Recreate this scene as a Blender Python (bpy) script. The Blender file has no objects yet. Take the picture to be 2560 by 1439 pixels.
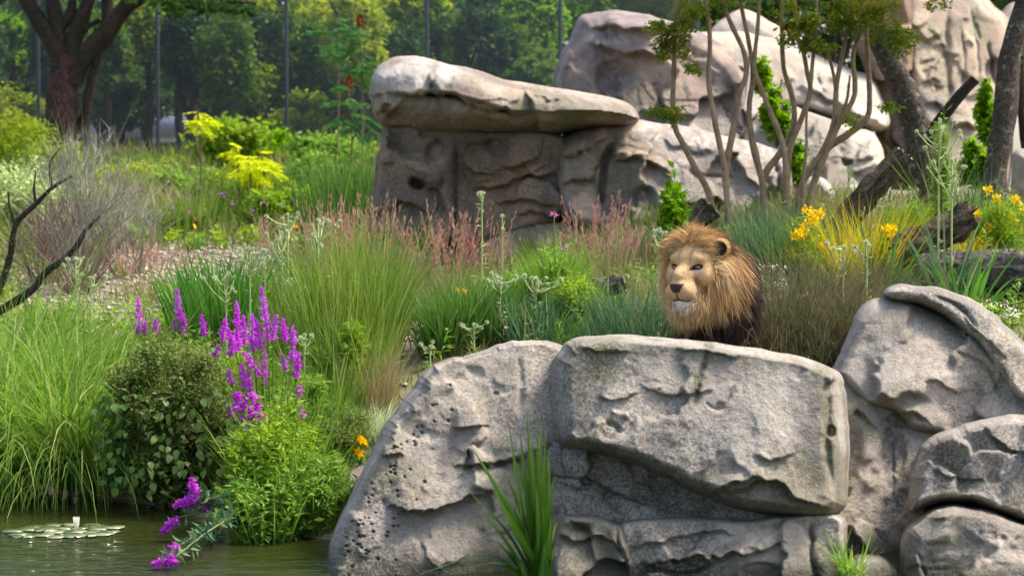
import bpy, math, random
import numpy as np
from mathutils import Vector

# ------------------------------------------------------------------ camera, sky, sun, exposure
SC = bpy.context.scene
W, H, FPX = 2560.0, 1439.0, 4777.0
HORIZON = 560.0
CAMZ = 2.0
PITCH = math.atan((H / 2 - HORIZON) / FPX)
cam_data = bpy.data.cameras.new("camera")
cam_data.sensor_width = 36.0
cam_data.lens = 36.0 * FPX / W
cam_data.clip_end = 800.0
cam_data.clip_start = 0.1
cam_data.dof.use_dof = True
cam_data.dof.focus_distance = 13.4
cam_data.dof.aperture_fstop = 2.4
cam = bpy.data.objects.new("camera", cam_data)
SC.collection.objects.link(cam)
cam.location = (0, 0, CAMZ)
cam.rotation_euler = (math.pi / 2 - PITCH, 0, 0)
SC.camera = cam

SUN_TO = Vector((0.54, 0.10, 0.83)).normalized()      # towards the sun: high, from the right
SUN_EL = math.asin(SUN_TO.z)
SUN_AZ = math.atan2(SUN_TO.x, SUN_TO.y)
world = bpy.data.worlds.new("World"); SC.world = world; world.use_nodes = True
wn = world.node_tree.nodes; wl = world.node_tree.links
sky = wn.new("ShaderNodeTexSky"); sky.sky_type = 'NISHITA'; sky.sun_disc = False
sky.sun_elevation = SUN_EL; sky.sun_rotation = SUN_AZ
sky.air_density = 1.0; sky.dust_density = 4.0; sky.ozone_density = 0.6
wn["Background"].inputs[1].default_value = 0.15
wl.new(sky.outputs[0], wn["Background"].inputs[0])
sun_data = bpy.data.lights.new("sun", 'SUN'); sun_data.energy = 2.1; sun_data.angle = math.radians(14.0)
sun_data.color = (1.0, 0.95, 0.88)
sun = bpy.data.objects.new("sun", sun_data); SC.collection.objects.link(sun)
sun.rotation_euler = (-SUN_TO).to_track_quat('-Z', 'Y').to_euler()
sun.location = (20, -5, 30)
SC.view_settings.view_transform = 'Standard'; SC.view_settings.look = 'None'
SC.view_settings.gamma = 1.0; SC.view_settings.exposure = 1.4
SC.cycles.use_denoising = True
SC.cycles.use_adaptive_sampling = True; SC.cycles.adaptive_threshold = 0.02
SC.cycles.max_bounces = 5; SC.cycles.diffuse_bounces = 2; SC.cycles.glossy_bounces = 2
SC.cycles.transmission_bounces = 4; SC.cycles.transparent_max_bounces = 6
SC.cycles.caustics_reflective = False; SC.cycles.caustics_refractive = False

# ------------------------------------------------------------------ helpers
cp, sp = math.cos(PITCH), math.sin(PITCH)
def P(px, py, Y):
    """photo pixel + distance from the camera plane -> world point (numpy friendly)"""
    px = np.asarray(px, float); py = np.asarray(py, float); Y = np.asarray(Y, float)
    u = (px - W / 2) / FPX; v = (H / 2 - py) / FPX
    dy = cp + sp * v; dz = -sp + cp * v
    t = Y / dy
    return np.stack(np.broadcast_arrays(t * u, Y + 0 * t, CAMZ + t * dz), -1)
def PXM(Y): return Y / FPX            # metres in one photo pixel at distance Y

def _hash(ix, iy, iz, seed):
    h = (ix.astype(np.int64) * 374761393 + iy.astype(np.int64) * 668265263 + iz.astype(np.int64) * 2147483647 + seed * 1274126177) & 0xffffffff
    h = ((h ^ (h >> 13)) * 1274126177) & 0xffffffff
    h = ((h ^ (h >> 16)) * 2246822519) & 0xffffffff
    return ((h ^ (h >> 15)) & 0xffffff) / float(0xffffff) * 2 - 1
def vnoise(p, seed=0):
    p = np.asarray(p, float); i = np.floor(p).astype(np.int64); f = p - i
    f = f * f * f * (f * (f * 6 - 15) + 10)
    r = 0
    for dx in (0, 1):
        wx = f[..., 0] if dx else 1 - f[..., 0]
        for dy in (0, 1):
            wy = f[..., 1] if dy else 1 - f[..., 1]
            for dz in (0, 1):
                wz = f[..., 2] if dz else 1 - f[..., 2]
                r = r + wx * wy * wz * _hash(i[..., 0] + dx, i[..., 1] + dy, i[..., 2] + dz, seed)
    return r
def fbm(p, seed=0, octv=4, gain=0.5):
    a, s, r = 1.0, 1.0, 0.0
    for k in range(octv):
        r = r + a * vnoise(np.asarray(p) * s + 17.3 * k, seed + k); a *= gain; s *= 2.03
    return r

def link(o): SC.collection.objects.link(o); return o
def tag(o, label=None, cat=None, group=None, kind=None):
    if label: o["label"] = label
    if cat: o["category"] = cat
    if group: o["group"] = group
    if kind: o["kind"] = kind
    return o
def thing(name, loc, label, cat, group=None):
    o = link(bpy.data.objects.new(name, None)); o.location = tuple(float(v) for v in loc)
    o.empty_display_size = 0.1
    return tag(o, label, cat, group)

class MB:
    """collects vertices / faces with a per-vertex random number and a colour number"""
    def __init__(s): s.V = []; s.F = []; s.R = []; s.T = []; s.n = 0
    def add(s, V, F, rnd=None, tt=None):
        V = np.asarray(V, float).reshape(-1, 3); F = np.asarray(F, np.int64)
        if len(V) == 0: return s
        s.V.append(V); s.F.append(F + s.n)
        s.R.append(np.zeros(len(V)) if rnd is None else np.broadcast_to(np.asarray(rnd, float).ravel(), (len(V),)) if np.size(rnd) in (1, len(V)) else np.repeat(rnd, len(V) // len(rnd)))
        s.T.append(np.zeros(len(V)) if tt is None else np.asarray(tt, float).ravel())
        s.n += len(V); return s
    def build(s, name, mat, parent=None, origin=None, smooth=True, kind=None, label=None):
        me = bpy.data.meshes.new(name)
        V = np.concatenate(s.V); R = np.concatenate(s.R); T = np.concatenate(s.T)
        if origin is None:
            origin = np.array(parent.location) if parent is not None else np.zeros(3)
        V = V - np.asarray(origin, float)
        lt = np.concatenate([np.full(len(f), f.shape[1]) for f in s.F]); li = np.concatenate([f.ravel() for f in s.F])
        ls = np.concatenate([[0], np.cumsum(lt)[:-1]])
        me.vertices.add(len(V)); me.vertices.foreach_set("co", V.astype(np.float32).ravel())
        me.loops.add(len(li)); me.loops.foreach_set("vertex_index", li.astype(np.int32))
        me.polygons.add(len(lt)); me.polygons.foreach_set("loop_start", ls.astype(np.int32))
        try: me.polygons.foreach_set("loop_total", lt.astype(np.int32))
        except Exception: pass
        if smooth: me.polygons.foreach_set("use_smooth", np.ones(len(lt), bool))
        a = me.attributes.new("rnd", 'FLOAT', 'POINT'); a.data.foreach_set("value", R.astype(np.float32))
        a = me.attributes.new("tt", 'FLOAT', 'POINT'); a.data.foreach_set("value", T.astype(np.float32))
        me.update(calc_edges=True); me.validate(verbose=False)
        for m in (mat if isinstance(mat, (list, tuple)) else [mat]): me.materials.append(m)
        o = link(bpy.data.objects.new(name, me))
        if parent is not None: o.parent = parent
        else: o.location = tuple(float(v) for v in origin)
        if kind: o["kind"] = kind
        if label: o["label"] = label
        return o

def tube_arrays(pts, rad, k=8, closed=True, wob=0.0, seed=0):
    pts = np.asarray(pts, float); rad = np.asarray(rad, float); n = len(pts)
    tan = np.gradient(pts, axis=0); tan /= np.linalg.norm(tan, axis=1)[:, None] + 1e-9
    ref = np.array([0, 0, 1.0]) if abs(tan[:, 2]).mean() < 0.85 else np.array([0, 1.0, 0.0])
    a = np.cross(tan, ref); a /= np.linalg.norm(a, axis=1)[:, None] + 1e-9
    b = np.cross(tan, a)
    th = np.linspace(0, 2 * np.pi, k, endpoint=False)
    ring = a[:, None] * np.cos(th)[None, :, None] + b[:, None] * np.sin(th)[None, :, None]
    r = rad[:, None, None]
    if wob:
        q = (pts[:, None] + ring * rad[:, None, None])
        r = r * (1 + wob * fbm(q * (0.35 / max(rad.mean(), 1e-3)), seed, 3))[..., None]
    V = pts[:, None] + ring * r
    i = np.arange(n - 1)[:, None] * k; j = np.arange(k)[None]; j2 = (j + 1) % k
    F = np.stack([i + j, i + j2, i + k + j2, i + k + j], -1).reshape(-1, 4)
    tt = np.repeat(np.linspace(0, 1, n), k)
    return V.reshape(-1, 3), F, tt
def smooth_path(pts, n=24):
    pts = np.asarray(pts, float)
    if len(pts) == 2:
        t = np.linspace(0, 1, n)[:, None]; return pts[0] * (1 - t) + pts[1] * t
    d = np.r_[0, np.cumsum(np.linalg.norm(np.diff(pts, axis=0), axis=1))]; d /= d[-1]
    ext = np.vstack([2 * pts[0] - pts[1], pts, 2 * pts[-1] - pts[-2]])
    out = []
    for t in np.linspace(0, 1, n):
        k = min(np.searchsorted(d, t, side='right') - 1, len(pts) - 2); k = max(k, 0)
        u = (t - d[k]) / max(d[k + 1] - d[k], 1e-9)
        p0, p1, p2, p3 = ext[k], ext[k + 1], ext[k + 2], ext[k + 3]
        out.append(0.5 * ((2 * p1) + (p2 - p0) * u + (2 * p0 - 5 * p1 + 4 * p2 - p3) * u * u + (3 * p1 - p0 - 3 * p2 + p3) * u ** 3))
    return np.array(out)

# ------------------------------------------------------------------ materials
def newmat(name):
    m = bpy.data.materials.new(name); m.use_nodes = True
    nt = m.node_tree; b = nt.nodes["Principled BSDF"]
    return m, nt, nt.nodes, nt.links, b
def ramp(nodes, stops, interp='LINEAR'):
    r = nodes.new("ShaderNodeValToRGB"); e = r.color_ramp.elements; r.color_ramp.interpolation = interp
    while len(e) > 1: e.remove(e[-1])
    e[0].position = stops[0][0]; e[0].color = (*stops[0][1], 1)
    for p, c in stops[1:]:
        x = e.new(p); x.color = (*c, 1)
    return r
def texnoise(nodes, links, vec, scale, detail=4, rough=0.55, dist=0.0):
    n = nodes.new("ShaderNodeTexNoise"); n.inputs["Scale"].default_value = scale
    n.inputs["Detail"].default_value = detail; n.inputs["Roughness"].default_value = rough
    n.inputs["Distortion"].default_value = dist
    links.new(vec, n.inputs["Vector"]); return n
def mixc(nodes, links, fac, a, b, mode='MIX'):
    m = nodes.new("ShaderNodeMix"); m.data_type = 'RGBA'; m.blend_type = mode
    for sock, v in ((m.inputs[0], fac), (m.inputs[6], a), (m.inputs[7], b)):
        if isinstance(v, (int, float)): sock.default_value = v
        elif isinstance(v, tuple): sock.default_value = (*v, 1) if len(v) == 3 else v
        else: links.new(v, sock)
    return m.outputs[2]
def mathn(nodes, links, op, a, b=None, clamp=False):
    m = nodes.new("ShaderNodeMath"); m.operation = op; m.use_clamp = clamp
    for sock, v in ((m.inputs[0], a), (m.inputs[1], b)):
        if v is None: continue
        if isinstance(v, (int, float)): sock.default_value = v
        else: links.new(v, sock)
    return m.outputs[0]
def maprange(nodes, links, v, a, b, c=0.0, d=1.0):
    m = nodes.new("ShaderNodeMapRange"); links.new(v, m.inputs[0])
    for k, x in enumerate((a, b, c, d)): m.inputs[k + 1].default_value = x
    return m.outputs[0]
def attr(nodes, name):
    a = nodes.new("ShaderNodeAttribute"); a.attribute_name = name; return a.outputs["Fac"]

_leafm = {}
def leafmat(name, cols, transl=0.35, rough=0.6, spec=0.12, tip=None, root=None):
    """leaf / blade material: colour from the per-piece number, optional root and tip colour"""
    m, nt, N, L, b = newmat(name)
    def viv(c):
        g = 0.3 * c[0] + 0.59 * c[1] + 0.11 * c[2]; return tuple(min(1.0, max(0.003, (g + (x - g) * 1.06) * 1.12)) for x in c)
    cols = [viv(c) for c in cols]
    k = len(cols); r = ramp(N, [(i / max(k - 1, 1), c) for i, c in enumerate(cols)])
    L.new(attr(N, "rnd"), r.inputs[0]); c = r.outputs[0]
    t = attr(N, "tt")
    if root: c = mixc(N, L, maprange(N, L, t, 0.0, 0.35, 1, 0), c, root)
    if tip: c = mixc(N, L, maprange(N, L, t, 0.6, 1.0, 0, 1), c, tip)
    L.new(c, b.inputs["Base Color"]); b.inputs["Roughness"].default_value = rough
    b.inputs["Specular IOR Level"].default_value = spec
    if transl > 0:
        tr = N.new("ShaderNodeBsdfTranslucent"); L.new(mixc(N, L, 0.5, c, (0.9, 1.0, 0.35), 'MULTIPLY'), tr.inputs[0])
        g = N.new("ShaderNodeHueSaturation"); 
        L.new(c, g.inputs["Color"]); g.inputs["Value"].default_value = 1.5; g.inputs["Saturation"].default_value = 1.05
        L.new(g.outputs[0], tr.inputs[0])
        ms = N.new("ShaderNodeMixShader"); ms.inputs[0].default_value = transl
        L.new(b.outputs[0], ms.inputs[1]); L.new(tr.outputs[0], ms.inputs[2])
        L.new(ms.outputs[0], N["Material Output"].inputs[0])
    return m

def rockmat(name, pit=0.5, scale=1.0, speck=1.0):
    """rock: broad colour patches come with the mesh (attribute col, world-space noise); grain, pits and fine relief here"""
    m, nt, N, L, b = newmat(name)
    tc = N.new("ShaderNodeTexCoord"); ob = tc.outputs["Object"]
    ca = N.new("ShaderNodeAttribute"); ca.attribute_name = "col"
    fine = texnoise(N, L, ob, 52.0 * scale, 4, 0.8, 0.2)
    vo = N.new("ShaderNodeTexVoronoi"); vo.inputs["Scale"].default_value = 46 * scale; L.new(ob, vo.inputs["Vector"])
    pm = attr(N, "rnd")
    pits = mathn(N, L, 'MULTIPLY', maprange(N, L, vo.outputs["Distance"], 0.10, 0.24, 1, 0), pm)
    gm = maprange(N, L, attr(N, "tt"), 0.0, 1.0, 0.35 * speck, speck)          # how rough and speckled this patch is
    c = mixc(N, L, mathn(N, L, 'MULTIPLY', maprange(N, L, fine.outputs[0], 0.50, 0.61, 0, 0.85), gm), ca.outputs["Color"], (0.10, 0.085, 0.07), 'MIX')
    c = mixc(N, L, mathn(N, L, 'MULTIPLY', maprange(N, L, fine.outputs[0], 0.5, 0.36, 0, 0.5), gm), c, (0.66, 0.60, 0.52), 'MIX')
    L.new(c, b.inputs["Base Color"])
    b.inputs["Roughness"].default_value = 0.9; b.inputs["Specular IOR Level"].default_value = 0.2
    hgt = mathn(N, L, 'SUBTRACT', fine.outputs[0], mathn(N, L, 'MULTIPLY', pits, pit))
    bp = N.new("ShaderNodeBump"); bp.inputs["Strength"].default_value = 0.9; bp.inputs["Distance"].default_value = 0.02 / scale
    L.new(hgt, bp.inputs["Height"]); L.new(bp.outputs[0], b.inputs["Normal"])
    return m

def barkmat(name, base, dark, sx=30, sz=6, bump=0.03, lichen=None):
    m, nt, N, L, b = newmat(name)
    tc = N.new("ShaderNodeTexCoord"); ob = tc.outputs["Object"]
    n1 = texnoise(N, L, ob, sx, 5, 0.65, 1.2); n2 = texnoise(N, L, ob, sz, 4, 0.6)
    c = mixc(N, L, maprange(N, L, n1.outputs[0], 0.38, 0.62), dark, base)
    c = mixc(N, L, maprange(N, L, n2.outputs[0], 0.4, 0.75, 0, 0.5), c, tuple(v * 0.5 for v in dark))
    if lichen:
        n3 = texnoise(N, L, ob, sz * 1.7, 6, 0.75); c = mixc(N, L, maprange(N, L, n3.outputs[0], 0.55, 0.63, 0, 0.7), c, lichen)
    L.new(c, b.inputs["Base Color"]); b.inputs["Roughness"].default_value = 0.9; b.inputs["Specular IOR Level"].default_value = 0.2
    bp = N.new("ShaderNodeBump"); bp.inputs["Strength"].default_value = 0.9; bp.inputs["Distance"].default_value = bump
    L.new(n1.outputs[0], bp.inputs["Height"]); L.new(bp.outputs[0], b.inputs["Normal"])
    return m
def plainmat(name, col, rough=0.6, spec=0.3):
    m, nt, N, L, b = newmat(name)
    tc = N.new("ShaderNodeTexCoord"); n = texnoise(N, L, tc.outputs["Object"], 25, 3, 0.6)
    L.new(mixc(N, L, maprange(N, L, n.outputs[0], 0.3, 0.7), tuple(v * 0.82 for v in col), tuple(min(1, v * 1.12) for v in col)), b.inputs["Base Color"])
    b.inputs["Roughness"].default_value = rough; b.inputs["Specular IOR Level"].default_value = spec
    return m

M = {}
M['rock_near'] = rockmat("rock_near", 0.8, 1.0, 0.85)
M['rock_far'] = rockmat("rock_far", 0.4, 0.6, 0.45)
# base, dark, warm, lichen colours, lichen amount, streak amount, material
ROCK = {
 'front': ((0.355, 0.315, 0.26), (0.225, 0.195, 0.16), (0.41, 0.352, 0.278), (0.17, 0.155, 0.075), 0.45, 0.45, 'rock_near'),
 'back': ((0.40, 0.335, 0.285), (0.24, 0.19, 0.16), (0.46, 0.35, 0.26), (0.21, 0.20, 0.10), 0.45, 0.45, 'rock_far'),
 'dark': ((0.185, 0.142, 0.115), (0.10, 0.08, 0.073), (0.30, 0.20, 0.125), (0.17, 0.155, 0.08), 0.25, 0.5, 'rock_far'),  # darker copy of the cliff rock: shade put into the colour
 'mauve': ((0.30, 0.245, 0.215), (0.185, 0.148, 0.135), (0.37, 0.28, 0.21), (0.19, 0.18, 0.09), 0.4, 0.45, 'rock_far'),  # between back and dark: colour carries the shade on these boulders
 'peach': ((0.52, 0.42, 0.33), (0.34, 0.265, 0.21), (0.55, 0.40, 0.285), (0.33, 0.30, 0.17), 0.3, 0.5, 'rock_far'),
 'pale': ((0.53, 0.47, 0.395), (0.34, 0.285, 0.235), (0.56, 0.445, 0.33), (0.33, 0.30, 0.17), 0.25, 0.4, 'rock_far')}
# ------------------------------------------------------------------ terrain, water
WATER_Z = 0.0
_gc = []
def gp(px, py, Y): _gc.append(P(px, py, Y))
def gz(x, y, z): _gc.append(np.array([x, y, z], float))
def ywater(py):       # distance at which row py meets the water
    d = P(0, py, 1.0); return CAMZ / (CAMZ - d[2])
for px, py in ((-500, 1180), (-200, 1185), (0, 1195), (150, 1210), (300, 1240), (450, 1268), (560, 1290), (680, 1325), (800, 1345), (900, 1350)): gp(px, py, ywater(py))
for px, py in ((-200, 1300), (0, 1300), (200, 1340), (450, 1350), (700, 1400), (850, 1420)):
    q = P(px, py, ywater(py)); gz(q[0], q[1], -0.35)
for x in (-12, -6, -3, 0, 3, 6): gz(x, 8.5, -0.6); gz(x, 2, -0.8); gz(x, -15, -0.8)
gz(0.2, 11.2, -0.3); gz(1.0, 11.2, -0.25); gz(2.0, 10.7, -0.15); gz(3.0, 10.5, -0.15); gz(4.5, 10.5, -0.1); gz(1.9, 11.4, -0.15); gz(2.1, 11.8, -0.05)
gz(-0.4, 12.2, 0.1); gz(0.4, 12.3, 0.15); gz(1.3, 12.5, 0.3); gz(2.6, 12.5, 0.4)
for px, py, Y in ((0, 1000, 15.6), (-300, 980, 15.6), (250, 980, 15.4), (480, 980, 14.8), (700, 1050, 14.0), (850, 1000, 14.3), (950, 940, 14.6),
                  (100, 800, 17.8), (-300, 790, 18), (350, 745, 19), (600, 700, 20), (250, 665, 21.5), (500, 625, 23), (700, 640, 22),
                  (0, 620, 24), (-400, 600, 25), (300, 560, 27), (600, 545, 27), (850, 600, 24), (500, 490, 31), (100, 490, 31), (-400, 480, 31), (850, 500, 31),
                  (100, 420, 36), (400, 440, 36), (720, 430, 36), (1080, 400, 36), (-400, 420, 36),
                  (1100, 905, 14.6), (1000, 830, 16.5), (1030, 755, 18.6), (1250, 745, 18.4), (1400, 760, 17.2), (1300, 820, 15.6),
                  (1100, 690, 20.6), (1400, 650, 20), (1600, 640, 19.5), (1600, 760, 16),
                  (1780, 1000, 13.8), (1600, 990, 13.8), (1990, 980, 14.0), (2150, 900, 14.2), (2000, 800, 15.4), (2300, 800, 15.0), (2560, 820, 15.0), (2800, 820, 15),
                  (1850, 700, 16.5), (2100, 690, 16.8), (2400, 690, 16.6), (2700, 700, 16.6),
                  (1900, 560, 19.5), (2100, 540, 20), (2300, 540, 20), (2560, 560, 20), (2800, 560, 20),
                  (1700, 540, 21), (2200, 505, 22.5), (2450, 480, 24), (2700, 480, 24)):
    gp(px, py, Y)
for x in (-30, -15, 0, 15, 30): gz(x, 50, 3.3); gz(x, 80, 4.0); gz(x, 150, 5.0)
for x in (-14, 14): gz(x, 14, 0.3); gz(x, 22, 1.6); gz(x, 30, 2.4)
_gc = np.array(_gc)
_GS = 0.0006
def _kern(a, b):
    d = np.linalg.norm(a[:, None, :2] - b[None, :, :2], axis=-1); return d
_K = _kern(_gc, _gc) - 0.02 * np.eye(len(_gc))
_gm = _gc[:, 2].mean()
_gw = np.linalg.solve(np.block([[_K, np.ones((len(_gc), 1))], [np.ones((1, len(_gc))), np.zeros((1, 1))]]), np.r_[_gc[:, 2], 0])
def ground(x, y, rough=True):
    x = np.asarray(x, float); y = np.asarray(y, float)
    q = np.stack(np.broadcast_arrays(x, y), -1).reshape(-1, 2)
    z = np.empty(len(q))
    for s in range(0, len(q), 20000):
        z[s:s + 20000] = np.linalg.norm(q[s:s + 20000, None] - _gc[None, :, :2], axis=-1) @ _gw[:-1] + _gw[-1]
    if rough:
        q3 = np.c_[q, np.zeros(len(q))]
        z = z + 0.035 * fbm(q3 * 1.3, 5, 4)
    return z.reshape(np.broadcast(x, y).shape)

def grid_mesh(xs, ys, zf):
    X, Yg = np.meshgrid(xs, ys, indexing='xy'); Z = zf(X, Yg)
    nx = len(xs); i = np.arange(len(ys) - 1)[:, None] * nx + np.arange(nx - 1)[None]
    F = np.stack([i, i + 1, i + nx + 1, i + nx], -1).reshape(-1, 4)
    return np.stack([X, Yg, Z], -1).reshape(-1, 3), F

m, nt, N, L, b = newmat("soil")
tc = N.new("ShaderNodeTexCoord"); ob = tc.outputs["Object"]
n1 = texnoise(N, L, ob, 0.7, 5, 0.6, 0.5); n2 = texnoise(N, L, ob, 9, 6, 0.7); n3 = texnoise(N, L, ob, 45, 4, 0.7)
c = mixc(N, L, maprange(N, L, n1.outputs[0], 0.4, 0.62), (0.25, 0.205, 0.155), (0.15, 0.145, 0.06))
c = mixc(N, L, maprange(N, L, n2.outputs[0], 0.45, 0.7, 0, 0.8), c, (0.10, 0.075, 0.05))
c = mixc(N, L, maprange(N, L, n3.outputs[0], 0.55, 0.7, 0, 0.7), c, (0.40, 0.35, 0.29))
L.new(c, b.inputs["Base Color"]); b.inputs["Roughness"].default_value = 0.95
bp = N.new("ShaderNodeBump"); bp.inputs["Distance"].default_value = 0.04; L.new(n2.outputs[0], bp.inputs["Height"]); L.new(bp.outputs[0], b.inputs["Normal"])
M['soil'] = m
xs = np.r_[np.linspace(-220, -22, 14), np.linspace(-20, -7, 26), np.arange(-6.6, 6.7, 0.12), np.linspace(7, 20, 26), np.linspace(22, 220, 14)]
ys = np.r_[np.linspace(-60, 4, 8), np.arange(6, 9.5, 0.5), np.arange(9.6, 27, 0.12), np.arange(27.2, 45, 0.5), np.linspace(46, 320, 26)]
V, F = grid_mesh(xs, ys, ground)
tag(MB().add(V, F).build("ground", M['soil']), kind="structure")

m, nt, N, L, b = newmat("pond_water")
tc = N.new("ShaderNodeTexCoord"); mp = N.new("ShaderNodeMapping"); L.new(tc.outputs["Object"], mp.inputs[0])
mp.inputs["Scale"].default_value = (1.6, 3.2, 1)
w1 = texnoise(N, L, mp.outputs[0], 2.2, 3, 0.5, 0.6); w2 = texnoise(N, L, mp.outputs[0], 9.0, 3, 0.55, 0.3)
n1 = texnoise(N, L, tc.outputs["Object"], 0.9, 3)
L.new(mixc(N, L, n1.outputs[0], (0.018, 0.025, 0.005), (0.030, 0.036, 0.008)), b.inputs["Base Color"])
b.inputs["Roughness"].default_value = 0.03; b.inputs["IOR"].default_value = 1.33; b.inputs["Specular IOR Level"].default_value = 0.5
bp = N.new("ShaderNodeBump"); bp.inputs["Distance"].default_value = 0.07; bp.inputs["Strength"].default_value = 0.4
L.new(mathn(N, L, 'ADD', w1.outputs[0], mathn(N, L, 'MULTIPLY', w2.outputs[0], 0.35)), bp.inputs["Height"]); L.new(bp.outputs[0], b.inputs["Normal"])
M['water'] = m
def wz(X, Yg):
    q = np.stack([X * 2.0, Yg * 4.5, 0 * X], -1); return WATER_Z + 0.003 * fbm(q, 31, 3)
xs = np.r_[np.linspace(-60, -6, 12), np.arange(-5.5, 1.5, 0.05), np.linspace(2, 60, 14)]
ys = np.r_[np.linspace(-40, 8, 10), np.arange(9, 15.5, 0.05), 16.5]
V, F = grid_mesh(xs, ys, wz)
tag(MB().add(V, F).build("pond_water", M['water']), kind="structure")
# ------------------------------------------------------------------ rocks
def chaikin(p, it=2):
    p = np.asarray(p, float)
    for _ in range(it):
        q = np.roll(p, -1, 0); p = np.stack([0.75 * p + 0.25 * q, 0.25 * p + 0.75 * q], 1).reshape(-1, 2)
    return p
def poly_sdf(pts, poly):
    a = poly; b_ = np.roll(poly, -1, 0); best = np.full(len(pts), 1e18); near = np.zeros((len(pts), 2)); ins = np.zeros(len(pts), bool)
    for (ax, ay), (bx, by) in zip(a, b_):
        dx, dy = bx - ax, by - ay; L2 = dx * dx + dy * dy + 1e-12
        t = np.clip(((pts[:, 0] - ax) * dx + (pts[:, 1] - ay) * dy) / L2, 0, 1)
        qx, qy = ax + t * dx, ay + t * dy; d = (pts[:, 0] - qx) ** 2 + (pts[:, 1] - qy) ** 2
        m_ = d < best; best[m_] = d[m_]; near[m_, 0] = qx[m_]; near[m_, 1] = qy[m_]
        cond = (ay > pts[:, 1]) != (by > pts[:, 1])
        xi = ax + (pts[:, 1] - ay) * dx / (dy if abs(dy) > 1e-12 else 1e-12)
        ins ^= cond & (pts[:, 0] < xi)
    return np.sqrt(best) * np.where(ins, 1, -1), near, ins
def line_dist(pts, line):
    line = smooth_path(np.c_[np.asarray(line, float), np.zeros(len(line))], max(8, 4 * len(line)))[:, :2]
    best = np.full(len(pts), 1e18); side = np.zeros(len(pts)); along = np.zeros(len(pts)); n = len(line) - 1
    for k in range(n):
        ax, ay = line[k]; dx, dy = line[k + 1] - line[k]; L2 = dx * dx + dy * dy + 1e-12
        t = np.clip(((pts[:, 0] - ax) * dx + (pts[:, 1] - ay) * dy) / L2, 0, 1)
        qx, qy = ax + t * dx, ay + t * dy; d = (pts[:, 0] - qx) ** 2 + (pts[:, 1] - qy) ** 2
        m_ = d < best; best[m_] = d[m_]
        side[m_] = (dx * (pts[:, 1] - ay) - dy * (pts[:, 0] - ax))[m_]; along[m_] = ((k + t) / n)[m_]
    return np.sqrt(best), np.sign(side), along
def sstep(x, a, b): t = np.clip((x - a) / (b - a), 0, 1); return t * t * (3 - 2 * t)

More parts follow.
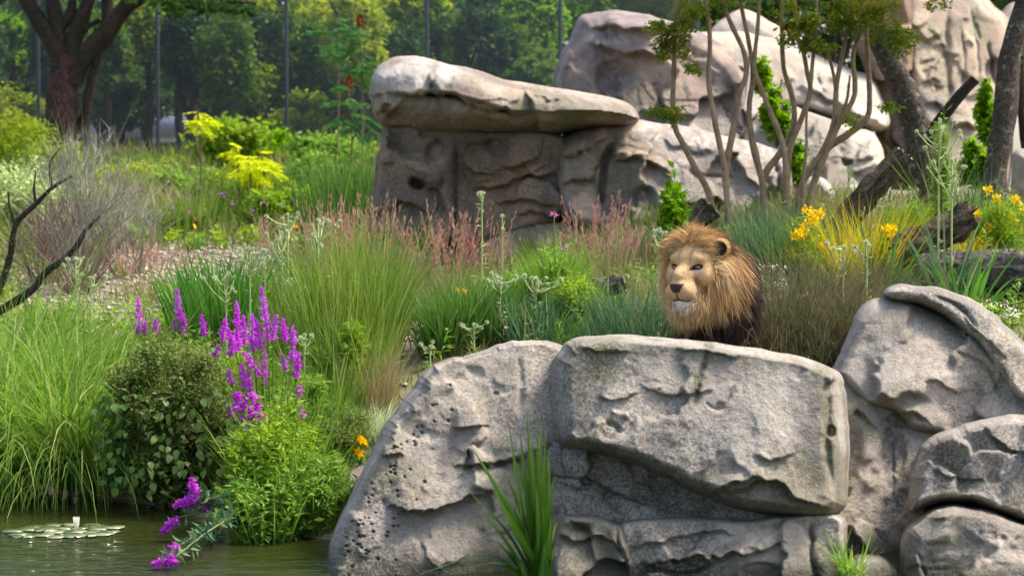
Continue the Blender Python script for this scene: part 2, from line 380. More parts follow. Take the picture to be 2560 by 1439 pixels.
def rock(outline, Y, T, label, mat, R=(25, 60, 60), lean=0.0, yaw=0.0, feats=(), step=3.2, seed=1, facet=0.05, facet_px=90, n1=0.008, n2=0.0035, crk=0.25,
         Tb=None, name="boulder", group=None, cat="rock", edge=5.0, nround=1.0, fb=0.17, stains_and_shade=()):
    """A boulder whose outline is given in photo pixels at distance Y (m) and whose front bulges T metres towards the viewer.
    R = rounding of the top / side / bottom edges in pixels; lean, yaw: metres of depth per pixel (top leans back, right side recedes)."""
    rng = np.random.default_rng(seed)
    poly = chaikin(outline, 2)
    e = fbm(np.c_[poly / 45.0, np.full(len(poly), seed * 3.1)], seed, 3)[:, None]
    ctr = poly.mean(0); out = poly - ctr; out /= np.linalg.norm(out, axis=1)[:, None]
    poly = poly + out * e * edge
    lo, hi = poly.min(0) - 2 * step, poly.max(0) + 2 * step
    gx = np.arange(lo[0], hi[0], step); gy = np.arange(lo[1], hi[1], step)
    GX, GY = np.meshgrid(gx, gy); pts = np.c_[GX.ravel(), GY.ravel()]
    sd, near, ins = poly_sdf(pts, poly)
    nx = len(gx)
    i = (np.arange(len(gy) - 1)[:, None] * nx + np.arange(nx - 1)[None]).ravel()
    quad = np.stack([i, i + nx, i + nx + 1, i + 1], 1)
    keep = ins[quad].any(1); quad = quad[keep]
    used = np.unique(quad); bnd = used[~ins[used]]
    pts[bnd] = near[bnd]; sd = np.where(ins, sd, 0)
    remap = -np.ones(len(pts), int); remap[used] = np.arange(len(used)); quad = remap[quad]
    p = pts[used]; sd = sd[used]; isb = ~ins[used]; nr = near[used]
    d = nr - p; dl = np.linalg.norm(d, axis=1) + 1e-6; ny = d[:, 1] / dl
    wup = np.clip(-ny, 0, 1) ** 2; wdn = np.clip(ny, 0, 1) ** 2; ws = 1 - wup - wdn
    Rr = R[0] * wup + R[1] * ws + R[2] * wdn
    t = np.clip(sd / Rr, 0, 1); prof = np.sqrt(np.maximum(0, 1 - (1 - t) ** 2)) ** nround
    inner = sstep(sd, 0, 30)
    # facets: blended random planes
    nf = max(4, int(len(p) * step * step / facet_px ** 2)); sc_ = p[rng.integers(0, len(p), nf)]
    gr = rng.normal(0, 1, (nf, 2)) * facet / facet_px; of = rng.normal(0, facet * 0.4, nf)
    jit = np.c_[fbm(np.c_[p / 60, np.zeros(len(p))], seed + 3, 3), fbm(np.c_[p / 60, np.ones(len(p)) * 9], seed + 4, 3)] * facet_px * 0.25
    q = p + jit
    D2 = ((q[:, None] - sc_[None]) ** 2).sum(-1); wgt = np.exp(-(D2 - D2.min(1)[:, None]) / (2 * (facet_px * fb) ** 2))
    pl = of[None] + ((p[:, None] - sc_[None]) * gr[None]).sum(-1); fac = (wgt * pl).sum(1) / wgt.sum(1)
    X0 = P(p[:, 0], p[:, 1], Y)
    far = Y / 12.0
    out_ = fac + n1 * far * fbm(X0 * 2.0 / far + seed, seed, 4, 0.45) + n2 * far * fbm(X0 * 16 / far + seed, seed + 7, 3, 0.6)
    # thin wandering cracks and little broken edges
    for cs, (ax_, az_) in enumerate(((1.0, 2.6), (1.7, 0.9), (3.0, 5.0))):
        cn = fbm(X0 * np.array([ax_, 1.0, az_]) / far * 0.9 + seed * 1.7 + cs * 31, seed + 20 + cs, 5, 0.55); mk = sstep(fbm(X0 * 1.1 / far + seed + 5 * cs, seed + 30 + cs, 2), 0.0, 0.4)
        out_ = out_ - crk * far * (0.020, 0.016, 0.010)[cs] * mk * np.exp(-(cn / (0.035 if Y < 18 else 0.02)) ** 2)
        out_ = out_ + crk * far * (0.022, 0.010, 0.012)[cs] * sstep(fbm(X0 * 1.3 / far + seed + 9 * cs, seed + 34, 2), 0.0, 0.4) * sstep(cn, 0.1, 0.13) * (1 - sstep(cn, 0.13, 0.5))
    for f in feats:
        kind = f[0]
        if kind == 'crack':
            _, ln, wpx, dep = f; wob = 6 * fbm(np.c_[p / 25, np.full(len(p), 5.0)], seed + 11, 3)
            dd, sg, al = line_dist(p + wob[:, None] * 0.5, ln); tp = np.clip(np.minimum(al, 1 - al) * 6, 0.15, 1)
            out_ = out_ - dep * tp * np.exp(-(dd / wpx) ** 2)
        elif kind == 'ledge':
            _, ln, h_, fall = f[:4]; wob = 8 * fbm(np.c_[p / 30, np.full(len(p), 2.0)], seed + 12, 3)
            pp = p + np.c_[0 * wob, wob]; dd, sg, al = line_dist(pp, ln); s = dd * -sg      # s > 0: above the line
            tp = np.clip(np.minimum(al, 1 - al) * 5, 0, 1)
            out_ = out_ + h_ * tp * sstep(s, -3.5, 3.5) * np.exp(-np.maximum(s, 0) / fall)
            out_ = out_ - 0.45 * h_ * tp * (1 - sstep(s, -4, 2)) * np.exp(-np.maximum(-s, 0) / 14)
        elif kind == 'bump':
            _, bx, by, rx, ry, h_ = f; out_ = out_ + h_ * np.exp(-((p[:, 0] - bx) / rx) ** 2 - ((p[:, 1] - by) / ry) ** 2)
        elif kind == 'pits':
            _, pc = f[:2]
            for bx, by, rr_ in pc:
                m_ = (np.abs(p[:, 0] - bx) < 2 * rr_) & (np.abs(p[:, 1] - by) < 2 * rr_)
                if m_.any(): out_[m_] -= 0.03 * np.exp(-(((p[m_, 0] - bx) / rr_) ** 2 + ((p[m_, 1] - by) / (rr_ * 0.8)) ** 2) ** 2)
        elif kind == 'dent':
            _, bx, by, rx, ry, h_ = f; rr = np.sqrt(((p[:, 0] - bx) / rx) ** 2 + ((p[:, 1] - by) / ry) ** 2); out_ = out_ - h_ * (1 - sstep(rr, 0.55, 1.0))
    cy = p[:, 1].mean(); cx = p[:, 0].mean()
    base = Y + lean * (p[:, 1].max() - p[:, 1]) + yaw * (p[:, 0] - cx)
    Yf = base - T * prof - out_ * inner
    tb = T if Tb is None else Tb
    Vf = P(p[:, 0], p[:, 1], Yf); n = len(p)
    # back shell shares the boundary vertices
    inn = np.where(~isb)[0]; bmap = np.arange(n); bmap[inn] = n + np.arange(len(inn))
    Yb = base + tb * prof; Vb = P(p[:, 0], p[:, 1], Yb)[inn]
    V = np.vstack([Vf, Vb]); Fq = np.vstack([quad, bmap[quad][:, ::-1]])
    org = np.array([V[:, 0].mean(), V[:, 1].mean(), V[:, 2].min()])
    base_c, dark_c, warm_c, lich_c, la, sa, mk_ = [np.array(v) if isinstance(v, tuple) else v for v in ROCK[mat]]
    far = Y / 12.0; q = V / far + seed * 0.37
    def mixn(c, a, k): return c * (1 - k[:, None]) + a * k[:, None]
    c = mixn(np.tile(base_c, (len(V), 1)), warm_c, sstep(fbm(q * 1.5, 61, 4), -0.25, 0.4))
    c = mixn(c, dark_c, 0.7 * sstep(fbm(q * 3.6, 62, 5, 0.6), 0.0, 0.6))
    c = mixn(c, dark_c * 0.55, sa * sstep(fbm(q * np.array([5.5, 5.5, 0.6]), 63, 4), 0.05, 0.5))
    c = mixn(c, lich_c, la * sstep(fbm(q * 2.6, 64, 5, 0.65), 0.15, 0.5))
    for ln, wpx, sc_c, al in stains_and_shade:  # moss and stain marks
        wob = 0.5 * wpx * fbm(np.c_[p / 22, np.full(n, 3.0)], seed + 40, 3); dd, sg, at_ = line_dist(p + np.c_[wob, wob], ln); k = np.zeros(len(V)); k[:n] = al * np.exp(-(dd / wpx) ** 2) * (0.45 + 0.75 * sstep(fbm(np.c_[p / 9, np.full(n, 8.0)], seed + 41, 3), -0.4, 0.4)); c = mixn(c, np.array(sc_c), np.clip(k, 0, 0.95))
    if Y < 13:      # algae-dark tide line where the rock stands in the pond
        c = mixn(c, np.array([0.055, 0.055, 0.03]), 0.85 * (1 - sstep(V[:, 2] + 0.05 * fbm(V * 5, 69, 3), 0.02, 0.13)))
    c *= (1 + 0.10 * fbm(q * 9, 65, 3, 0.7))[:, None]
    pitm = sstep(fbm(q * 1.9, 66, 2), 0.0, 0.3)
    o = MB().add(V, Fq, rnd=pitm, tt=sstep(fbm(q * 1.4, 67, 3), -0.35, 0.35)).build(name, M[mk_], origin=org)
    ca = o.data.color_attributes.new("col", 'FLOAT_COLOR', 'POINT')
    ca.data.foreach_set("color", np.c_[np.clip(c, 0, 1), np.ones(len(c))].astype(np.float32).ravel())
    return tag(o, label, cat, group)

RF, RB, RD, RP = 'front', 'back', 'dark', 'pale'
_pr = np.random.default_rng(4); PITS = []
for k in range(120):
    t_ = _pr.random(); PITS.append((1055 - 200 * t_ + _pr.normal(0, 48), 1010 + 390 * t_ + _pr.normal(0, 40), _pr.uniform(2.2, 4.4)))
# ---- front group at the water
rock([(805, 1420), (830, 1330), (880, 1225), (930, 1128), (962, 1055), (1018, 990), (1058, 930), (1098, 905), (1190, 880), (1272, 850), (1340, 850), (1410, 856), (1440, 900), (1450, 1100), (1450, 1300), (1460, 1640), (1150, 1640), (800, 1640)],
     11.48, 0.8, "grey pitted boulder sloping down into the pond beside the reed clump", RF, stains_and_shade=[([(1335, 865), (1338, 960), (1332, 1080)], 30, (0.50, 0.415, 0.31), 0.75), ([(1270, 1130), (1330, 1115)], 26, (0.56, 0.49, 0.39), 0.7), ([(1160, 1200), (1225, 1195)], 24, (0.56, 0.48, 0.37), 0.7), ([(900, 1330), (1000, 1300), (1150, 1290)], 45, (0.24, 0.22, 0.21), 0.5), ([(1000, 1110), (1050, 1140), (1080, 1090)], 35, (0.24, 0.22, 0.21), 0.4)], R=(12, 50, 40), lean=0.0011, yaw=0.0004, crk=0.10, step=2.4, seed=3, facet=0.035, facet_px=110,
     feats=[('ledge', [(1130, 1165), (1190, 1160), (1260, 1150), (1320, 1135), (1385, 1108)], 0.07, 60), ('crack', [(1150, 1166), (1250, 1158), (1385, 1110)], 5, 0.06),
            ('ledge', [(960, 1255), (1040, 1280), (1110, 1270), (1180, 1235), (1235, 1225)], 0.10, 70), ('ledge', [(945, 1130), (975, 1138), (1010, 1130)], 0.05, 40),
            ('ledge', [(1130, 1072), (1170, 1068), (1225, 1060)], 0.05, 40), ('crack', [(1296, 880), (1302, 960), (1300, 1050)], 8, 0.02), ('bump', 1270, 1110, 60, 26, 0.06), ('bump', 1170, 1205, 55, 40, 0.05), ('bump', 1020, 1200, 50, 60, 0.05),
            ('pits', PITS), ('dent', 1240, 983, 9, 6, 0.02), ('bump', 1100, 1400, 90, 70, 0.05)])
rock([(1372, 990), (1376, 930), (1396, 872), (1424, 846), (1480, 836), (1600, 836), (1700, 845), (1800, 858), (1920, 873), (2000, 890), (2075, 912), (2108, 940), (2118, 1010), (2124, 1100), (2122, 1200), (2114, 1275), (2060, 1300), (1990, 1298), (1850, 1278), (1760, 1244), (1620, 1176), (1500, 1136), (1400, 1120), (1378, 1080)],
     11.5, 0.75, "large rounded grey block in front of the lion", RF, stains_and_shade=[([(1775, 866), (1755, 930), (1738, 990)], 11, (0.10, 0.10, 0.03), 0.95), ([(1500, 866), (1497, 940)], 17, (0.10, 0.10, 0.03), 0.85), ([(1430, 872), (1600, 872), (1800, 893), (1980, 915)], 13, (0.12, 0.115, 0.045), 0.6), ([(2050, 915), (2068, 1000), (2072, 1150)], 13, (0.12, 0.115, 0.045), 0.7), ([(1392, 890), (1384, 1000), (1394, 1100)], 22, (0.10, 0.09, 0.085), 0.45), ([(1480, 1120), (1620, 1160), (1760, 1235), (2000, 1285)], 20, (0.10, 0.09, 0.085), 0.4), ([(1900, 900), (1960, 1000), (1930, 1120)], 60, (0.50, 0.44, 0.35), 0.5)], R=(22, 60, 40), lean=0.0008, yaw=0.0, seed=7, facet=0.025, facet_px=170, nround=0.9, Tb=0.5, crk=0.14,  # moss is real; the pale mark paints soft sun on the right part
     feats=[('ledge', [(1410, 1120), (1500, 1125), (1620, 1160), (1760, 1226), (1840, 1205), (1900, 1195), (1960, 1218)], 0.08, 60),
            ('ledge', [(1760, 1240), (1850, 1215), (1940, 1200), (2000, 1250), (2090, 1275)], 0.09, 40), ('crack', [(1850, 950), (1800, 1020), (1755, 1000)], 4, 0.02),
            ('ledge', [(1490, 980), (1540, 1000), (1600, 985)], 0.03, 30), ('ledge', [(1600, 960), (1700, 985), (1790, 970)], 0.035, 40), ('ledge', [(1880, 1130), (1940, 1150), (1990, 1140)], 0.04, 30),
            ('dent', 1525, 1078, 34, 30, 0.045), ('crack', [(2062, 920), (2070, 1000), (2068, 1120), (2080, 1240)], 9, 0.05), ('dent', 2078, 1078, 13, 20, 0.06),
            ('crack', [(1770, 870), (1745, 960), (1735, 1000)], 7, 0.03), ('bump', 1900, 1080, 150, 100, 0.06), ('bump', 1600, 1060, 150, 80, 0.04), ('ledge', [(1440, 870), (1500, 880), (1580, 878)], 0.03, 25), ('ledge', [(1690, 868), (1800, 886), (1860, 890)], 0.03, 20)])
rock([(1340, 1070), (1480, 1080), (1620, 1120), (1760, 1190), (1900, 1230), (2010, 1250), (2090, 1262), (2090, 1330), (1900, 1335), (1700, 1330), (1560, 1330), (1400, 1330), (1340, 1330)],
     11.72, 0.55, "tapering grey rock layer wedged under the large block", RF, stains_and_shade=[([(1400, 1200), (1600, 1250), (1850, 1300)], 35, (0.10, 0.09, 0.085), 0.5)], R=(14, 16, 14), lean=0.0009, seed=11, facet=0.05, facet_px=80,
     feats=[('ledge', [(1400, 1180), (1480, 1195), (1560, 1240), (1640, 1265)], 0.05, 50), ('crack', [(1560, 1220), (1660, 1270), (1800, 1290)], 4, 0.03), ('bump', 1440, 1150, 60, 30, 0.05)])
rock([(1370, 1285), (1460, 1282), (1560, 1300), (1580, 1350), (1595, 1420), (1600, 1640), (1370, 1640)],
     11.15, 0.55, "squat brown-grey rock behind the reeds below the tapering layer", RF, R=(14, 20, 40), lean=0.0008, seed=13, facet=0.06, facet_px=60,
     feats=[('ledge', [(1390, 1338), (1450, 1352), (1500, 1340), (1570, 1372)], 0.06, 40), ('crack', [(1540, 1300), (1550, 1370), (1590, 1440)], 5, 0.04), ('dent', 1450, 1316, 50, 14, 0.03)])
rock([(1530, 1305), (1600, 1292), (1720, 1288), (1850, 1296), (1990, 1282), (2060, 1278), (2116, 1290), (2122, 1360), (2118, 1450), (2120, 1640), (1570, 1640), (1560, 1440)],
     11.1, 0.55, "long low grey rock at the foot of the large block", RF, R=(14, 22, 40), lean=0.0010, seed=17, facet=0.06, facet_px=80,
     feats=[('ledge', [(1560, 1362), (1650, 1350), (1760, 1330), (1860, 1338)], 0.05, 40), ('ledge', [(1600, 1410), (1700, 1400), (1760, 1390), (1860, 1380), (1975, 1352)], 0.08, 60),
            ('crack', [(2030, 1300), (2028, 1370), (2040, 1450)], 6, 0.06), ('crack', [(1620, 1420), (1720, 1432), (1800, 1395)], 5, 0.05), ('dent', 1900, 1425, 60, 25, 0.05)])
rock([(2074, 940), (2088, 900), (2112, 850), (2146, 762), (2200, 742), (2260, 738), (2330, 765), (2400, 800), (2480, 850), (2560, 920), (2660, 1010), (2700, 1200), (2560, 1180), (2450, 1120), (2330, 1100), (2270, 1090), (2240, 1040), (2180, 1030), (2130, 1010)],
     12.5, 0.6, "tall light grey boulder with speckled face under the overlapping slab", RF, stains_and_shade=[([(2140, 800), (2200, 830), (2180, 900)], 30, (0.30, 0.26, 0.2), 0.5), ([(2320, 900), (2400, 1000), (2480, 1080)], 70, (0.50, 0.41, 0.33), 0.6), ([(2400, 890), (2480, 940), (2520, 1050)], 10, (0.11, 0.11, 0.035), 0.5)], R=(40, 40, 40), lean=0.0016, yaw=-0.0002, seed=21, facet=0.08, facet_px=120,
     feats=[('ledge', [(2120, 1005), (2200, 1020), (2240, 1035), (2290, 1030), (2330, 1055)], 0.06, 40), ('crack', [(2388, 880), (2440, 900), (2475, 930), (2500, 1000)], 5, 0.03), ('bump', 2260, 900, 90, 80, 0.06), ('ledge', [(2310, 955), (2360, 960), (2400, 985)], 0.04, 30)])
rock([(2203, 738), (2214, 718), (2250, 710), (2300, 713), (2370, 725), (2450, 757), (2500, 800), (2560, 850), (2660, 960), (2680, 1060), (2600, 1030), (2530, 1000), (2490, 930), (2440, 860), (2360, 790), (2300, 764), (2240, 756)],
     12.55, 0.56, "pale slab lapping over the top of the speckled boulder", RF, R=(20, 28, 26), lean=0.0018, seed=23, facet=0.04, facet_px=90, n1=0.02,
     feats=[('crack', [(2330, 735), (2400, 770), (2450, 830)], 6, 0.05), ('ledge', [(2400, 775), (2450, 835), (2520, 900)], 0.05, 40)])
rock([(2085, 900), (2180, 960), (2260, 1000), (2350, 1050), (2350, 1200), (2330, 1330), (2290, 1640), (2070, 1640), (2080, 1300)],
     11.5, 0.4, "shaded upright rock in the gap between the block and the rounded rocks", RF, stains_and_shade=[([(2232, 1060), (2236, 1160), (2240, 1300)], 36, (0.10, 0.09, 0.085), 0.7), ([(2125, 1050), (2125, 1300)], 16, (0.16, 0.13, 0.08), 0.6)], R=(14, 16, 30), lean=0.0019, seed=27, facet=0.06, facet_px=80,
     feats=[('bump', 2170, 1150, 30, 120, 0.06), ('dent', 2232, 1140, 40, 90, 0.06), ('crack', [(2228, 1090), (2232, 1180), (2235, 1260)], 4, 0.03), ('dent', 2250, 1050, 40, 22, 0.05)])
rock([(2268, 1225), (2280, 1170), (2305, 1105), (2340, 1080), (2420, 1055), (2500, 1036), (2560, 1034), (2640, 1050), (2720, 1120), (2720, 1340), (2600, 1320), (2540, 1300), (2450, 1262), (2380, 1250), (2320, 1262), (2275, 1285)],
     11.6, 0.65, "rounded grey rock on top of the lower smooth rock", RF, R=(26, 50, 22), lean=0.0012, seed=31, facet=0.07, facet_px=80,
     feats=[('ledge', [(2455, 1060), (2500, 1110), (2540, 1135), (2620, 1140)], 0.06, 40), ('ledge', [(2330, 1180), (2400, 1190), (2470, 1210)], 0.05, 40), ('bump', 2380, 1110, 50, 50, 0.05)])
rock([(2235, 1640), (2242, 1400), (2256, 1330), (2300, 1282), (2360, 1258), (2430, 1258), (2500, 1280), (2570, 1310), (2680, 1330), (2760, 1400), (2760, 1640)],
     11.1, 0.65, "smooth rounded lower rock with fine pits", RF, R=(30, 60, 50), lean=0.0012, seed=35, facet=0.05, facet_px=130,
     feats=[('ledge', [(2300, 1300), (2330, 1290), (2370, 1300)], 0.03, 25), ('dent', 2290, 1430, 30, 24, 0.03)])
rock([(2070, 1470), (2095, 1418), (2130, 1388), (2190, 1384), (2240, 1410), (2275, 1470), (2280, 1660), (2070, 1660)],
     11.05, 0.45, "low wet rock in the gap beneath the shaded upright rock", RF, R=(22, 26, 30), lean=0.001, seed=37, facet=0.04, facet_px=60)
# ---- rear cliff
rock([(922, 235), (928, 190), (948, 158), (985, 141), (1045, 139), (1110, 157), (1175, 171), (1250, 196), (1330, 211), (1430, 225), (1530, 243), (1582, 262), (1605, 300), (1560, 320), (1470, 318), (1430, 330), (1370, 345), (1250, 352), (1100, 347), (1000, 332), (955, 318), (928, 285)],
     22.0, 1.3, "long flat overhanging slab with a thick rounded end", RB, stains_and_shade=[([(1088, 160), (1080, 200), (1074, 232)], 9, (0.11, 0.11, 0.035), 0.85), ([(1130, 195), (1128, 240)], 8, (0.11, 0.11, 0.035), 0.5), ([(950, 240), (960, 170), (990, 150)], 10, (0.11, 0.11, 0.035), 0.45), ([(1270, 225), (1290, 270)], 12, (0.11, 0.11, 0.035), 0.5), ([(960, 185), (1050, 190), (1120, 190)], 30, (0.62, 0.58, 0.52), 0.6), ([(940, 290), (1100, 315), (1300, 325)], 26, (0.20, 0.155, 0.11), 0.6)], R=(50, 26, 115), lean=0.001, fb=0.11, crk=0.7, seed=41, facet=0.08, facet_px=120, Tb=1.6, step=3.5,  # moss streaks; pale top and brown lower half paint light and undercut shade
     feats=[('ledge', [(960, 232), (1040, 233), (1110, 238), (1170, 250), (1240, 275), (1330, 285)], 0.22, 60), ('crack', [(1030, 234), (1120, 236), (1170, 252), (1290, 282)], 5, 0.12),
            ('ledge', [(1330, 310), (1400, 312), (1470, 305), (1530, 306)], 0.15, 40), ('ledge', [(1320, 240), (1400, 250), (1440, 262)], 0.08, 25), ('crack', [(1085, 160), (1082, 195), (1075, 228)], 4, 0.04),
            ('ledge', [(1175, 275), (1230, 295), (1280, 315), (1340, 318)], 0.10, 30)])
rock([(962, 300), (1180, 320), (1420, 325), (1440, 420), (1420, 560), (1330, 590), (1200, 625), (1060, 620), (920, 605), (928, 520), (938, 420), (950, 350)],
     22.2, 0.9, "shaded brown rock wall under the overhanging slab", RD, stains_and_shade=[([(1000, 400), (1090, 410)], 26, (0.46, 0.33, 0.22), 0.6), ([(1140, 350), (1140, 600)], 8, (0.09, 0.08, 0.085), 0.5), ([(1380, 380), (1370, 500)], 22, (0.09, 0.08, 0.085), 0.6)], R=(12, 22, 30), lean=0.0, fb=0.11, crk=0.7, seed=43, facet=0.10, facet_px=80, step=3.5,
     feats=[('crack', [(1140, 345), (1136, 430), (1138, 520), (1130, 600)], 5, 0.09), ('ledge', [(1018, 447), (1040, 443), (1062, 468)], 0.14, 30), ('dent', 1045, 460, 26, 16, 0.15), ('ledge', [(950, 412), (985, 406)], 0.08, 20),
            ('ledge', [(1150, 430), (1250, 425), (1330, 400), (1370, 360)], 0.12, 50), ('ledge', [(1180, 480), (1260, 460), (1340, 440), (1400, 440)], 0.14, 30), ('crack', [(1070, 420), (1080, 370), (1100, 350)], 10, 0.12),
            ('ledge', [(1230, 510), (1300, 495), (1350, 510), (1410, 520)], 0.10, 30), ('ledge', [(1290, 545), (1340, 530), (1400, 548)], 0.08, 20), ('bump', 1110, 420, 26, 60, 0.15)])
rock([(1395, 345), (1440, 318), (1520, 296), (1640, 301), (1760, 328), (1900, 356), (1958, 378), (1985, 420), (1992, 480), (1990, 570), (1800, 590), (1600, 590), (1420, 580), (1385, 480), (1380, 400)],
     21.9, 0.9, "grey domed boulder right of the shaded wall, behind the thin-stemmed tree", 'mauve', stains_and_shade=[([(1440, 330), (1410, 400)], 22, (0.22, 0.20, 0.10), 0.5), ([(1545, 345), (1515, 420)], 18, (0.13, 0.11, 0.11), 0.6), ([(1600, 480), (1640, 540)], 30, (0.12, 0.105, 0.105), 0.6), ([(1620, 320), (1700, 380), (1680, 480)], 45, (0.48, 0.45, 0.40), 0.8), ([(1760, 350), (1900, 380), (1960, 420)], 40, (0.50, 0.46, 0.40), 0.8), ([(1760, 450), (1880, 470)], 50, (0.44, 0.40, 0.35), 0.7)], R=(45, 30, 40), lean=0.0022, fb=0.11, crk=0.7, yaw=0.0006, seed=47, facet=0.14, facet_px=100, step=3.5,  # pale marks paint the lit right side, dark ones the shaded lower left
     feats=[('ledge', [(1400, 395), (1450, 380), (1500, 350), (1520, 330)], 0.15, 30), ('crack', [(1540, 350), (1510, 400), (1505, 480), (1500, 530)], 8, 0.18), ('ledge', [(1530, 400), (1600, 395), (1660, 420), (1680, 470)], 0.14, 50),
            ('crack', [(1720, 430), (1760, 440), (1850, 445)], 4, 0.06), ('dent', 1610, 500, 40, 40, 0.15), ('crack', [(1930, 390), (1945, 440), (1950, 520)], 7, 0.15), ('ledge', [(1650, 345), (1720, 370), (1790, 380)], 0.06, 30)])
rock([(1376, 230), (1386, 185), (1402, 140), (1428, 85), (1448, 38), (1490, 25), (1570, 26), (1660, 45), (1760, 80), (1860, 150), (1900, 260), (1900, 420), (1600, 420), (1500, 330), (1420, 300)],
     25.5, 1.3, "tall shaded boulder with a stepped top behind the overhanging slab", 'mauve', stains_and_shade=[([(1540, 160), (1530, 230)], 34, (0.14, 0.115, 0.12), 0.6), ([(1640, 220), (1560, 260)], 40, (0.25, 0.195, 0.165), 0.5), ([(1470, 108), (1560, 100)], 14, (0.58, 0.54, 0.46), 0.5)], R=(40, 50, 60), lean=0.0016, fb=0.11, crk=0.7, yaw=-0.0012, seed=51, facet=0.14, facet_px=110, step=4,
     feats=[('ledge', [(1470, 73), (1530, 62), (1570, 72), (1640, 70), (1700, 80)], 0.18, 40), ('ledge', [(1455, 120), (1500, 108), (1540, 130), (1620, 136), (1660, 160)], 0.2, 40), ('dent', 1540, 190, 60, 50, 0.12), ('ledge', [(1385, 180), (1430, 168)], 0.1, 20)])
rock([(1640, 130), (1700, 90), (1790, 78), (1880, 80), (1960, 105), (2060, 150), (2140, 175), (2190, 190), (2215, 260), (2235, 330), (2150, 330), (2080, 305), (1960, 265), (1880, 330), (1860, 420), (1640, 420)],
     25.0, 1.2, "pale sunlit boulder sloping down behind the thin-stemmed tree", RP, R=(50, 40, 30), lean=0.0045, fb=0.11, crk=0.7, yaw=0.0008, seed=53, facet=0.10, facet_px=120, step=4,
     feats=[('crack', [(1880, 130), (1860, 200), (1850, 290)], 6, 0.1), ('ledge', [(1980, 215), (2060, 240), (2150, 290), (2220, 310)], 0.12, 40), ('crack', [(2040, 180), (2060, 240)], 5, 0.08)])
rock([(1850, 330), (1900, 280), (1960, 258), (2040, 285), (2120, 315), (2190, 330), (2215, 380), (2225, 440), (2225, 540), (1980, 560), (1850, 560)],
     23.6, 0.9, "pale blocky boulder at the foot of the sloping boulder", RP, R=(40, 30, 40), lean=0.0032, fb=0.11, crk=0.7, seed=57, facet=0.12, facet_px=90, step=4,
     feats=[('ledge', [(2090, 385), (2150, 395), (2200, 380)], 0.10, 30), ('ledge', [(2120, 430), (2170, 420), (2210, 410)], 0.08, 25), ('crack', [(2040, 400), (2050, 480)], 5, 0.06), ('dent', 2040, 440, 30, 50, 0.08)])
rock([(1770, 90), (1790, 55), (1830, 30), (1865, 24), (1900, 40), (1940, 62), (1980, 90), (1990, 150), (1780, 150)],
     28.5, 0.7, "small pale hump of rock peeping over the sloping boulder", RP, R=(30, 30, 30), lean=0.003, fb=0.11, crk=0.7, seed=59, facet=0.06, step=5)
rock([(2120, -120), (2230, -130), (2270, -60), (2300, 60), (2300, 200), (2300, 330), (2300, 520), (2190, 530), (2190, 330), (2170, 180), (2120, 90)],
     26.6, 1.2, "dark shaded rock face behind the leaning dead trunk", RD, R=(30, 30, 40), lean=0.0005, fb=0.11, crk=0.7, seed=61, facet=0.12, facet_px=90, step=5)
rock([(2250, -140), (2400, -90), (2470, 5), (2520, 45), (2540, 110), (2535, 250), (2530, 420), (2520, 520), (2290, 530), (2280, 400), (2270, 300), (2250, 150)],
     25.6, 1.0, "towering peach-coloured rock wall with cracked face", 'peach', stains_and_shade=[([(2320, 290), (2350, 260)], 34, (0.16, 0.14, 0.15), 0.75), ([(2440, 40), (2460, 100)], 14, (0.30, 0.30, 0.14), 0.5), ([(2330, 60), (2340, 140)], 20, (0.40, 0.40, 0.25), 0.4)], R=(30, 40, 40), lean=0.0030, fb=0.11, crk=0.3, yaw=0.0012, seed=63, facet=0.07, facet_px=80, step=4,  # the large dark mark paints the shade on the wall's left side
     feats=[('ledge', [(2310, 104), (2335, 94), (2350, 96)], 0.10, 14), ('ledge', [(2300, 152), (2340, 147)], 0.07, 12), ('ledge', [(2300, 172), (2330, 168), (2345, 178)], 0.05, 12), ('ledge', [(2300, 205), (2330, 198), (2355, 206)], 0.07, 14), ('ledge', [(2310, 262), (2340, 254), (2358, 275)], 0.10, 20), ('crack', [(2372, 20), (2366, 120), (2372, 230), (2360, 320)], 7, 0.10), ('crack', [(2400, 60), (2412, 150), (2405, 260)], 3, 0.05), ('crack', [(2425, 10), (2440, 100), (2448, 200)], 3, 0.05),
            ('crack', [(2470, 100), (2480, 170), (2490, 220)], 5, 0.1), ('ledge', [(2360, 120), (2375, 135), (2400, 132)], 0.08, 20), ('crack', [(2440, 60), (2450, 100)], 4, 0.06), ('ledge', [(2380, 320), (2410, 300), (2440, 330)], 0.15, 30)])
rock([(2485, 45), (2520, 12), (2580, -10), (2700, -10), (2720, 120), (2600, 150), (2510, 110)],
     28.5, 0.8, "brownish rock showing past the top of the peach wall", RB, R=(30, 30, 30), lean=0.002, fb=0.11, crk=0.7, seed=65, facet=0.08, step=6)
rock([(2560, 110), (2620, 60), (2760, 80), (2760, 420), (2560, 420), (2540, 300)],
     26.5, 0.8, "recessed rock darkened as a shaded gap behind the right-hand trunk", RD, R=(30, 40, 30), seed=66, facet=0.08, step=6)  # dark palette paints the shade of a cave-like gap
rock([(2522, 400), (2540, 370), (2600, 360), (2700, 380), (2720, 600), (2560, 600), (2530, 520)],
     21.0, 0.5, "sandy brown boulder edge beside the right-hand trunk", RP, R=(30, 40, 30), lean=0.002, fb=0.11, crk=0.7, seed=67, facet=0.08, step=5)
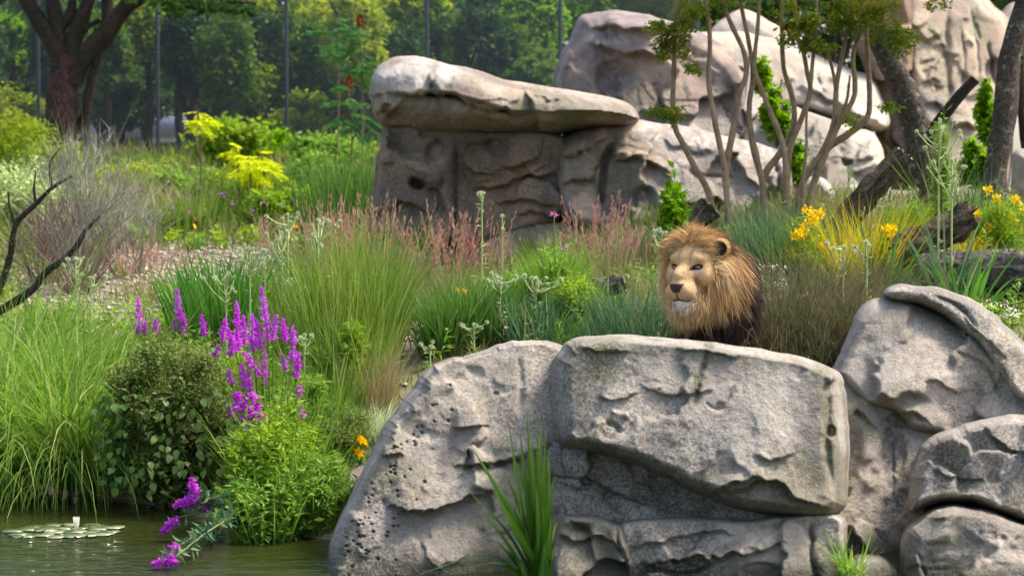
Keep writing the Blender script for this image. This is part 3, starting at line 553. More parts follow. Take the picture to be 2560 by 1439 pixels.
# ---- low rocks along the cliff foot
rock([(1170, 690), (1190, 620), (1250, 575), (1330, 556), (1420, 552), (1520, 570), (1600, 600), (1640, 640), (1640, 720), (1400, 740), (1200, 740)],
     20.9, 0.6, "low sandy dome of rock at the foot of the cliff", RB, R=(60, 60, 30), lean=0.004, seed=71, facet=0.08, facet_px=110, step=4,
     feats=[('crack', [(1330, 600), (1320, 640), (1330, 700)], 20, 0.12), ('ledge', [(1180, 610), (1250, 585), (1330, 575)], 0.08, 25)])
rock([(900, 640), (940, 600), (1010, 604), (1090, 612), (1180, 612), (1250, 640), (1260, 740), (1100, 760), (930, 740)],
     21.3, 0.6, "flat grey rock shelf at the foot of the shaded wall", RF, R=(40, 40, 30), lean=0.005, seed=73, facet=0.08, facet_px=80, step=4,
     feats=[('ledge', [(930, 640), (1050, 655), (1180, 660)], 0.08, 30)])
rock([(940, 690), (1000, 665), (1100, 660), (1200, 672), (1240, 720), (1230, 770), (1080, 775), (960, 760)],
     20.2, 0.5, "grey stepping rock on the bare soil", RF, R=(40, 40, 25), lean=0.005, seed=75, facet=0.06, facet_px=80, step=5)
rock([(1990, 480), (2020, 440), (2060, 445), (2085, 480), (2095, 540), (2000, 560)], 21.6, 0.3, "small upright white stone by the thin-stemmed tree", RP, R=(20, 20, 20), seed=77, facet=0.04, step=5)
rock([(2120, 520), (2180, 490), (2280, 500), (2330, 540), (2320, 600), (2140, 610)], 20.6, 0.5, "low pale rock behind the broken logs", RP, R=(30, 30, 20), lean=0.004, seed=79, facet=0.05, step=5)
# ------------------------------------------------------------------ plant building blocks
def onground(px, Y, sink=0.02):
    x = float(P(px, 700, Y)[0]); return np.array([x, Y, float(ground(x, Y)) - sink])
def height_to(px, py, Y, base): return float(P(px, py, Y)[2] - base[2])
def blade_arrays(rng, base, az, th0, th1, length, width, segs=4, flat=0.0, belly=0.15):
    """grass blades: base (N,3), az heading, th0 lean at the foot, th1 extra bend towards the tip (radians)"""
    N = len(base); t = (np.arange(segs) + 0.5) / segs
    th = th0[:, None] + th1[:, None] * t[None] ** 1.3
    st = length[:, None] / segs
    dx = np.sin(th) * np.cos(az)[:, None] * st; dy = np.sin(th) * np.sin(az)[:, None] * st; dz = np.cos(th) * st
    C = np.zeros((N, segs + 1, 3)); C[:, 1:] = np.cumsum(np.stack([dx, dy, dz], -1), 1); C += base[:, None]
    tt = np.linspace(0, 1, segs + 1)
    w = width[:, None] * ((1 - belly) * (1 - tt[None] ** 2) + belly * np.sin(np.pi * np.clip(tt[None] * 0.9 + 0.1, 0, 1))) * 0.5
    w[:, -1] = width * 0.02
    a2 = np.where(rng.random(N) < flat, 0.0, az + np.pi / 2 + rng.normal(0, 0.9, N))
    side = np.stack([np.cos(a2), np.sin(a2), np.zeros(N)], -1)
    V = np.stack([C - side[:, None] * w[..., None], C + side[:, None] * w[..., None]], 2)     # N,segs+1,2,3
    i = np.arange(N)[:, None] * (segs + 1) * 2 + np.arange(segs)[None] * 2
    F = np.stack([i, i + 1, i + 3, i + 2], -1).reshape(-1, 4)
    rnd = np.repeat(rng.random(N), (segs + 1) * 2)
    return V.reshape(-1, 3), F, rnd, np.tile(np.repeat(tt, 2), N)
def grass_into(mb, rng, base, spread, n, h, hv=0.25, th0=0.12, th1=0.5, width=0.008, segs=4, outward=0.6, flat=0.3, follow=True, shape=(1, 1)):
    r = np.sqrt(rng.random(n)) * spread; a = rng.random(n) * 2 * np.pi
    bx = base[0] + r * np.cos(a) * shape[0]; by = base[1] + r * np.sin(a) * shape[1]
    bz = ground(bx, by) - 0.02 if follow else np.full(n, base[2])
    az = np.where(rng.random(n) < outward, a + rng.normal(0, 0.5, n), rng.random(n) * 2 * np.pi)
    rr = r / max(spread, 1e-6)
    hh = h * (1 + rng.normal(0, hv, n)).clip(0.25, 1.5)
    V, F, R, T = blade_arrays(rng, np.c_[bx, by, bz], az, np.abs(rng.normal(th0, th0 * 0.6, n)) + 0.15 * rr, np.abs(rng.normal(th1, th1 * 0.6, n)), hh, width * (0.6 + 0.8 * rng.random(n)), segs, flat)
    mb.add(V, F, R, T); return mb
def leaf_arrays(rng, pos, axis, length, width, fold=0.25, up=None):
    """folded diamond leaves, two triangles each, drawn as one kite of 4 vertices"""
    N = len(pos); axis = axis / (np.linalg.norm(axis, axis=1)[:, None] + 1e-9)
    ref = rng.normal(0, 1, (N, 3)) if up is None else up + rng.normal(0, 0.45, (N, 3))
    side = np.cross(axis, ref); side /= np.linalg.norm(side, axis=1)[:, None] + 1e-9
    nrm = np.cross(side, axis)
    L_ = np.broadcast_to(length, N)[:, None]; W_ = np.broadcast_to(width, N)[:, None]
    a = pos; b_ = pos + axis * L_ * 0.45 + side * W_ * 0.5 + nrm * W_ * fold
    c = pos + axis * L_; d = pos + axis * L_ * 0.45 - side * W_ * 0.5 + nrm * W_ * fold
    V = np.stack([a, b_, c, d], 1); i = np.arange(N)[:, None] * 4
    F = np.concatenate([i + np.array([[0, 1, 2]]), i + np.array([[0, 2, 3]])], 0)
    return V.reshape(-1, 3), F, np.repeat(rng.random(N), 4), np.tile([0, .5, 1, .5], N)
def unit(v): return v / (np.linalg.norm(v, axis=-1)[..., None] + 1e-9)
def cloud(rng, n, centre, radii, lumps=14, lump_r=0.33, shell=0.55):
    """points in lumpy clusters through an ellipsoid's volume"""
    d = unit(rng.normal(0, 1, (lumps, 3))); r = shell + (1 - shell) * rng.random(lumps) ** 0.5
    lc = d * r[:, None] * 0.8; lr = lump_r * (0.6 + 0.8 * rng.random(lumps))
    k = rng.integers(0, lumps, n); q = unit(rng.normal(0, 1, (n, 3))) * (rng.random(n) ** 0.45)[:, None]
    p = lc[k] + q * lr[k][:, None]
    return np.asarray(centre) + p * np.asarray(radii), k
def foliage_into(mb, rng, n, centre, radii, length, width, lumps=14, lump_r=0.33, droop=0.2, shell=0.55, rndlump=0.5, hang=None):
    pos, k = cloud(rng, n, centre, radii, lumps, lump_r, shell)
    ax = rng.normal(0, 1, (n, 3)); ax[:, 2] = ax[:, 2] * 0.6 - droop
    V, F, R, T = leaf_arrays(rng, pos, unit(ax), length * (0.6 + 0.8 * rng.random(n)), width * (0.6 + 0.8 * rng.random(n)), up=np.array([[0.2, -0.1, 1.0]]))
    lr = rng.random(lumps)[k]; R = np.clip(np.repeat((1 - rndlump) * rng.random(n) + rndlump * lr, 4), 0, 1)
    mb.add(V, F, R, T); return mb
def sprigs_into(mb, rng, b0, rx, ry, h, n, ll, lw, top=1.2, k=16):
    """loose shoots with leaves that break a bush's outline"""
    for j in range(n):
        a = rng.random() * 6.28; r = rng.uniform(0.2, 1.1); e = b0 + np.array([rx * r * math.cos(a) * 1.1, ry * r * math.sin(a), h * rng.uniform(0.7, top) * (1.05 - 0.35 * r)]); s0 = b0 + (e - b0) * np.array([0.45, 0.45, 0.3])
        c = smooth_path([s0, (s0 + e) / 2 + rng.normal(0, 0.02, 3), e], k); V, F, T = tube_arrays(c[::5], np.full(len(c[::5]), 0.0025), 3); mb.add(V, F, rng.random(), T)
        ax = rng.normal(0, 1, (k, 3)); ax[:, 2] = np.abs(ax[:, 2]) * 0.6; V, F, R, T = leaf_arrays(rng, c, unit(ax), ll * rng.uniform(0.7, 1.2), lw * rng.uniform(0.7, 1.3)); mb.add(V, F, R, T)
def copyobj(src, parent, loc=(0, 0, 0), rot=(0, 0, 0), scale=1.0):
    o = src.copy(); link(o); o.parent = parent; o.location = tuple(float(v) for v in loc); o.rotation_euler = tuple(float(v) for v in rot)
    o.scale = (scale,) * 3 if np.isscalar(scale) else tuple(scale)
    return o
def protoobj(name, mb, mat):
    o = mb.build(name, mat, origin=np.zeros(3)); SC.collection.objects.unlink(o); return o

# colours
M['grass'] = leafmat("grass_green", [(0.07, 0.13, 0.02), (0.11, 0.19, 0.03), (0.18, 0.25, 0.05), (0.26, 0.27, 0.09)], 0.35, root=(0.15, 0.14, 0.06))
M['grass_mid'] = leafmat("grass_olive", [(0.09, 0.13, 0.035), (0.15, 0.19, 0.05), (0.23, 0.23, 0.09), (0.32, 0.26, 0.14)], 0.3, root=(0.17, 0.14, 0.07))
M['lush'] = leafmat("blade_lush", [(0.07, 0.15, 0.02), (0.12, 0.22, 0.035), (0.18, 0.28, 0.05), (0.30, 0.33, 0.12)], 0.4, root=(0.24, 0.19, 0.07))
M['rush'] = leafmat("rush_green", [(0.035, 0.10, 0.02), (0.06, 0.15, 0.03), (0.10, 0.19, 0.04), (0.16, 0.22, 0.06)], 0.3, root=(0.12, 0.12, 0.04))
M['bluegrass'] = leafmat("rush_bluish", [(0.03, 0.085, 0.04), (0.05, 0.12, 0.055), (0.09, 0.16, 0.07), (0.20, 0.21, 0.10)], 0.25)
M['iris'] = leafmat("iris_blade", [(0.04, 0.13, 0.02), (0.07, 0.18, 0.03), (0.11, 0.22, 0.05)], 0.35)
M['reed'] = leafmat("reed_blade", [(0.025, 0.075, 0.012), (0.04, 0.10, 0.016), (0.075, 0.14, 0.02)], 0.3, rough=0.4, tip=(0.10, 0.16, 0.03))
M['sedge'] = leafmat("dark_sedge", [(0.035, 0.055, 0.03), (0.07, 0.09, 0.04), (0.13, 0.12, 0.06), (0.17, 0.10, 0.06)], 0.25)
M['gold'] = leafmat("golden_blade", [(0.42, 0.33, 0.02), (0.50, 0.40, 0.025), (0.42, 0.38, 0.04), (0.42, 0.25, 0.04)], 0.35, root=(0.22, 0.18, 0.04))
M['pinkgrass'] = leafmat("pink_plume", [(0.24, 0.115, 0.095), (0.33, 0.17, 0.14), (0.42, 0.25, 0.20), (0.30, 0.20, 0.11)], 0.25)
M['straw'] = leafmat("straw_blade", [(0.25, 0.19, 0.09), (0.36, 0.29, 0.16), (0.20, 0.20, 0.07)], 0.25)
M['lime'] = leafmat("lime_leaf", [(0.11, 0.19, 0.025), (0.17, 0.27, 0.03), (0.25, 0.35, 0.045), (0.16, 0.19, 0.05)], 0.4)
M['shrub'] = leafmat("shrub_leaf", [(0.06, 0.10, 0.025), (0.10, 0.145, 0.035), (0.15, 0.19, 0.05), (0.19, 0.16, 0.08)], 0.3)
M['bigleaf'] = leafmat("round_leaf", [(0.06, 0.12, 0.025), (0.10, 0.17, 0.035), (0.16, 0.22, 0.07)], 0.25, rough=0.5, spec=0.25)
M['magenta'] = leafmat("magenta_floret", [(0.34, 0.03, 0.38), (0.54, 0.06, 0.56), (0.64, 0.17, 0.64)], 0.35)
M['purple'] = leafmat("purple_floret", [(0.36, 0.07, 0.42), (0.50, 0.10, 0.55), (0.56, 0.18, 0.56)], 0.3)
M['eryn'] = leafmat("pale_thistle", [(0.34, 0.40, 0.20), (0.45, 0.50, 0.30), (0.56, 0.60, 0.42)], 0.2)
M['eryn_stem'] = leafmat("pale_stem", [(0.32, 0.40, 0.15), (0.44, 0.50, 0.24)], 0.15)
M['yellow'] = leafmat("yellow_floret", [(0.76, 0.50, 0.01), (0.80, 0.60, 0.02), (0.76, 0.42, 0.01)], 0.2)
M['orange'] = leafmat("orange_petal", [(0.78, 0.36, 0.01), (0.82, 0.48, 0.02)], 0.25)
M['white'] = leafmat("white_petal", [(0.75, 0.72, 0.62), (0.8, 0.78, 0.7)], 0.2)
M['pinkfl'] = leafmat("pink_petal", [(0.6, 0.16, 0.42), (0.66, 0.25, 0.5)], 0.2)
M['willow'] = leafmat("willow_leaf", [(0.10, 0.20, 0.03), (0.17, 0.28, 0.05), (0.24, 0.34, 0.07)], 0.35)
M['ivy'] = leafmat("ivy_leaf", [(0.06, 0.14, 0.01), (0.12, 0.24, 0.015), (0.22, 0.34, 0.02)], 0.35)
M['sumac'] = leafmat("sumac_leaf", [(0.025, 0.085, 0.02), (0.04, 0.12, 0.03), (0.08, 0.16, 0.04)], 0.3)
M['goldfern'] = leafmat("golden_fern", [(0.30, 0.38, 0.012), (0.40, 0.46, 0.015), (0.50, 0.52, 0.02)], 0.4)
M['twig'] = leafmat("grey_twig", [(0.24, 0.21, 0.17), (0.34, 0.31, 0.26), (0.22, 0.22, 0.12)], 0.0, rough=0.8)
M['heather'] = leafmat("heather_twig", [(0.15, 0.085, 0.08), (0.20, 0.12, 0.11), (0.13, 0.11, 0.07), (0.17, 0.18, 0.11)], 0.1)
M['stem'] = plainmat("green_stem", (0.16, 0.20, 0.07))
M['stem_brown'] = plainmat("brown_stem", (0.13, 0.085, 0.05))
M['t_dark'] = leafmat("tree_dark", [(0.025, 0.055, 0.014), (0.04, 0.085, 0.02), (0.07, 0.12, 0.025)], 0.3)
M['t_mid'] = leafmat("tree_mid", [(0.05, 0.105, 0.015), (0.085, 0.16, 0.02), (0.14, 0.21, 0.03)], 0.35)
M['t_bright'] = leafmat("tree_bright", [(0.09, 0.19, 0.012), (0.15, 0.29, 0.015), (0.23, 0.36, 0.02)], 0.4)
M['t_yellow'] = leafmat("tree_yellow", [(0.13, 0.20, 0.02), (0.21, 0.29, 0.028), (0.31, 0.37, 0.04), (0.36, 0.33, 0.065)], 0.4)
M['t_bronze'] = leafmat("tree_bronze", [(0.08, 0.13, 0.018), (0.12, 0.175, 0.022), (0.16, 0.19, 0.03), (0.24, 0.15, 0.03)], 0.35)
M['bark_dark'] = barkmat("bark_dark", (0.065, 0.05, 0.036), (0.028, 0.022, 0.016), 14, 5, 0.05)
M['bark_red'] = barkmat("bark_red", (0.12, 0.055, 0.045), (0.04, 0.022, 0.02), 10, 4, 0.05)
M['bark_smooth'] = barkmat("bark_smooth", (0.36, 0.25, 0.15), (0.23, 0.155, 0.09), 9, 5, 0.006, lichen=(0.30, 0.26, 0.18))
M['bark_old'] = barkmat("bark_old", (0.16, 0.125, 0.09), (0.05, 0.038, 0.03), 26, 6, 0.05, lichen=(0.40, 0.39, 0.31))
M['log'] = barkmat("log_bark", (0.15, 0.11, 0.075), (0.045, 0.032, 0.022), 22, 5, 0.06, lichen=(0.10, 0.11, 0.04))
M['log_grey'] = barkmat("log_grey", (0.20, 0.18, 0.155), (0.045, 0.038, 0.03), 16, 4, 0.06)
M['wood'] = barkmat("cut_wood", (0.42, 0.34, 0.24), (0.25, 0.19, 0.13), 30, 8, 0.01)
# ------------------------------------------------------------------ plants of the bank and the enclosure
def clump(name, px, Y, pytop, spread, n, mat, label, cat="grass", group=None, **kw):
    rng = np.random.default_rng(abs(hash((round(px), round(Y * 10), n))) % 2 ** 31 if False else int(px * 7 + Y * 131 + n) % 100003)
    b0 = onground(px, Y); h = height_to(px, pytop, Y, b0)
    th0 = kw.get('th0', 0.12); th1 = kw.get('th1', 0.5)
    L_ = h / max(0.35, math.cos(th0 + 0.45 * th1))
    mb = MB(); grass_into(mb, rng, b0, spread, n, L_ * kw.pop('hs', 0.9), **kw)
    return tag(mb.build(name, M[mat], origin=b0), label, cat, group)

# ---- short cover: grass and weeds nobody could count
rng = np.random.default_rng(5)
def cover(name, label, mat, n, region, h, width, th1=0.8, mask=None, segs=3, seed=1):
    rng = np.random.default_rng(seed)
    px = rng.uniform(region[0], region[1], n); Y = np.sqrt(rng.uniform(region[2] ** 2, region[3] ** 2, n))
    X = P(px, 700, Y)[:, 0]; Z = ground(X, Y)
    keep = Z > 0.02
    if mask is not None: keep &= mask(px, Y, X, Z, rng)
    X, Y, Z = X[keep], Y[keep], Z[keep]; k = len(X)
    hh = h * (0.5 + rng.random(k)) * (0.7 + 0.6 * sstep(fbm(np.c_[X, Y, 0 * X] * 0.9, seed, 2), -0.4, 0.5))
    V, F, R, T = blade_arrays(rng, np.c_[X, Y, Z - 0.01], rng.random(k) * 6.28, np.abs(rng.normal(0.15, 0.15, k)), np.abs(rng.normal(th1, 0.4, k)), hh, width * (0.6 + 0.8 * rng.random(k)) * (Y / 14) ** 0.6, segs, 0.4)
    mb = MB().add(V, F, np.clip(0.35 * R + 0.65 * np.repeat(sstep(fbm(np.c_[X, Y, 0 * X] * 0.7, seed + 5, 3), -0.6, 0.6), (segs + 1) * 2), 0, 1), T)
    return tag(mb.build(name, M[mat]), label, cat="ground cover", kind="stuff")
def gravel_mask(px, Y, X, Z, rng):
    # bare gravel stripe across the slope and bare soil below the cliff
    c1 = np.exp(-(((px - 400 - (Y - 20.5) * 50) / 380) ** 2 + ((Y - 20.3) / 2.9) ** 2))
    c2 = np.exp(-(((px - 1040) / 120) ** 2 + ((Y - 16.6) / 2.2) ** 2))
    return rng.random(len(px)) > np.clip(1.9 * np.maximum(c1, c2), 0, 0.97)
cover("bank_grass", "mixed green and straw grass covering the bank", 'grass', 26000, (-700, 1000, 13.2, 19.5), 0.17, 0.011, mask=gravel_mask, seed=11)
cover("slope_grass", "olive grass and weeds on the upper slope", 'grass_mid', 24000, (-800, 1000, 19.5, 34), 0.22, 0.014, mask=gravel_mask, seed=12)
cover("enclosure_grass", "mixed grass filling the ground around the lion", 'grass_mid', 22000, (960, 3000, 13.2, 22), 0.20, 0.011, mask=gravel_mask, seed=13)
cover("back_meadow", "tall green meadow in front of the mesh fence", 'grass_mid', 14000, (-900, 1000, 27, 38), 0.42, 0.02, th1=0.6, seed=14)
def weeds(name, label, mat, n, region, h, ll, lw, seed):
    rng = np.random.default_rng(seed); px = rng.uniform(region[0], region[1], n); Y = rng.uniform(region[2], region[3], n); X = P(px, 700, Y)[:, 0]; Z = ground(X, Y); ok = (Z > 0.05) & gravel_mask(px, Y, X, Z, rng); X, Y, Z = X[ok], Y[ok], Z[ok]; n = len(X); k = 16
    hh = h * rng.uniform(0.5, 1.3, n); t = rng.random((n, k)); ln = rng.normal(0, 0.12, (n, 2)); pos = np.stack([X[:, None] + ln[:, :1] * hh[:, None] * t, Y[:, None] + ln[:, 1:] * hh[:, None] * t, Z[:, None] + hh[:, None] * t], -1).reshape(-1, 3)
    ax = rng.normal(0, 1, (n * k, 3)); ax[:, 2] = np.abs(ax[:, 2]) * 0.5; sz = np.repeat(rng.uniform(0.6, 1.4, n), k); V, F, R, T = leaf_arrays(rng, pos, unit(ax), ll * sz, lw * sz, up=np.array([[0, 0, 1.0]])); R = np.clip(np.repeat(np.repeat(rng.random(n), k) * 0.7 + 0.3 * rng.random(n * k), 4), 0, 1)
    return tag(MB().add(V, F, R, T).build(name, M[mat]), label, "weeds", kind="stuff")
weeds("bank_weeds", "leafy green weeds scattered through the bank grass", 'willow', 420, (-200, 1000, 14.5, 19.5), 0.30, 0.09, 0.022, 71)
weeds("broad_weeds", "broad-leaved weeds along the foot of the slope", 'lime', 260, (-200, 1000, 14.5, 26), 0.20, 0.10, 0.045, 72)
weeds("slope_weeds", "leafy weeds on the upper slope", 'shrub', 420, (-200, 1000, 19.5, 33), 0.35, 0.11, 0.04, 73)
weeds("enclosure_weeds", "leafy weeds in the grass round the lion", 'willow', 420, (980, 2700, 14.2, 20), 0.28, 0.08, 0.02, 74)
weeds("pale_weeds", "pale seeding weeds in the grass round the lion", 'eryn_stem', 160, (980, 2700, 14.4, 20), 0.34, 0.05, 0.012, 75)
# gravel
rng = np.random.default_rng(8); n = 2600
px = rng.normal(430, 260, n); Y = rng.normal(20.8, 1.8, n); px += (Y - 20.5) * 50
px2 = rng.normal(1030, 110, 500); Y2 = rng.normal(17.6, 1.2, 500); px = np.r_[px, px2]; Y = np.r_[Y, Y2]; n = len(px)
X = P(px, 700, Y)[:, 0]; Z = ground(X, Y)
ico = np.array([[0, 0, 1], [.9, 0, .1], [.28, .85, .1], [-.73, .53, .1], [-.73, -.53, .1], [.28, -.85, .1], [0, 0, -.6]])
icf = np.array([[0, 1, 2], [0, 2, 3], [0, 3, 4], [0, 4, 5], [0, 5, 1], [6, 2, 1], [6, 3, 2], [6, 4, 3], [6, 5, 4], [6, 1, 5]])
s = rng.uniform(0.012, 0.045, n)[:, None, None] * np.array([1, 1, 0.6]) * (1 + 0.35 * rng.normal(0, 1, (n, 7, 3)))
V = ico[None] * s + np.c_[X, Y, Z + 0.004][:, None]
M['pebble'] = leafmat("pebble", [(0.26, 0.21, 0.16), (0.36, 0.30, 0.23), (0.46, 0.39, 0.31), (0.34, 0.24, 0.18)], 0.0, rough=0.9)
tag(MB().add(V, (np.arange(n)[:, None, None] * 7 + icf[None]).reshape(-1, 3), np.repeat(rng.random(n), 7)).build("gravel", M['pebble'], smooth=False), "pale gravel scattered over the bare path", "gravel", kind="stuff")

# ---- left bank: arching sedges at the water
for i, (px, Y, top, w, lab) in enumerate(((15, 14.5, 880, 0.34, "bright green arching grass clump by the fallen vine"), (120, 14.3, 925, 0.32, "arching grass clump with straw-coloured tips at the water"), (215, 14.2, 905, 0.28, "arching grass clump next to the round-leaved shrub"),
                                    (-90, 14.6, 865, 0.36, "wide arching grass clump at the bank edge"), (90, 15.6, 830, 0.4, "loose arching grass behind the water-edge clumps"), (235, 15.6, 850, 0.3, "upright young grass behind the round-leaved shrub"))):
    clump("arching_grass", px, Y, top, w, 950, 'lush', lab, group="arching grasses at the water's edge", th0=0.22, th1=1.7, width=0.014, segs=7, hs=0.72 if i < 4 else 0.6, outward=0.75)
clump("broadleaf_grass", 60, 16.5, 745, 0.22, 60, 'lush', "rosette of broad pale green blades under the dark bent branch", th0=0.5, th1=0.7, width=0.035, segs=5)
clump("broadleaf_grass", 140, 16.6, 760, 0.2, 160, 'lush', "upright light green blades beside the rosette", th0=0.15, th1=0.4, width=0.018, segs=4)
for px, Y, top, w, n, lab in ((560, 16.3, 672, 0.33, 520, "dense fan of iris-like green blades behind the magenta spikes"), (500, 16.8, 690, 0.25, 250, "iris-like blades at the edge of the gravel path"), (625, 16.1, 735, 0.2, 180, "short iris-like blades beside the pale thistles")):
    clump("iris_clump", px, Y, top, w, n, 'iris', lab, group="iris-like clumps", th0=0.12, th1=0.25, width=0.022, segs=4, hs=0.95)
for i, (px, Y, top, w, n) in enumerate(((800, 14.7, 690, 0.3, 480), (870, 14.6, 640, 0.32, 620), (940, 14.9, 670, 0.18, 500), (900, 15.6, 600, 0.35, 480), (760, 15.4, 760, 0.3, 360), (830, 13.9, 860, 0.3, 420), (915, 14.2, 820, 0.16, 400))):
    clump("tall_grass", px, Y, top, w, n, 'grass', {800: 'tall fine grass in front of the pale thistles', 870: 'fullest tall fine grass clump left of the pitted boulder', 940: 'tall fine grass at the edge of the bare soil', 900: 'highest tall grass reaching the pink feathery grass', 760: 'tall grass right of the magenta spikes', 830: 'shorter tall grass behind the orange lilies', 915: 'narrow tall grass touching the pitted boulder'}[px], group="tall grasses left of the pitted boulder", th0=0.07, th1=0.32, width=0.010, segs=5, hs=0.92, hv=0.35)
clump("brown_grass", 935, 13.9, 880, 0.16, 420, 'straw', "rusty brown-green grass tuft against the pitted boulder", th0=0.08, th1=0.4, width=0.006, segs=4)
clump("silver_tuft", 930, 13.5, 1020, 0.12, 300, 'eryn', "small silvery grass tuft beside the pitted boulder", th0=0.3, th1=0.6, width=0.006, segs=4)
clump("lime_tuft", 1010, 15.2, 880, 0.16, 300, 'goldfern', "low yellow-green tuft at the top of the pitted boulder", th0=0.5, th1=0.8, width=0.008, segs=4, hs=0.6)
RUSHLAB = {1120: "fine green rush clump rising over the pitted boulder's sloping edge", 1180: "fullest green rush clump below the orange lily", 1240: "green rush clump beside the bushy pale thistle", 1110: "thin green rushes at the edge of the bare soil", 1450: "green rushes where the pitted boulder meets the large block", 1560: "dusky blue-green rush clump above the large block", 1610: "slim dusky rushes against the lion's cheek", 1510: "dusky rushes in front of the cracked dark log"}
for px, Y, top, w, n in ((1120, 15.0, 720, 0.22, 520), (1180, 15.2, 700, 0.26, 620), (1240, 15.1, 745, 0.22, 480), (1110, 15.4, 790, 0.1, 120), (1450, 14.7, 810, 0.16, 200), (1560, 14.9, 730, 0.25, 420), (1610, 14.6, 740, 0.2, 300), (1510, 14.6, 800, 0.14, 160)):
    clump("rush_clump", px, Y, top, w, n, 'rush' if px < 1500 else 'bluegrass', RUSHLAB[px], group="rushes behind the front rocks" if px < 1500 else "rushes left of the lion", th0=0.12, th1=0.55, width=0.010, segs=5, hs=0.92)
clump("iris_clump", 1335, 14.9, 745, 0.2, 150, 'bluegrass', "blue-green strap leaves above the pitted boulder", group="iris-like clumps", th0=0.18, th1=0.35, width=0.02, segs=4)
clump("iris_clump", 1410, 15.0, 770, 0.16, 100, 'iris', "green strap leaves beside the blue-green ones", group="iris-like clumps", th0=0.18, th1=0.35, width=0.018, segs=4)

# ---- feathery pink-brown grasses
def plume_grass(px, Y, top, spread, n, label, lean=0.1, green=0.5):
    n = int(n * (0.95 if 930 < px < 1560 else 0.62)); rng = np.random.default_rng(abs(int(px * 3 + Y * 17))); b0 = onground(px, Y); h = height_to(px, top, Y, b0)
    root = thing("plume_grass", b0, label, "grass", "feathery pink-brown grasses")
    r = np.sqrt(rng.random(n)) * spread; a = rng.random(n) * 6.28
    base = np.c_[b0[0] + r * np.cos(a), b0[1] + r * np.sin(a), np.full(n, b0[2])]
    L_ = h * (0.72 + 0.36 * rng.random(n)); th0 = np.abs(rng.normal(lean, 0.1, n)); th1 = rng.normal(0.12, 0.12, n)
    az = np.where(rng.random(n) < 0.6, a, rng.random(n) * 6.28)
    V, F, R, T = blade_arrays(rng, base, az, th0, th1, L_, np.full(n, 0.006), 5, 0.5)
    MB().add(V, F, R, T).build("stems", M['straw'], root, kind="stuff")
    C = V.reshape(n, 6, 2, 3).mean(2); mb = MB()
    k = 16; u = rng.uniform(0.62, 1.0, (n, k)); seg = np.minimum((u * 5).astype(int), 4); f = u * 5 - seg
    pos = C[np.arange(n)[:, None], seg] * (1 - f[..., None]) + C[np.arange(n)[:, None], seg + 1] * f[..., None]
    ax = unit(C[:, 5] - C[:, 3])[:, None] + rng.normal(0, 0.22, (n, k, 3))
    V2, F2, R2, T2 = leaf_arrays(rng, pos.reshape(-1, 3), unit(ax.reshape(-1, 3)), 0.05 * (0.6 + rng.random(n * k)), 0.010)
    R2 = np.clip(np.repeat(np.repeat(rng.random(n), k), 4) * 0.8 + 0.2 * R2, 0, 1)
    mb.add(V2, F2, R2, T2).build("plumes", M['pinkgrass'], root, kind="stuff")
    mb = MB(); grass_into(mb, rng, b0, spread * 1.2, int(n * 5), h * green, 0.3, 0.15, 0.5, 0.007, 4); mb.build("blades", M['grass_mid'], root, kind="stuff")
for px, Y, top, sp_, n, lab, lean in ((845, 17.6, 505, 0.4, 120, "dense pink-brown feathery grass in front of the meadow", 0.1), (905, 17.2, 540, 0.35, 90, "pink-brown feathery grass at the corner of the shaded wall", 0.1), (770, 17.9, 540, 0.35, 80, "pink-brown feathery grass behind the pale thistles", 0.14),
                                (960, 17.4, 500, 0.3, 34, "tall sparse pink feathery grass before the shaded wall", 0.12), (1080, 17.2, 560, 0.25, 46, "leaning pink feathery grass over the flat shelf", 0.3), (1140, 17.4, 520, 0.3, 50, "pink feathery grass fanning in front of the cliff cleft", 0.22), (1200, 17.5, 580, 0.25, 36, "short pink feathery grass by the sandy dome", 0.2),
                                (1490, 17.6, 500, 0.28, 40, "tall pink feathery grass in front of the domed boulder", 0.14), (1540, 17.3, 560, 0.26, 36, "dark pink feathery grass nearest the lion", 0.2), (400, 18.6, 600, 0.3, 46, "thin pink feathery grass on the gravel path", 0.14), (340, 18.9, 620, 0.25, 26, "sparse straw feathery grass on the gravel path", 0.25)):
    plume_grass(px, Y, top, sp_, n, lab, lean, 0.42)
for px, Y, top in ((1600, 18.5, 555), (1650, 18.8, 560)): clump("amber_grass", px, Y, top, 0.3, 260, 'straw', "amber tufts of dry grass behind the lion's head", group="amber grass tufts", th0=0.25, th1=0.7, width=0.008)

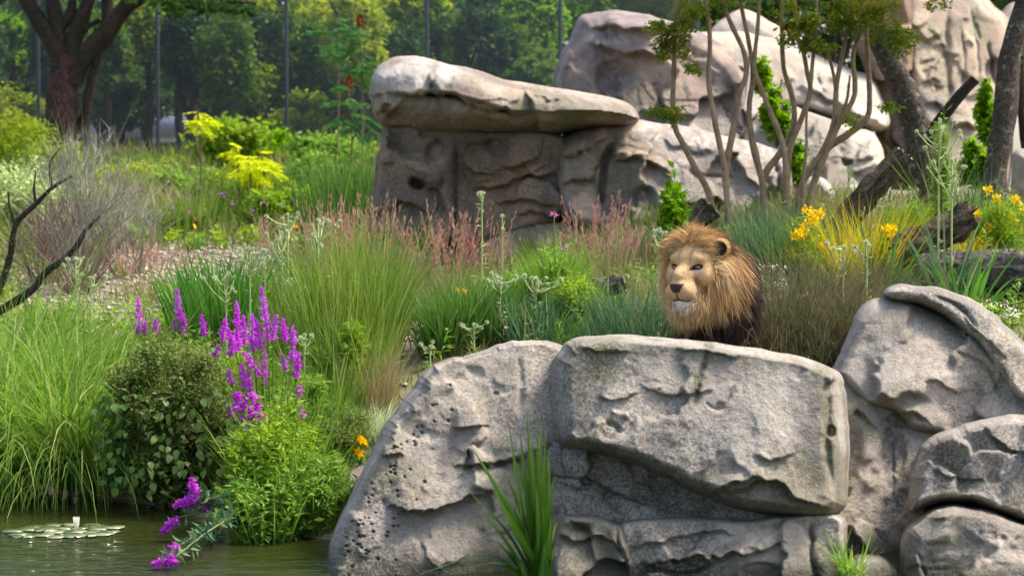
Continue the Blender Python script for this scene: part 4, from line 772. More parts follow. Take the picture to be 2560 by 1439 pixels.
# ---- pale thistles (eryngium)
mb = MB(); rng = np.random.default_rng(3)
d = unit(rng.normal(0, 1, (46, 3))); V, F, R, T = leaf_arrays(rng, d * 0.35, d, 0.75, 0.32); mb.add(V, F, R, T); V, F, R, T = leaf_arrays(rng, d[::2] * 0.0, -d[::2], 0.6, 0.7); mb.add(V, F, R, T)
HEAD = protoobj("flower_head", mb, M['eryn'])
def thistle(px, Y, top, label, heads=9, spread=0.16, headr=0.019, blades=14, lean=0.0):
    rng = np.random.default_rng(abs(int(px * 5 + Y * 11 + top))); b0 = onground(px, Y); h = height_to(px, top, Y, b0) - headr
    root = thing("pale_thistle", b0, label, "thistle", "pale thistles")
    hs = []; top3 = b0 + np.array([lean * h, rng.normal(0, 0.03), h]); fork = b0 + np.array([lean * h * 0.6, 0, h * 0.72])
    mb = MB(); p = smooth_path([b0, b0 + np.array([lean * h * 0.2, 0, h * 0.4]), fork, top3], 10); V, F, T = tube_arrays(p, np.linspace(0.011, 0.006, 10), 5); mb.add(V, F, 0.6, T)
    for k in range(heads):
        u = rng.uniform(0.0, 0.8) if k else 1.0; j = fork + (top3 - fork) * u
        e = j + np.array([rng.normal(0, spread * 0.6), rng.normal(0, spread * 0.6), rng.uniform(0.3, 1.0) * (top3[2] - j[2]) + rng.uniform(0, 0.05)]) if k else top3
        V, F, T = tube_arrays(smooth_path([j, (j + e) / 2 + np.array([0, 0, -0.02]), e], 5), np.linspace(0.006, 0.004, 5), 4); mb.add(V, F, rng.random(), T)
        hs.append(copyobj(HEAD, root, e - b0, rng.random(3) * 3, headr * rng.uniform(0.8, 1.3)))
    pos = b0 + (top3 - b0) * rng.random(22)[:, None]; ax = rng.normal(0, 1, (22, 3)); ax[:, 2] = np.abs(ax[:, 2]) * 0.5
    V, F, R, T = leaf_arrays(rng, pos, unit(ax), 0.07, 0.014); mb.add(V, F, R, T)
    so = mb.build("stem", M['eryn_stem'], root)
    for h_ in hs: h_.parent = so
    if blades:
        mb = MB(); grass_into(mb, rng, b0, 0.05, blades, h * 0.35, 0.3, 0.5, 0.7, 0.02, 4); mb.build("blades", M['lush'], root, kind="stuff")
for px, Y, top, hd, lab in ((190, 15.8, 640, 6, "slim pale thistle rising from the arching grass"), (228, 16, 690, 5, "short pale thistle beside the slim one"), (565, 15.2, 690, 12, "branching pale thistle above the iris-like fan"), (625, 15.3, 620, 16, "tall many-headed pale thistle behind the magenta spikes"), (662, 15.4, 640, 10, "pale thistle with loose heads behind the magenta spikes"),
                       (705, 15.5, 575, 12, "pale thistle against the pink feathery grass"), (720, 15.6, 530, 8, "highest pale thistle beside the pink feathery grass"), (795, 15.0, 545, 12, "pale thistle with a crowded top in the tall grass"), (740, 14.8, 700, 9, "lower pale thistle beside the tall grass"), (760, 14.0, 830, 7, "pale thistle right of the magenta spikes"),
                       (1070, 15.2, 770, 5, "nodding pale thistle on the bare soil"), (1075, 14.6, 860, 4, "small pale thistle at the boulder rim"), (1250, 15.0, 690, 14, "bushy pale thistle in front of the dark logs"), (1340, 15.2, 690, 10, "pale thistle leaning by the dark logs"), (1205, 16.8, 476, 4, "single tall pale thistle in front of the cliff"), (1256, 17.2, 535, 2, "thin pale thistle before the sandy dome"), (1185, 14.7, 805, 6, "low pale thistle at the top of the pitted boulder"),
                       (1655, 16.0, 575, 8, "pale thistle just left of the lion's mane"), (2108, 14.2, 610, 5, "dark-headed thistle in front of the golden grass"), (2167, 14.2, 600, 6, "second dark-headed thistle beside the golden grass"), (2120, 19.0, 415, 5, "pale thistle beside the mossy log"), (2345, 15.4, 300, 14, "very tall pale thistle among the strap leaves"), (2378, 15.4, 395, 10, "tall pale thistle beside the very tall one"), (2290, 19, 470, 3, "pale thistle between the broken logs")):
    thistle(px, Y, top, lab, hd, 0.17 if hd > 7 else 0.09)

# ---- round-leaved shrub at the water
b0 = onground(425, 13.5); h = height_to(430, 835, 13.5, b0)
root = thing("leafy_shrub", b0, "dense rounded shrub with big dark leaves at the water", "shrub")
rng = np.random.default_rng(21); mb = MB()
for k in range(26):
    a = rng.random() * 6.28; r_ = rng.uniform(0.1, 0.42); e = b0 + np.array([r_ * math.cos(a) * 1.1, r_ * math.sin(a), rng.uniform(0.4, 0.9) * h])
    V, F, T = tube_arrays(smooth_path([b0 + np.array([0.1 * math.cos(a), 0.1 * math.sin(a), 0]), (b0 + e) / 2 + np.array([0, 0, 0.1]), e], 7), np.linspace(0.012, 0.004, 7), 5); mb.add(V, F, 0, T)
mb.build("branches", M['stem_brown'], root)
mb = MB(); foliage_into(mb, rng, 9000, b0 + np.array([0, 0.05, h * 0.70]), (0.50, 0.46, h * 0.34), 0.038, 0.020, 40, 0.3, 0.1)
foliage_into(mb, rng, 7000, b0 + np.array([0, 0.04, h * 0.32]), (0.52, 0.46, h * 0.34), 0.055, 0.038, 44, 0.3, 0.3)
sprigs_into(mb, rng, b0, 0.52, 0.48, h, 90, 0.05, 0.024, 1.12)
mb.build("foliage", M['shrub'], root, kind="stuff")
def leafmesh(w, fold, bend, n=5):
    t = np.linspace(0, 1, n); prof = np.sin(np.pi * t ** 0.75) ** 0.8 * w * 0.5
    V = np.stack([np.c_[t, -prof, fold * prof - bend * t * t], np.c_[t, 0 * t, -bend * t * t], np.c_[t, prof, fold * prof - bend * t * t]], 1).reshape(-1, 3)
    i = np.arange(n - 1)[:, None] * 3; F = np.concatenate([np.stack([i, i + 1, i + 4, i + 3], -1).reshape(-1, 4), np.stack([i + 1, i + 2, i + 5, i + 4], -1).reshape(-1, 4)])
    return V, F, t.repeat(3)
BL = []
for k in range(5):
    V, F, T = leafmesh(0.82, 0.15, 0.15 + 0.1 * k); BL.append(protoobj("leaf", MB().add(V, F, 0.1 + 0.2 * k, T), M['bigleaf']))
for k in range(260):
    u = rng.random(); a = rng.uniform(-2.9, -0.15); z = h * (0.12 + 0.58 * rng.random() ** 1.1); wd = 0.44 * math.sin(math.pi * min(1, 0.28 + 0.55 * z / h)) + 0.03
    loc = np.array([wd * math.cos(a) * 1.05 + rng.normal(0, 0.03), wd * math.sin(a) * 0.95 + rng.normal(0, 0.03), z])
    copyobj(BL[k % 5], root, loc, (rng.normal(0, 0.5), rng.uniform(0.1, 1.2), a + rng.normal(0, 0.9)), rng.uniform(0.04, 0.08))

# ---- magenta spikes
def spike_proto(name, mat, seed, n=120, r=0.12):
    rng = np.random.default_rng(seed); t = rng.random(n) ** 0.9; a = rng.random(n) * 6.28
    rr = r * (1 - 0.7 * t ** 3) * rng.uniform(0.45, 1.2, n); pos = np.c_[rr * np.cos(a) * 0.4, rr * np.sin(a) * 0.4, t * 0.94]
    ax = np.c_[np.cos(a), np.sin(a), rng.uniform(-0.1, 0.9, n)]
    V, F, R, T = leaf_arrays(rng, pos, unit(ax), rr * 0.95, 0.07, 0.3); mb = MB().add(V, F, R, T)
    V, F, T = tube_arrays([[0, 0, 0], [0, 0, 0.5], [0, 0, 0.97]], [0.03, 0.025, 0.01], 5); mb.add(V, F, 0.3, T)
    return protoobj(name, mb, M[mat])
SPK = [spike_proto("flower_spike", 'magenta', 100 + k) for k in range(3)] + [spike_proto("flower_spike", 'purple', 110 + k) for k in range(2)]
def dirrot(v):
    q = Vector([float(c) for c in v]).to_track_quat('Z', 'Y'); return q.to_euler()
def spikeplant(px, Y, spikes, label, name="purple_loosestrife", bend=0.0, group=None):
    b0 = onground(px, Y); root = thing(name, b0, label, "flower", group); mb = MB(); rng = np.random.default_rng(abs(int(px + Y * 10)))
    for k, (tx, ty, bx, by, dep, fat) in enumerate(spikes):
        Yk = Y + dep; tip = P(tx + rng.normal(0, 5), ty, Yk); foot = P(bx + rng.normal(0, 3), by, Yk); L_ = np.linalg.norm(tip - foot)
        o = copyobj(SPK[(k * 2 + 1) % 5 if fat < 1.2 else k % 3], root, foot - b0, dirrot(tip - foot), (fat * 0.27, fat * 0.27, L_ * 1.15))
        st = b0 + np.array([(foot[0] - b0[0]) * 0.3, dep * 0.4, 0]); 
        V, F, T = tube_arrays(smooth_path([st, (st + foot) / 2 + np.array([0.02, 0, 0.03]), foot], 8), np.linspace(0.006, 0.003, 8), 4); mb.add(V, F, 0, T)
        c = smooth_path([st, (st + foot) / 2, foot], 26); ax = rng.normal(0, 1, (26, 3)); ax[:, 2] = np.abs(ax[:, 2]) * 0.5
        V, F, R, T = leaf_arrays(rng, c, unit(ax), 0.075, 0.014); mb.add(V, F, R, T)
    mb.build("stems", M['willow'], root); return root
A = [(585, 760, 592, 850), (652, 725, 668, 830), (560, 800, 555, 855), (606, 795, 610, 865), (630, 790, 628, 860), (640, 800, 655, 870), (682, 792, 684, 850), (570, 825, 585, 880), (715, 800, 712, 855), (733, 820, 732, 905), (748, 885, 742, 945), (712, 890, 718, 930), (662, 880, 668, 965),
     (610, 885, 655, 940), (572, 925, 582, 960), (607, 912, 610, 970), (628, 935, 628, 985), (600, 835, 600, 880), (620, 850, 640, 880), (545, 865, 535, 890), (590, 855, 575, 890), (645, 845, 650, 875), (665, 830, 668, 855), (748, 965, 748, 995), (755, 1010, 758, 1045), (573, 1015, 577, 1045)]
rng = np.random.default_rng(31)
spikeplant(650, 13.1, [(a, b, c, d, rng.uniform(-0.15, 0.2), 0.95 if k != 13 else 1.3) for k, (a, b, c, d) in enumerate(A)], "magenta loosestrife crowded with upright flower spikes", group="purple loosestrife")
spikeplant(400, 14.6, [(345, 748, 350, 830, 0, 1), (445, 728, 450, 800, 0, 1), (395, 800, 397, 835, 0, 0.9), (508, 790, 512, 840, 0, 0.9), (335, 810, 345, 835, 0, 0.8), (362, 805, 358, 835, 0, 0.8), (435, 800, 440, 825, 0, .8), (465, 800, 462, 838, 0, .8), (455, 770, 460, 820, 0, .8)], "magenta loosestrife showing behind the rounded shrub", group="purple loosestrife")
def buddleia(px, Y, spikes, label, start):
    b0 = onground(px, Y); root = thing("butterfly_bush", b0, label, "flower", "butterfly bushes leaning to the water"); rng = np.random.default_rng(abs(int(px))); mb = MB(); ml = MB()
    for k, (tx, ty, bx, by, dep, fat) in enumerate(spikes):
        Yk = min(Y + dep, ywater(max(ty, by)) * 0.985); tip = P(tx, ty, Yk); foot = P(bx, by, Yk); L_ = np.linalg.norm(tip - foot)
        copyobj(SPK[k % 3], root, foot - b0, dirrot(tip - foot), (fat * 0.42, fat * 0.42, L_ * 1.1))
        s0 = P(start[0], start[1], Y); path = smooth_path([b0, (b0 + s0) / 2, s0, (s0 + foot) / 2 + np.array([0, 0, 0.03]), foot], 18)
        V, F, T = tube_arrays(path, np.linspace(0.009, 0.003, 18), 4); mb.add(V, F, 0, T)
        c = path[rng.integers(6, 18, 60)]; ax = rng.normal(0, 1, (60, 3)); V, F, R, T = leaf_arrays(rng, c + rng.normal(0, 0.012, (60, 3)), unit(ax), 0.085, 0.022); ml.add(V, F, R, T)
    mb.build("stems", M['stem'], root); ml.build("foliage", M['bluegrass'], root, kind="stuff")
buddleia(660, 12.9, [(590, 985, 640, 1070, 0, 1.5), (630, 985, 640, 1090, 0.02, 1.6), (645, 1030, 640, 1095, -0.03, 1.5), (708, 1125, 665, 1062, 0, 1.2), (690, 1105, 668, 1070, 0, 1.1), (612, 1112, 588, 1110, 0, 1.1), (720, 1070, 706, 1080, 0, 0.7)], "butterfly bush with one thick bright magenta cluster", (640, 1150))
buddleia(690, 12.0, [(478, 1195, 492, 1250, 0, 0.8), (435, 1265, 500, 1240, 0, 0.8), (462, 1268, 490, 1250, 0.02, 0.7), (404, 1330, 446, 1292, 0, 0.75), (525, 1272, 505, 1262, 0, 0.9), (420, 1385, 450, 1362, -0.1, .75), (380, 1410, 425, 1400, -0.2, .7), (415, 1412, 440, 1390, -0.2, .7), (555, 1275, 575, 1270, 0, .7), (520, 1335, 525, 1350, 0, .6)], "butterfly bush trailing magenta flowers down to the pond", (600, 1290))

# ---- leafy lime mound at the bank end
def mound(px, Y, top, rx, mat, label, n=6000, ll=0.045, lw=0.012, name="leafy_mound", cat="plant", blades=600, group=None, bmat='willow', ry=0.35):
    rng = np.random.default_rng(abs(int(px * 3 + Y * 7))); b0 = onground(px, Y); h = height_to(px, top, Y, b0); root = thing(name, b0, label, cat, group)
    mb = MB(); foliage_into(mb, rng, n, b0 + np.array([0, 0, h * 0.52]), (rx, ry, h * 0.5), ll, lw, 36, 0.32, 0.0, 0.3); sprigs_into(mb, rng, b0, rx, ry, h, 60 if Y < 13 else 18, ll * 1.2, lw * 1.2); mb.build("foliage", M[mat], root, kind="stuff")
    mb = MB(); grass_into(mb, rng, b0, rx * 0.7, blades, h * 0.9, 0.2, 0.15, 0.4, 0.007, 4); mb.build("stems", M[bmat], root, kind="stuff"); return root
mound(700, 12.55, 1010, 0.34, 'lime', "lime-green leafy mound below the magenta spikes", 3800, 0.06, 0.018, ry=0.4, blades=250)
mound(660, 12.15, 1180, 0.30, 'willow', "lower green leafy mound spilling to the pond", 4200, 0.065, 0.02, blades=200, ry=0.3)
mound(780, 12.3, 1130, 0.26, 'willow', "green leafy mound against the foot of the pitted boulder", 3800, 0.06, 0.018, blades=200, ry=0.3)
mound(760, 13.6, 930, 0.32, 'willow', "light green willowy plant right of the magenta spikes", 5000)
mound(620, 14.0, 880, 0.3, 'lime', "pale green leafy stems among the magenta spikes", 4000)
mound(850, 13.4, 1020, 0.25, 'shrub', "green leafy tangle beside the orange lilies", 3500)
mound(880, 14.0, 800, 0.10, 'lime', "upright lime-green leafy stems inside the tall grass", 1600, 0.07, 0.013, blades=30, ry=0.12)
mound(950, 14.4, 850, 0.10, 'willow', "green leafy stems at the edge of the tall grass", 1000, 0.07, 0.013, blades=30, ry=0.12)
mound(790, 14.2, 850, 0.14, 'willow', "soft green leafy stems left of the tall grass", 1600, 0.06, 0.014, blades=40, ry=0.14)
mound(1390, 15.8, 600, 0.14, 'willow', "tall light green willowherb with pink flowers", 1500, 0.07, 0.014)
mound(1440, 15.4, 690, 0.2, 'lime', "fresh green willowherb in front of the dark logs", 2000, 0.06, 0.014)
mound(1310, 16.0, 660, 0.3, 'willow', "green weeds with tiny pale flowers below the sandy dome", 2500, 0.05, 0.012)
mound(1680, 18.5, 452, 0.12, 'ivy', "bright green sapling in front of the domed boulder", 900, 0.08, 0.05, blades=30)
for px, Y, py, k in ((1385, 15.7, 535, 3), (1412, 15.7, 620, 3)):
    b0 = P(px, py, Y); o = thing("pink_flower", b0, ("small pink blossoms before the sandy dome's top" if px == 1385 else "lower pink blossoms beside the willowherb"), "flower", "pink willowherb blossoms"); rng = np.random.default_rng(px); mb = MB()
    V, F, R, T = leaf_arrays(rng, b0 + rng.normal(0, 0.014, (14, 3)), unit(rng.normal(0, 1, (14, 3))), 0.022, 0.016); mb.add(V, F, R, T); mb.build("petals", M['pinkfl'], o)
    g0 = onground(px, Y); V, F, T = tube_arrays(smooth_path([g0, (g0 + b0) / 2, b0], 5), [0.004] * 5, 4); MB().add(V, F, 0, T).build("stem", M['stem'], o)

# ---- orange lilies
def petals_proto(n=6, seed=2):
    mb = MB(); V, F, T = leafmesh(0.45, 0.2, 0.45)
    for k in range(n):
        a = k * 2 * math.pi / n; up = np.array([[math.cos(a), -math.sin(a), 0], [math.sin(a), math.cos(a), 0], [0, 0, 1]]); q = V.copy(); q[:, 2] += q[:, 0] * 0.6; mb.add(q @ up.T, F, (k * 0.37) % 1, T)
    return protoobj("flower", mb, M['orange'])
LILY = petals_proto()
for px, Y, py, lab, kk in ((893, 13.2, 1105, "pair of orange lilies beside the pitted boulder", 2), (1155, 15.6, 732, "orange lily in front of the flat rock shelf", 2), (485, 23, 550, "small orange lily in the meadow behind the path", 1), (2540, 18, 565, "orange lily near the right-hand trunk", 1), (735, 20.5, 570, "tiny orange flower beside the pink grass", 1)):
    b0 = onground(px, Y); t0 = P(px, py, Y); root = thing("orange_lily", b0, lab, "flower", "orange lilies"); rng = np.random.default_rng(px)
    mb = MB(); V, F, T = tube_arrays(smooth_path([b0, (b0 + t0) / 2, t0], 6), [0.005] * 6, 4); mb.add(V, F, 0, T); so = mb.build("stem", M['stem'], root)
    for k in range(kk + 1): copyobj(LILY, so, t0 - b0 + np.array([rng.normal(0, 0.025), -0.03 * k, (-0.075 if k == 1 else 0.01)]), (1.0 + rng.normal(0, 0.2), 0.3 * k, rng.random() * 3), (0.055 if Y < 16 else 0.04))
    mb = MB(); grass_into(mb, rng, b0, 0.06, 40, float(t0[2] - b0[2]) * 0.7, 0.3, 0.35, 0.8, 0.016, 5); mb.build("blades", M['iris'], root, kind="stuff")

# ---- right side of the enclosure
for px, Y, top, w, n in ((1940, 16.4, 545, 0.3, 800), (1985, 16.2, 560, 0.32, 900), (2040, 16.4, 570, 0.3, 700), (1905, 16.8, 560, 0.25, 400)):
    clump("rush_clump", px, Y, top, w, n, 'bluegrass', {1940: "dense dark green rushes touching the lion's mane", 1985: "dense dark green rushes left of the yellow flowers", 2040: "dark green rushes behind the yellow flowers", 1905: "sparse dark rushes rising behind the lion's ear"}[px], group="dark rushes right of the lion", th0=0.08, th1=0.35, width=0.010, segs=5, hs=0.92)
clump("golden_grass", 2155, 15.8, 560, 0.22, 750, 'gold', "golden yellow grass tuft behind the dark-headed thistles", th0=0.30, th1=0.35, width=0.007, segs=4, hs=1.0)
clump("golden_grass", 2380, 17.2, 570, 0.25, 300, 'gold', "thin golden grass behind the broken stump log", th0=0.3, th1=0.6, width=0.007)
for px, Y, top, w in ((1950, 14.3, 690, 0.32), (2030, 14.4, 700, 0.34), (2100, 14.2, 690, 0.3), (2000, 13.9, 790, 0.3), (2085, 13.8, 800, 0.22), (1925, 14.0, 760, 0.22), (2190, 14.8, 690, 0.25)):
    clump("dark_sedge", px, Y, top, w, 900, 'sedge', {1950: "dark arching sedge below the rushes at the lion's shoulder", 2030: "dark arching sedge under the yellow flowers", 2100: "dark arching sedge around the dark-headed thistle", 2000: "low dark sedge on the rim of the large block", 2085: "low dark sedge where the large block meets the speckled boulder", 1925: "dark sedge tuft brushing the lion's flank", 2190: "brownish sedge under the golden grass"}[px], group="dark sedges right of the lion", th0=0.3, th1=1.5, width=0.006, segs=6, hs=0.8)
def yellowbush(px, Y, top, rx, label, ncl=16, seed=1, pyspan=120):
    root = mound(px, Y, top + 20, rx, 'lime', label, 2200, 0.05, 0.012, "yellow_flower_bush", "flower", 300, "yellow flower bushes"); b0 = np.array(root.location); rng = np.random.default_rng(seed)
    for k in range(ncl):
        c = P(px + rng.normal(0, rx * 170), top + rng.random() * pyspan, Y - rng.uniform(-0.05, 0.25)); mb = MB()
        V, F, R, T = leaf_arrays(rng, c + np.clip(rng.normal(0, 0.02, (40, 3)), -0.035, 0.035), unit(rng.normal(0, 1, (40, 3))), 0.03, 0.022); mb.add(V, F, R, T); mb.build("flower_cluster", M['yellow'], root)
yellowbush(2010, 15.9, 525, 0.2, "bush of clustered yellow flowers beside the dark rushes", 18, 4)
yellowbush(2505, 17.4, 470, 0.2, "bush of yellow flowers in front of the right-hand trunk", 14, 5)
yellowbush(2205, 15.7, 565, 0.07, "small yellow flower head over the golden grass", 3, 6, 20)
for px, Y, top, w, n, mt, lab in ((2360, 15.1, 600, 0.12, 22, 'bluegrass', "blue-green strap leaves on the slab's crest"), (2400, 15.0, 620, 0.14, 18, 'iris', "spreading green strap leaves beside the lying trunk"), (2225, 15.4, 610, 0.1, 24, 'iris', "tuft of broad green blades behind the golden grass"), (2430, 15.2, 640, 0.1, 10, 'iris', "low green strap leaves at the lying trunk")):
    clump("strap_leaves", px, Y, top, w, n, mt, lab, group="strap-leaved plants by the lying trunk", th0=0.35, th1=0.4, width=0.035, segs=5, hs=0.95, flat=0.7)
b0 = onground(2490, 14.9); root = thing("white_flower_mat", b0, "low mat of tiny cream flowers under the lying trunk", "flower"); mb = MB(); rng = np.random.default_rng(77)
foliage_into(mb, rng, 1500, b0 + np.array([0, 0, 0.09]), (0.26, 0.2, 0.1), 0.03, 0.016, 16, 0.35); mb.build("foliage", M['lime'], root, kind="stuff")
mb = MB(); foliage_into(mb, rng, 160, b0 + np.array([0, -0.03, 0.14]), (0.26, 0.2, 0.09), 0.022, 0.02, 30, 0.3); mb.build("blossoms", M['white'], root, kind="stuff")
for px, Y, top in ((1935, 14.7, 650), (1980, 14.6, 720)):
    b0 = onground(px, Y); h = height_to(px, top, Y, b0); root = thing("white_flower_plant", b0, ("slender stems with tiny white flowers at the lion's shoulder" if px == 1935 else "tiny white flowers among the dark sedge"), "flower", "tiny white flowers by the lion"); rng = np.random.default_rng(px); mb = MB(); mw = MB()
    for k in range(9):
        e = b0 + np.array([rng.normal(0, 0.1), rng.normal(0, 0.05), h * rng.uniform(0.7, 1)]); V, F, T = tube_arrays(smooth_path([b0, (b0 + e) / 2 + np.array([0, 0, .05]), e], 6), [0.003] * 6, 4); mb.add(V, F, 0, T)
        V, F, R, T = leaf_arrays(rng, e + rng.normal(0, 0.015, (8, 3)), unit(rng.normal(0, 1, (8, 3))), 0.018, 0.014); mw.add(V, F, R, T)
    mb.build("stems", M['stem'], root); mw.build("blossoms", M['white'], root, kind="stuff")
# tall young willowherb by the leaning trunk, grass at the trunk
mound(2352, 17.5, 290, 0.09, 'willow', "tall feathery green willowherb in front of the leaning trunk", 1500, 0.09, 0.012, blades=20, ry=0.1)
mound(2270, 18.2, 505, 0.25, 'willow', "green weeds between the broken logs", 1500)
mound(2450, 17.8, 520, 0.25, 'lime', "fresh green weeds behind the lying trunk", 2000)
clump("silver_grass", 2440, 18.8, 405, 0.2, 90, 'bluegrass', "thin silvery upright grass beside the right-hand trunk", th0=0.06, th1=0.12, width=0.008)
# ivy on the rocks
def ivy(px, py, Y, rx, ry, label, n=900, thick=0.22):
    rng = np.random.default_rng(abs(int(px + py))); c = P(px, py, Y); k = PXM(Y); b0 = P(px, py + ry, Y); root = thing("ivy", b0, label, "ivy", "ivy on the rear rocks"); mb = MB()
    foliage_into(mb, rng, n, c, (rx * k, thick, ry * k), 0.085, 0.065, 22, 0.3, 0.4, 0.2); mb.build("foliage", M['ivy'], root, kind="stuff")
    mb = MB(); 
    for j in range(4):
        e = P(px + rng.normal(0, rx * 0.5), py - ry * rng.uniform(0.3, 1), Y); V, F, T = tube_arrays(smooth_path([b0, (b0 + e) / 2 + rng.normal(0, 0.05, 3), e], 7), [0.012] * 7, 4); mb.add(V, F, 0, T)
    mb.build("vines", M['stem_brown'], root)
ivy(1940, 285, 23.3, 38, 90, "ivy hanging on the pale boulders behind the thin-stemmed tree", 1300); ivy(1908, 190, 23.6, 20, 50, "narrow ivy tail above the hanging ivy", 400)
ivy(2465, 290, 23.4, 24, 95, "bright ivy column on the peach wall", 1100); ivy(2440, 410, 22.0, 40, 70, "green ivy at the foot of the peach wall", 1200); ivy(1995, 420, 22.0, 24, 70, "small ivy between the pale boulders", 500)
# ---- reed clump and tuft in the foreground
def strapplant(px, pyb, Y, tips, label, w, mat, name="reed_clump", th=None):
    b0 = P(px, pyb, Y); root = thing(name, b0, label, "reed"); rng = np.random.default_rng(abs(int(px)))
    for k, (tx, ty) in enumerate(tips):
        f = P(px + rng.normal(0, 16), pyb, Y + rng.normal(0, 0.06)); t_ = P(tx, ty, Y + rng.normal(-0.05, 0.12)); d_ = t_ - f
        hor = abs(d_[0]) / (abs(d_[2]) + 0.05)
        midp = f + d_ * 0.5 + np.array([0, 0, 0.16 * min(hor, 1.4) * np.linalg.norm(d_)]); c = smooth_path([f, f * 0.5 + midp * 0.5 + np.array([0, 0, 0.02]), midp, t_], 10); tt = np.linspace(0, 1, 10)
        wv = w * rng.uniform(0.7, 1.15) * (1 - tt ** 2.2) * 0.5 + 0.001; s_ = np.array([1, 0, 0.0]) * math.cos(rng.normal(0, 0.5)) + np.array([0, 1, 0]) * math.sin(rng.normal(0, 0.7)); tn = np.gradient(c, axis=0); s_ = unit(np.cross(np.cross(tn, s_), tn))
        nn = unit(np.cross(tn, s_)); V = np.stack([c - s_ * wv[:, None] + nn * wv[:, None] * .35, c, c + s_ * wv[:, None] + nn * wv[:, None] * .35], 1).reshape(-1, 3); i = np.arange(9)[:, None] * 3
        F = np.concatenate([np.stack([i, i + 1, i + 4, i + 3], -1).reshape(-1, 4), np.stack([i + 1, i + 2, i + 5, i + 4], -1).reshape(-1, 4)])
        MB().add(V, F, rng.random(), tt.repeat(3)).build("leaf", M[mat], root)
tips = [(1317, 1015), (1352, 1030), (1270, 1050), (1300, 1085), (1178, 1115), (1160, 1215), (1195, 1265), (1040, 1438), (1130, 1425), (1345, 1100), (1360, 1150), (1330, 1120), (1310, 1180), (1370, 1190), (1385, 1240), (1290, 1150), (1262, 1180), (1250, 1270), (1378, 1290), (1340, 1210), (1325, 1250), (1365, 1330), (1390, 1360), (1240, 1350), (1280, 1260), (1392, 1300), (1355, 1260), (1300, 1230), (1372, 1120), (1388, 1180), (1230, 1220), (1350, 1180), (1335, 1300), (1310, 1310), (1345, 1060), (1328, 1090), (1362, 1080), (1375, 1150), (1340, 1140), (1356, 1220), (1380, 1210)]
strapplant(1358, 1490, 10.45, tips, "dark green reed clump growing from the pond before the rocks", 0.046, 'reed')
rng = np.random.default_rng(9)
strapplant(2130, 1455, 10.7, [(2130 + rng.normal(0, 45), 1455 - abs(rng.normal(55, 28)) - 10) for k in range(44)] + [(2182, 1318), (2160, 1350), (2195, 1360), (2210, 1375)], "small bright green grass tuft at the foot of the gap", 0.012, 'willow', "grass_tuft")
# ---- water lily
cx, cyp = 162, 1328; Yl = ywater(cyp); c0 = P(cx, cyp, Yl); root = thing("water_lily", (c0[0], c0[1], 0.0), "patch of water lily pads with one white bud", "water lily")
M['pad'] = leafmat("lily_pad", [(0.10, 0.14, 0.06), (0.16, 0.19, 0.09), (0.22, 0.23, 0.13)], 0.0, rough=0.12, spec=1.0)
a = np.linspace(0.15, 2 * math.pi - 0.15, 18); Vp = np.vstack([[0, 0, 0], np.c_[np.cos(a), np.sin(a), 0.02 * np.sin(3 * a)], np.c_[np.cos(a), np.sin(a), 0.02 * np.sin(3 * a) - 0.05]]); Fp = np.array([[0, i + 1, i + 2] for i in range(17)]); Fs = np.array([[i + 1, i + 19, i + 20, i + 2] for i in range(17)])
PADS = []
for k in range(3):
    mb = MB(); mb.add(Vp, Fp, 0.15 + 0.35 * k); mb.F.append(Fs); PADS.append(protoobj("lily_pad", mb, M['pad']))
rng = np.random.default_rng(12); spots = []
for k in range(600):
    q = rng.uniform(-1, 1, 2)
    if q @ q < 1 and all(np.hypot((q[0] - s[0]) * 1.0, q[1] - s[1]) > 0.27 for s in spots): spots.append(q)
for k, q in enumerate(spots[:26]): copyobj(PADS[k % 3], root, (q[0] * 0.34, q[1] * 0.30, 0.007 + 0.002 * (k % 3)), (rng.normal(0, 0.006), rng.normal(0, 0.006), rng.random() * 6.28), rng.uniform(0.055, 0.085))
mb = MB(); V, F, T = leafmesh(0.5, 0.5, -0.1)
for k in range(8):
    ang = k * 0.785; q = np.c_[V[:, 0] * 0.25 + 0.02, V[:, 1] * 0.7, V[:, 0]]; R_ = np.array([[math.cos(ang), -math.sin(ang), 0], [math.sin(ang), math.cos(ang), 0], [0, 0, 1]]); mb.add((q * 0.085) @ R_.T, F, 0.5, T)
o = mb.build("flower_bud", M['white'], root, origin=np.zeros(3)); bl = P(191, 1330, ywater(1330)); o.location = (bl[0] - c0[0], bl[1] - c0[1], 0.02)
# ---- fallen vine trailing on the water
pts = [P(x, y, ywater(y) * 0.965) for x, y in ((390, 1262), (330, 1250), (250, 1240), (150, 1236), (90, 1232), (40, 1220), (15, 1190))]
b0 = pts[0]; root = thing("fallen_vine", b0, "fallen reddish vine with withered leaves lying on the water", "vine"); p = smooth_path(pts, 30); V, F, T = tube_arrays(p, np.linspace(0.012, 0.006, 30), 6); MB().add(V, F, 0, T).build("stem", M['bark_red'], root)
M['wither'] = leafmat("withered_leaf", [(0.30, 0.19, 0.15), (0.38, 0.27, 0.22), (0.22, 0.16, 0.08)], 0.2)
WL = []
for k in range(3):
    V, F, T = leafmesh(0.6, 0.35, 0.3); WL.append(protoobj("leaf", MB().add(V, F, 0.2 + 0.3 * k, T), M['wither']))
rng = np.random.default_rng(14)
for k in range(46):
    q = p[rng.integers(10, 30)] - b0 + np.array([rng.normal(0, 0.02), rng.normal(0, 0.03), abs(rng.normal(0.02, 0.03))]); copyobj(WL[k % 3], root, q, (rng.normal(0, 0.8), rng.normal(0.2, 0.6), rng.random() * 6.28), rng.uniform(0.04, 0.085))
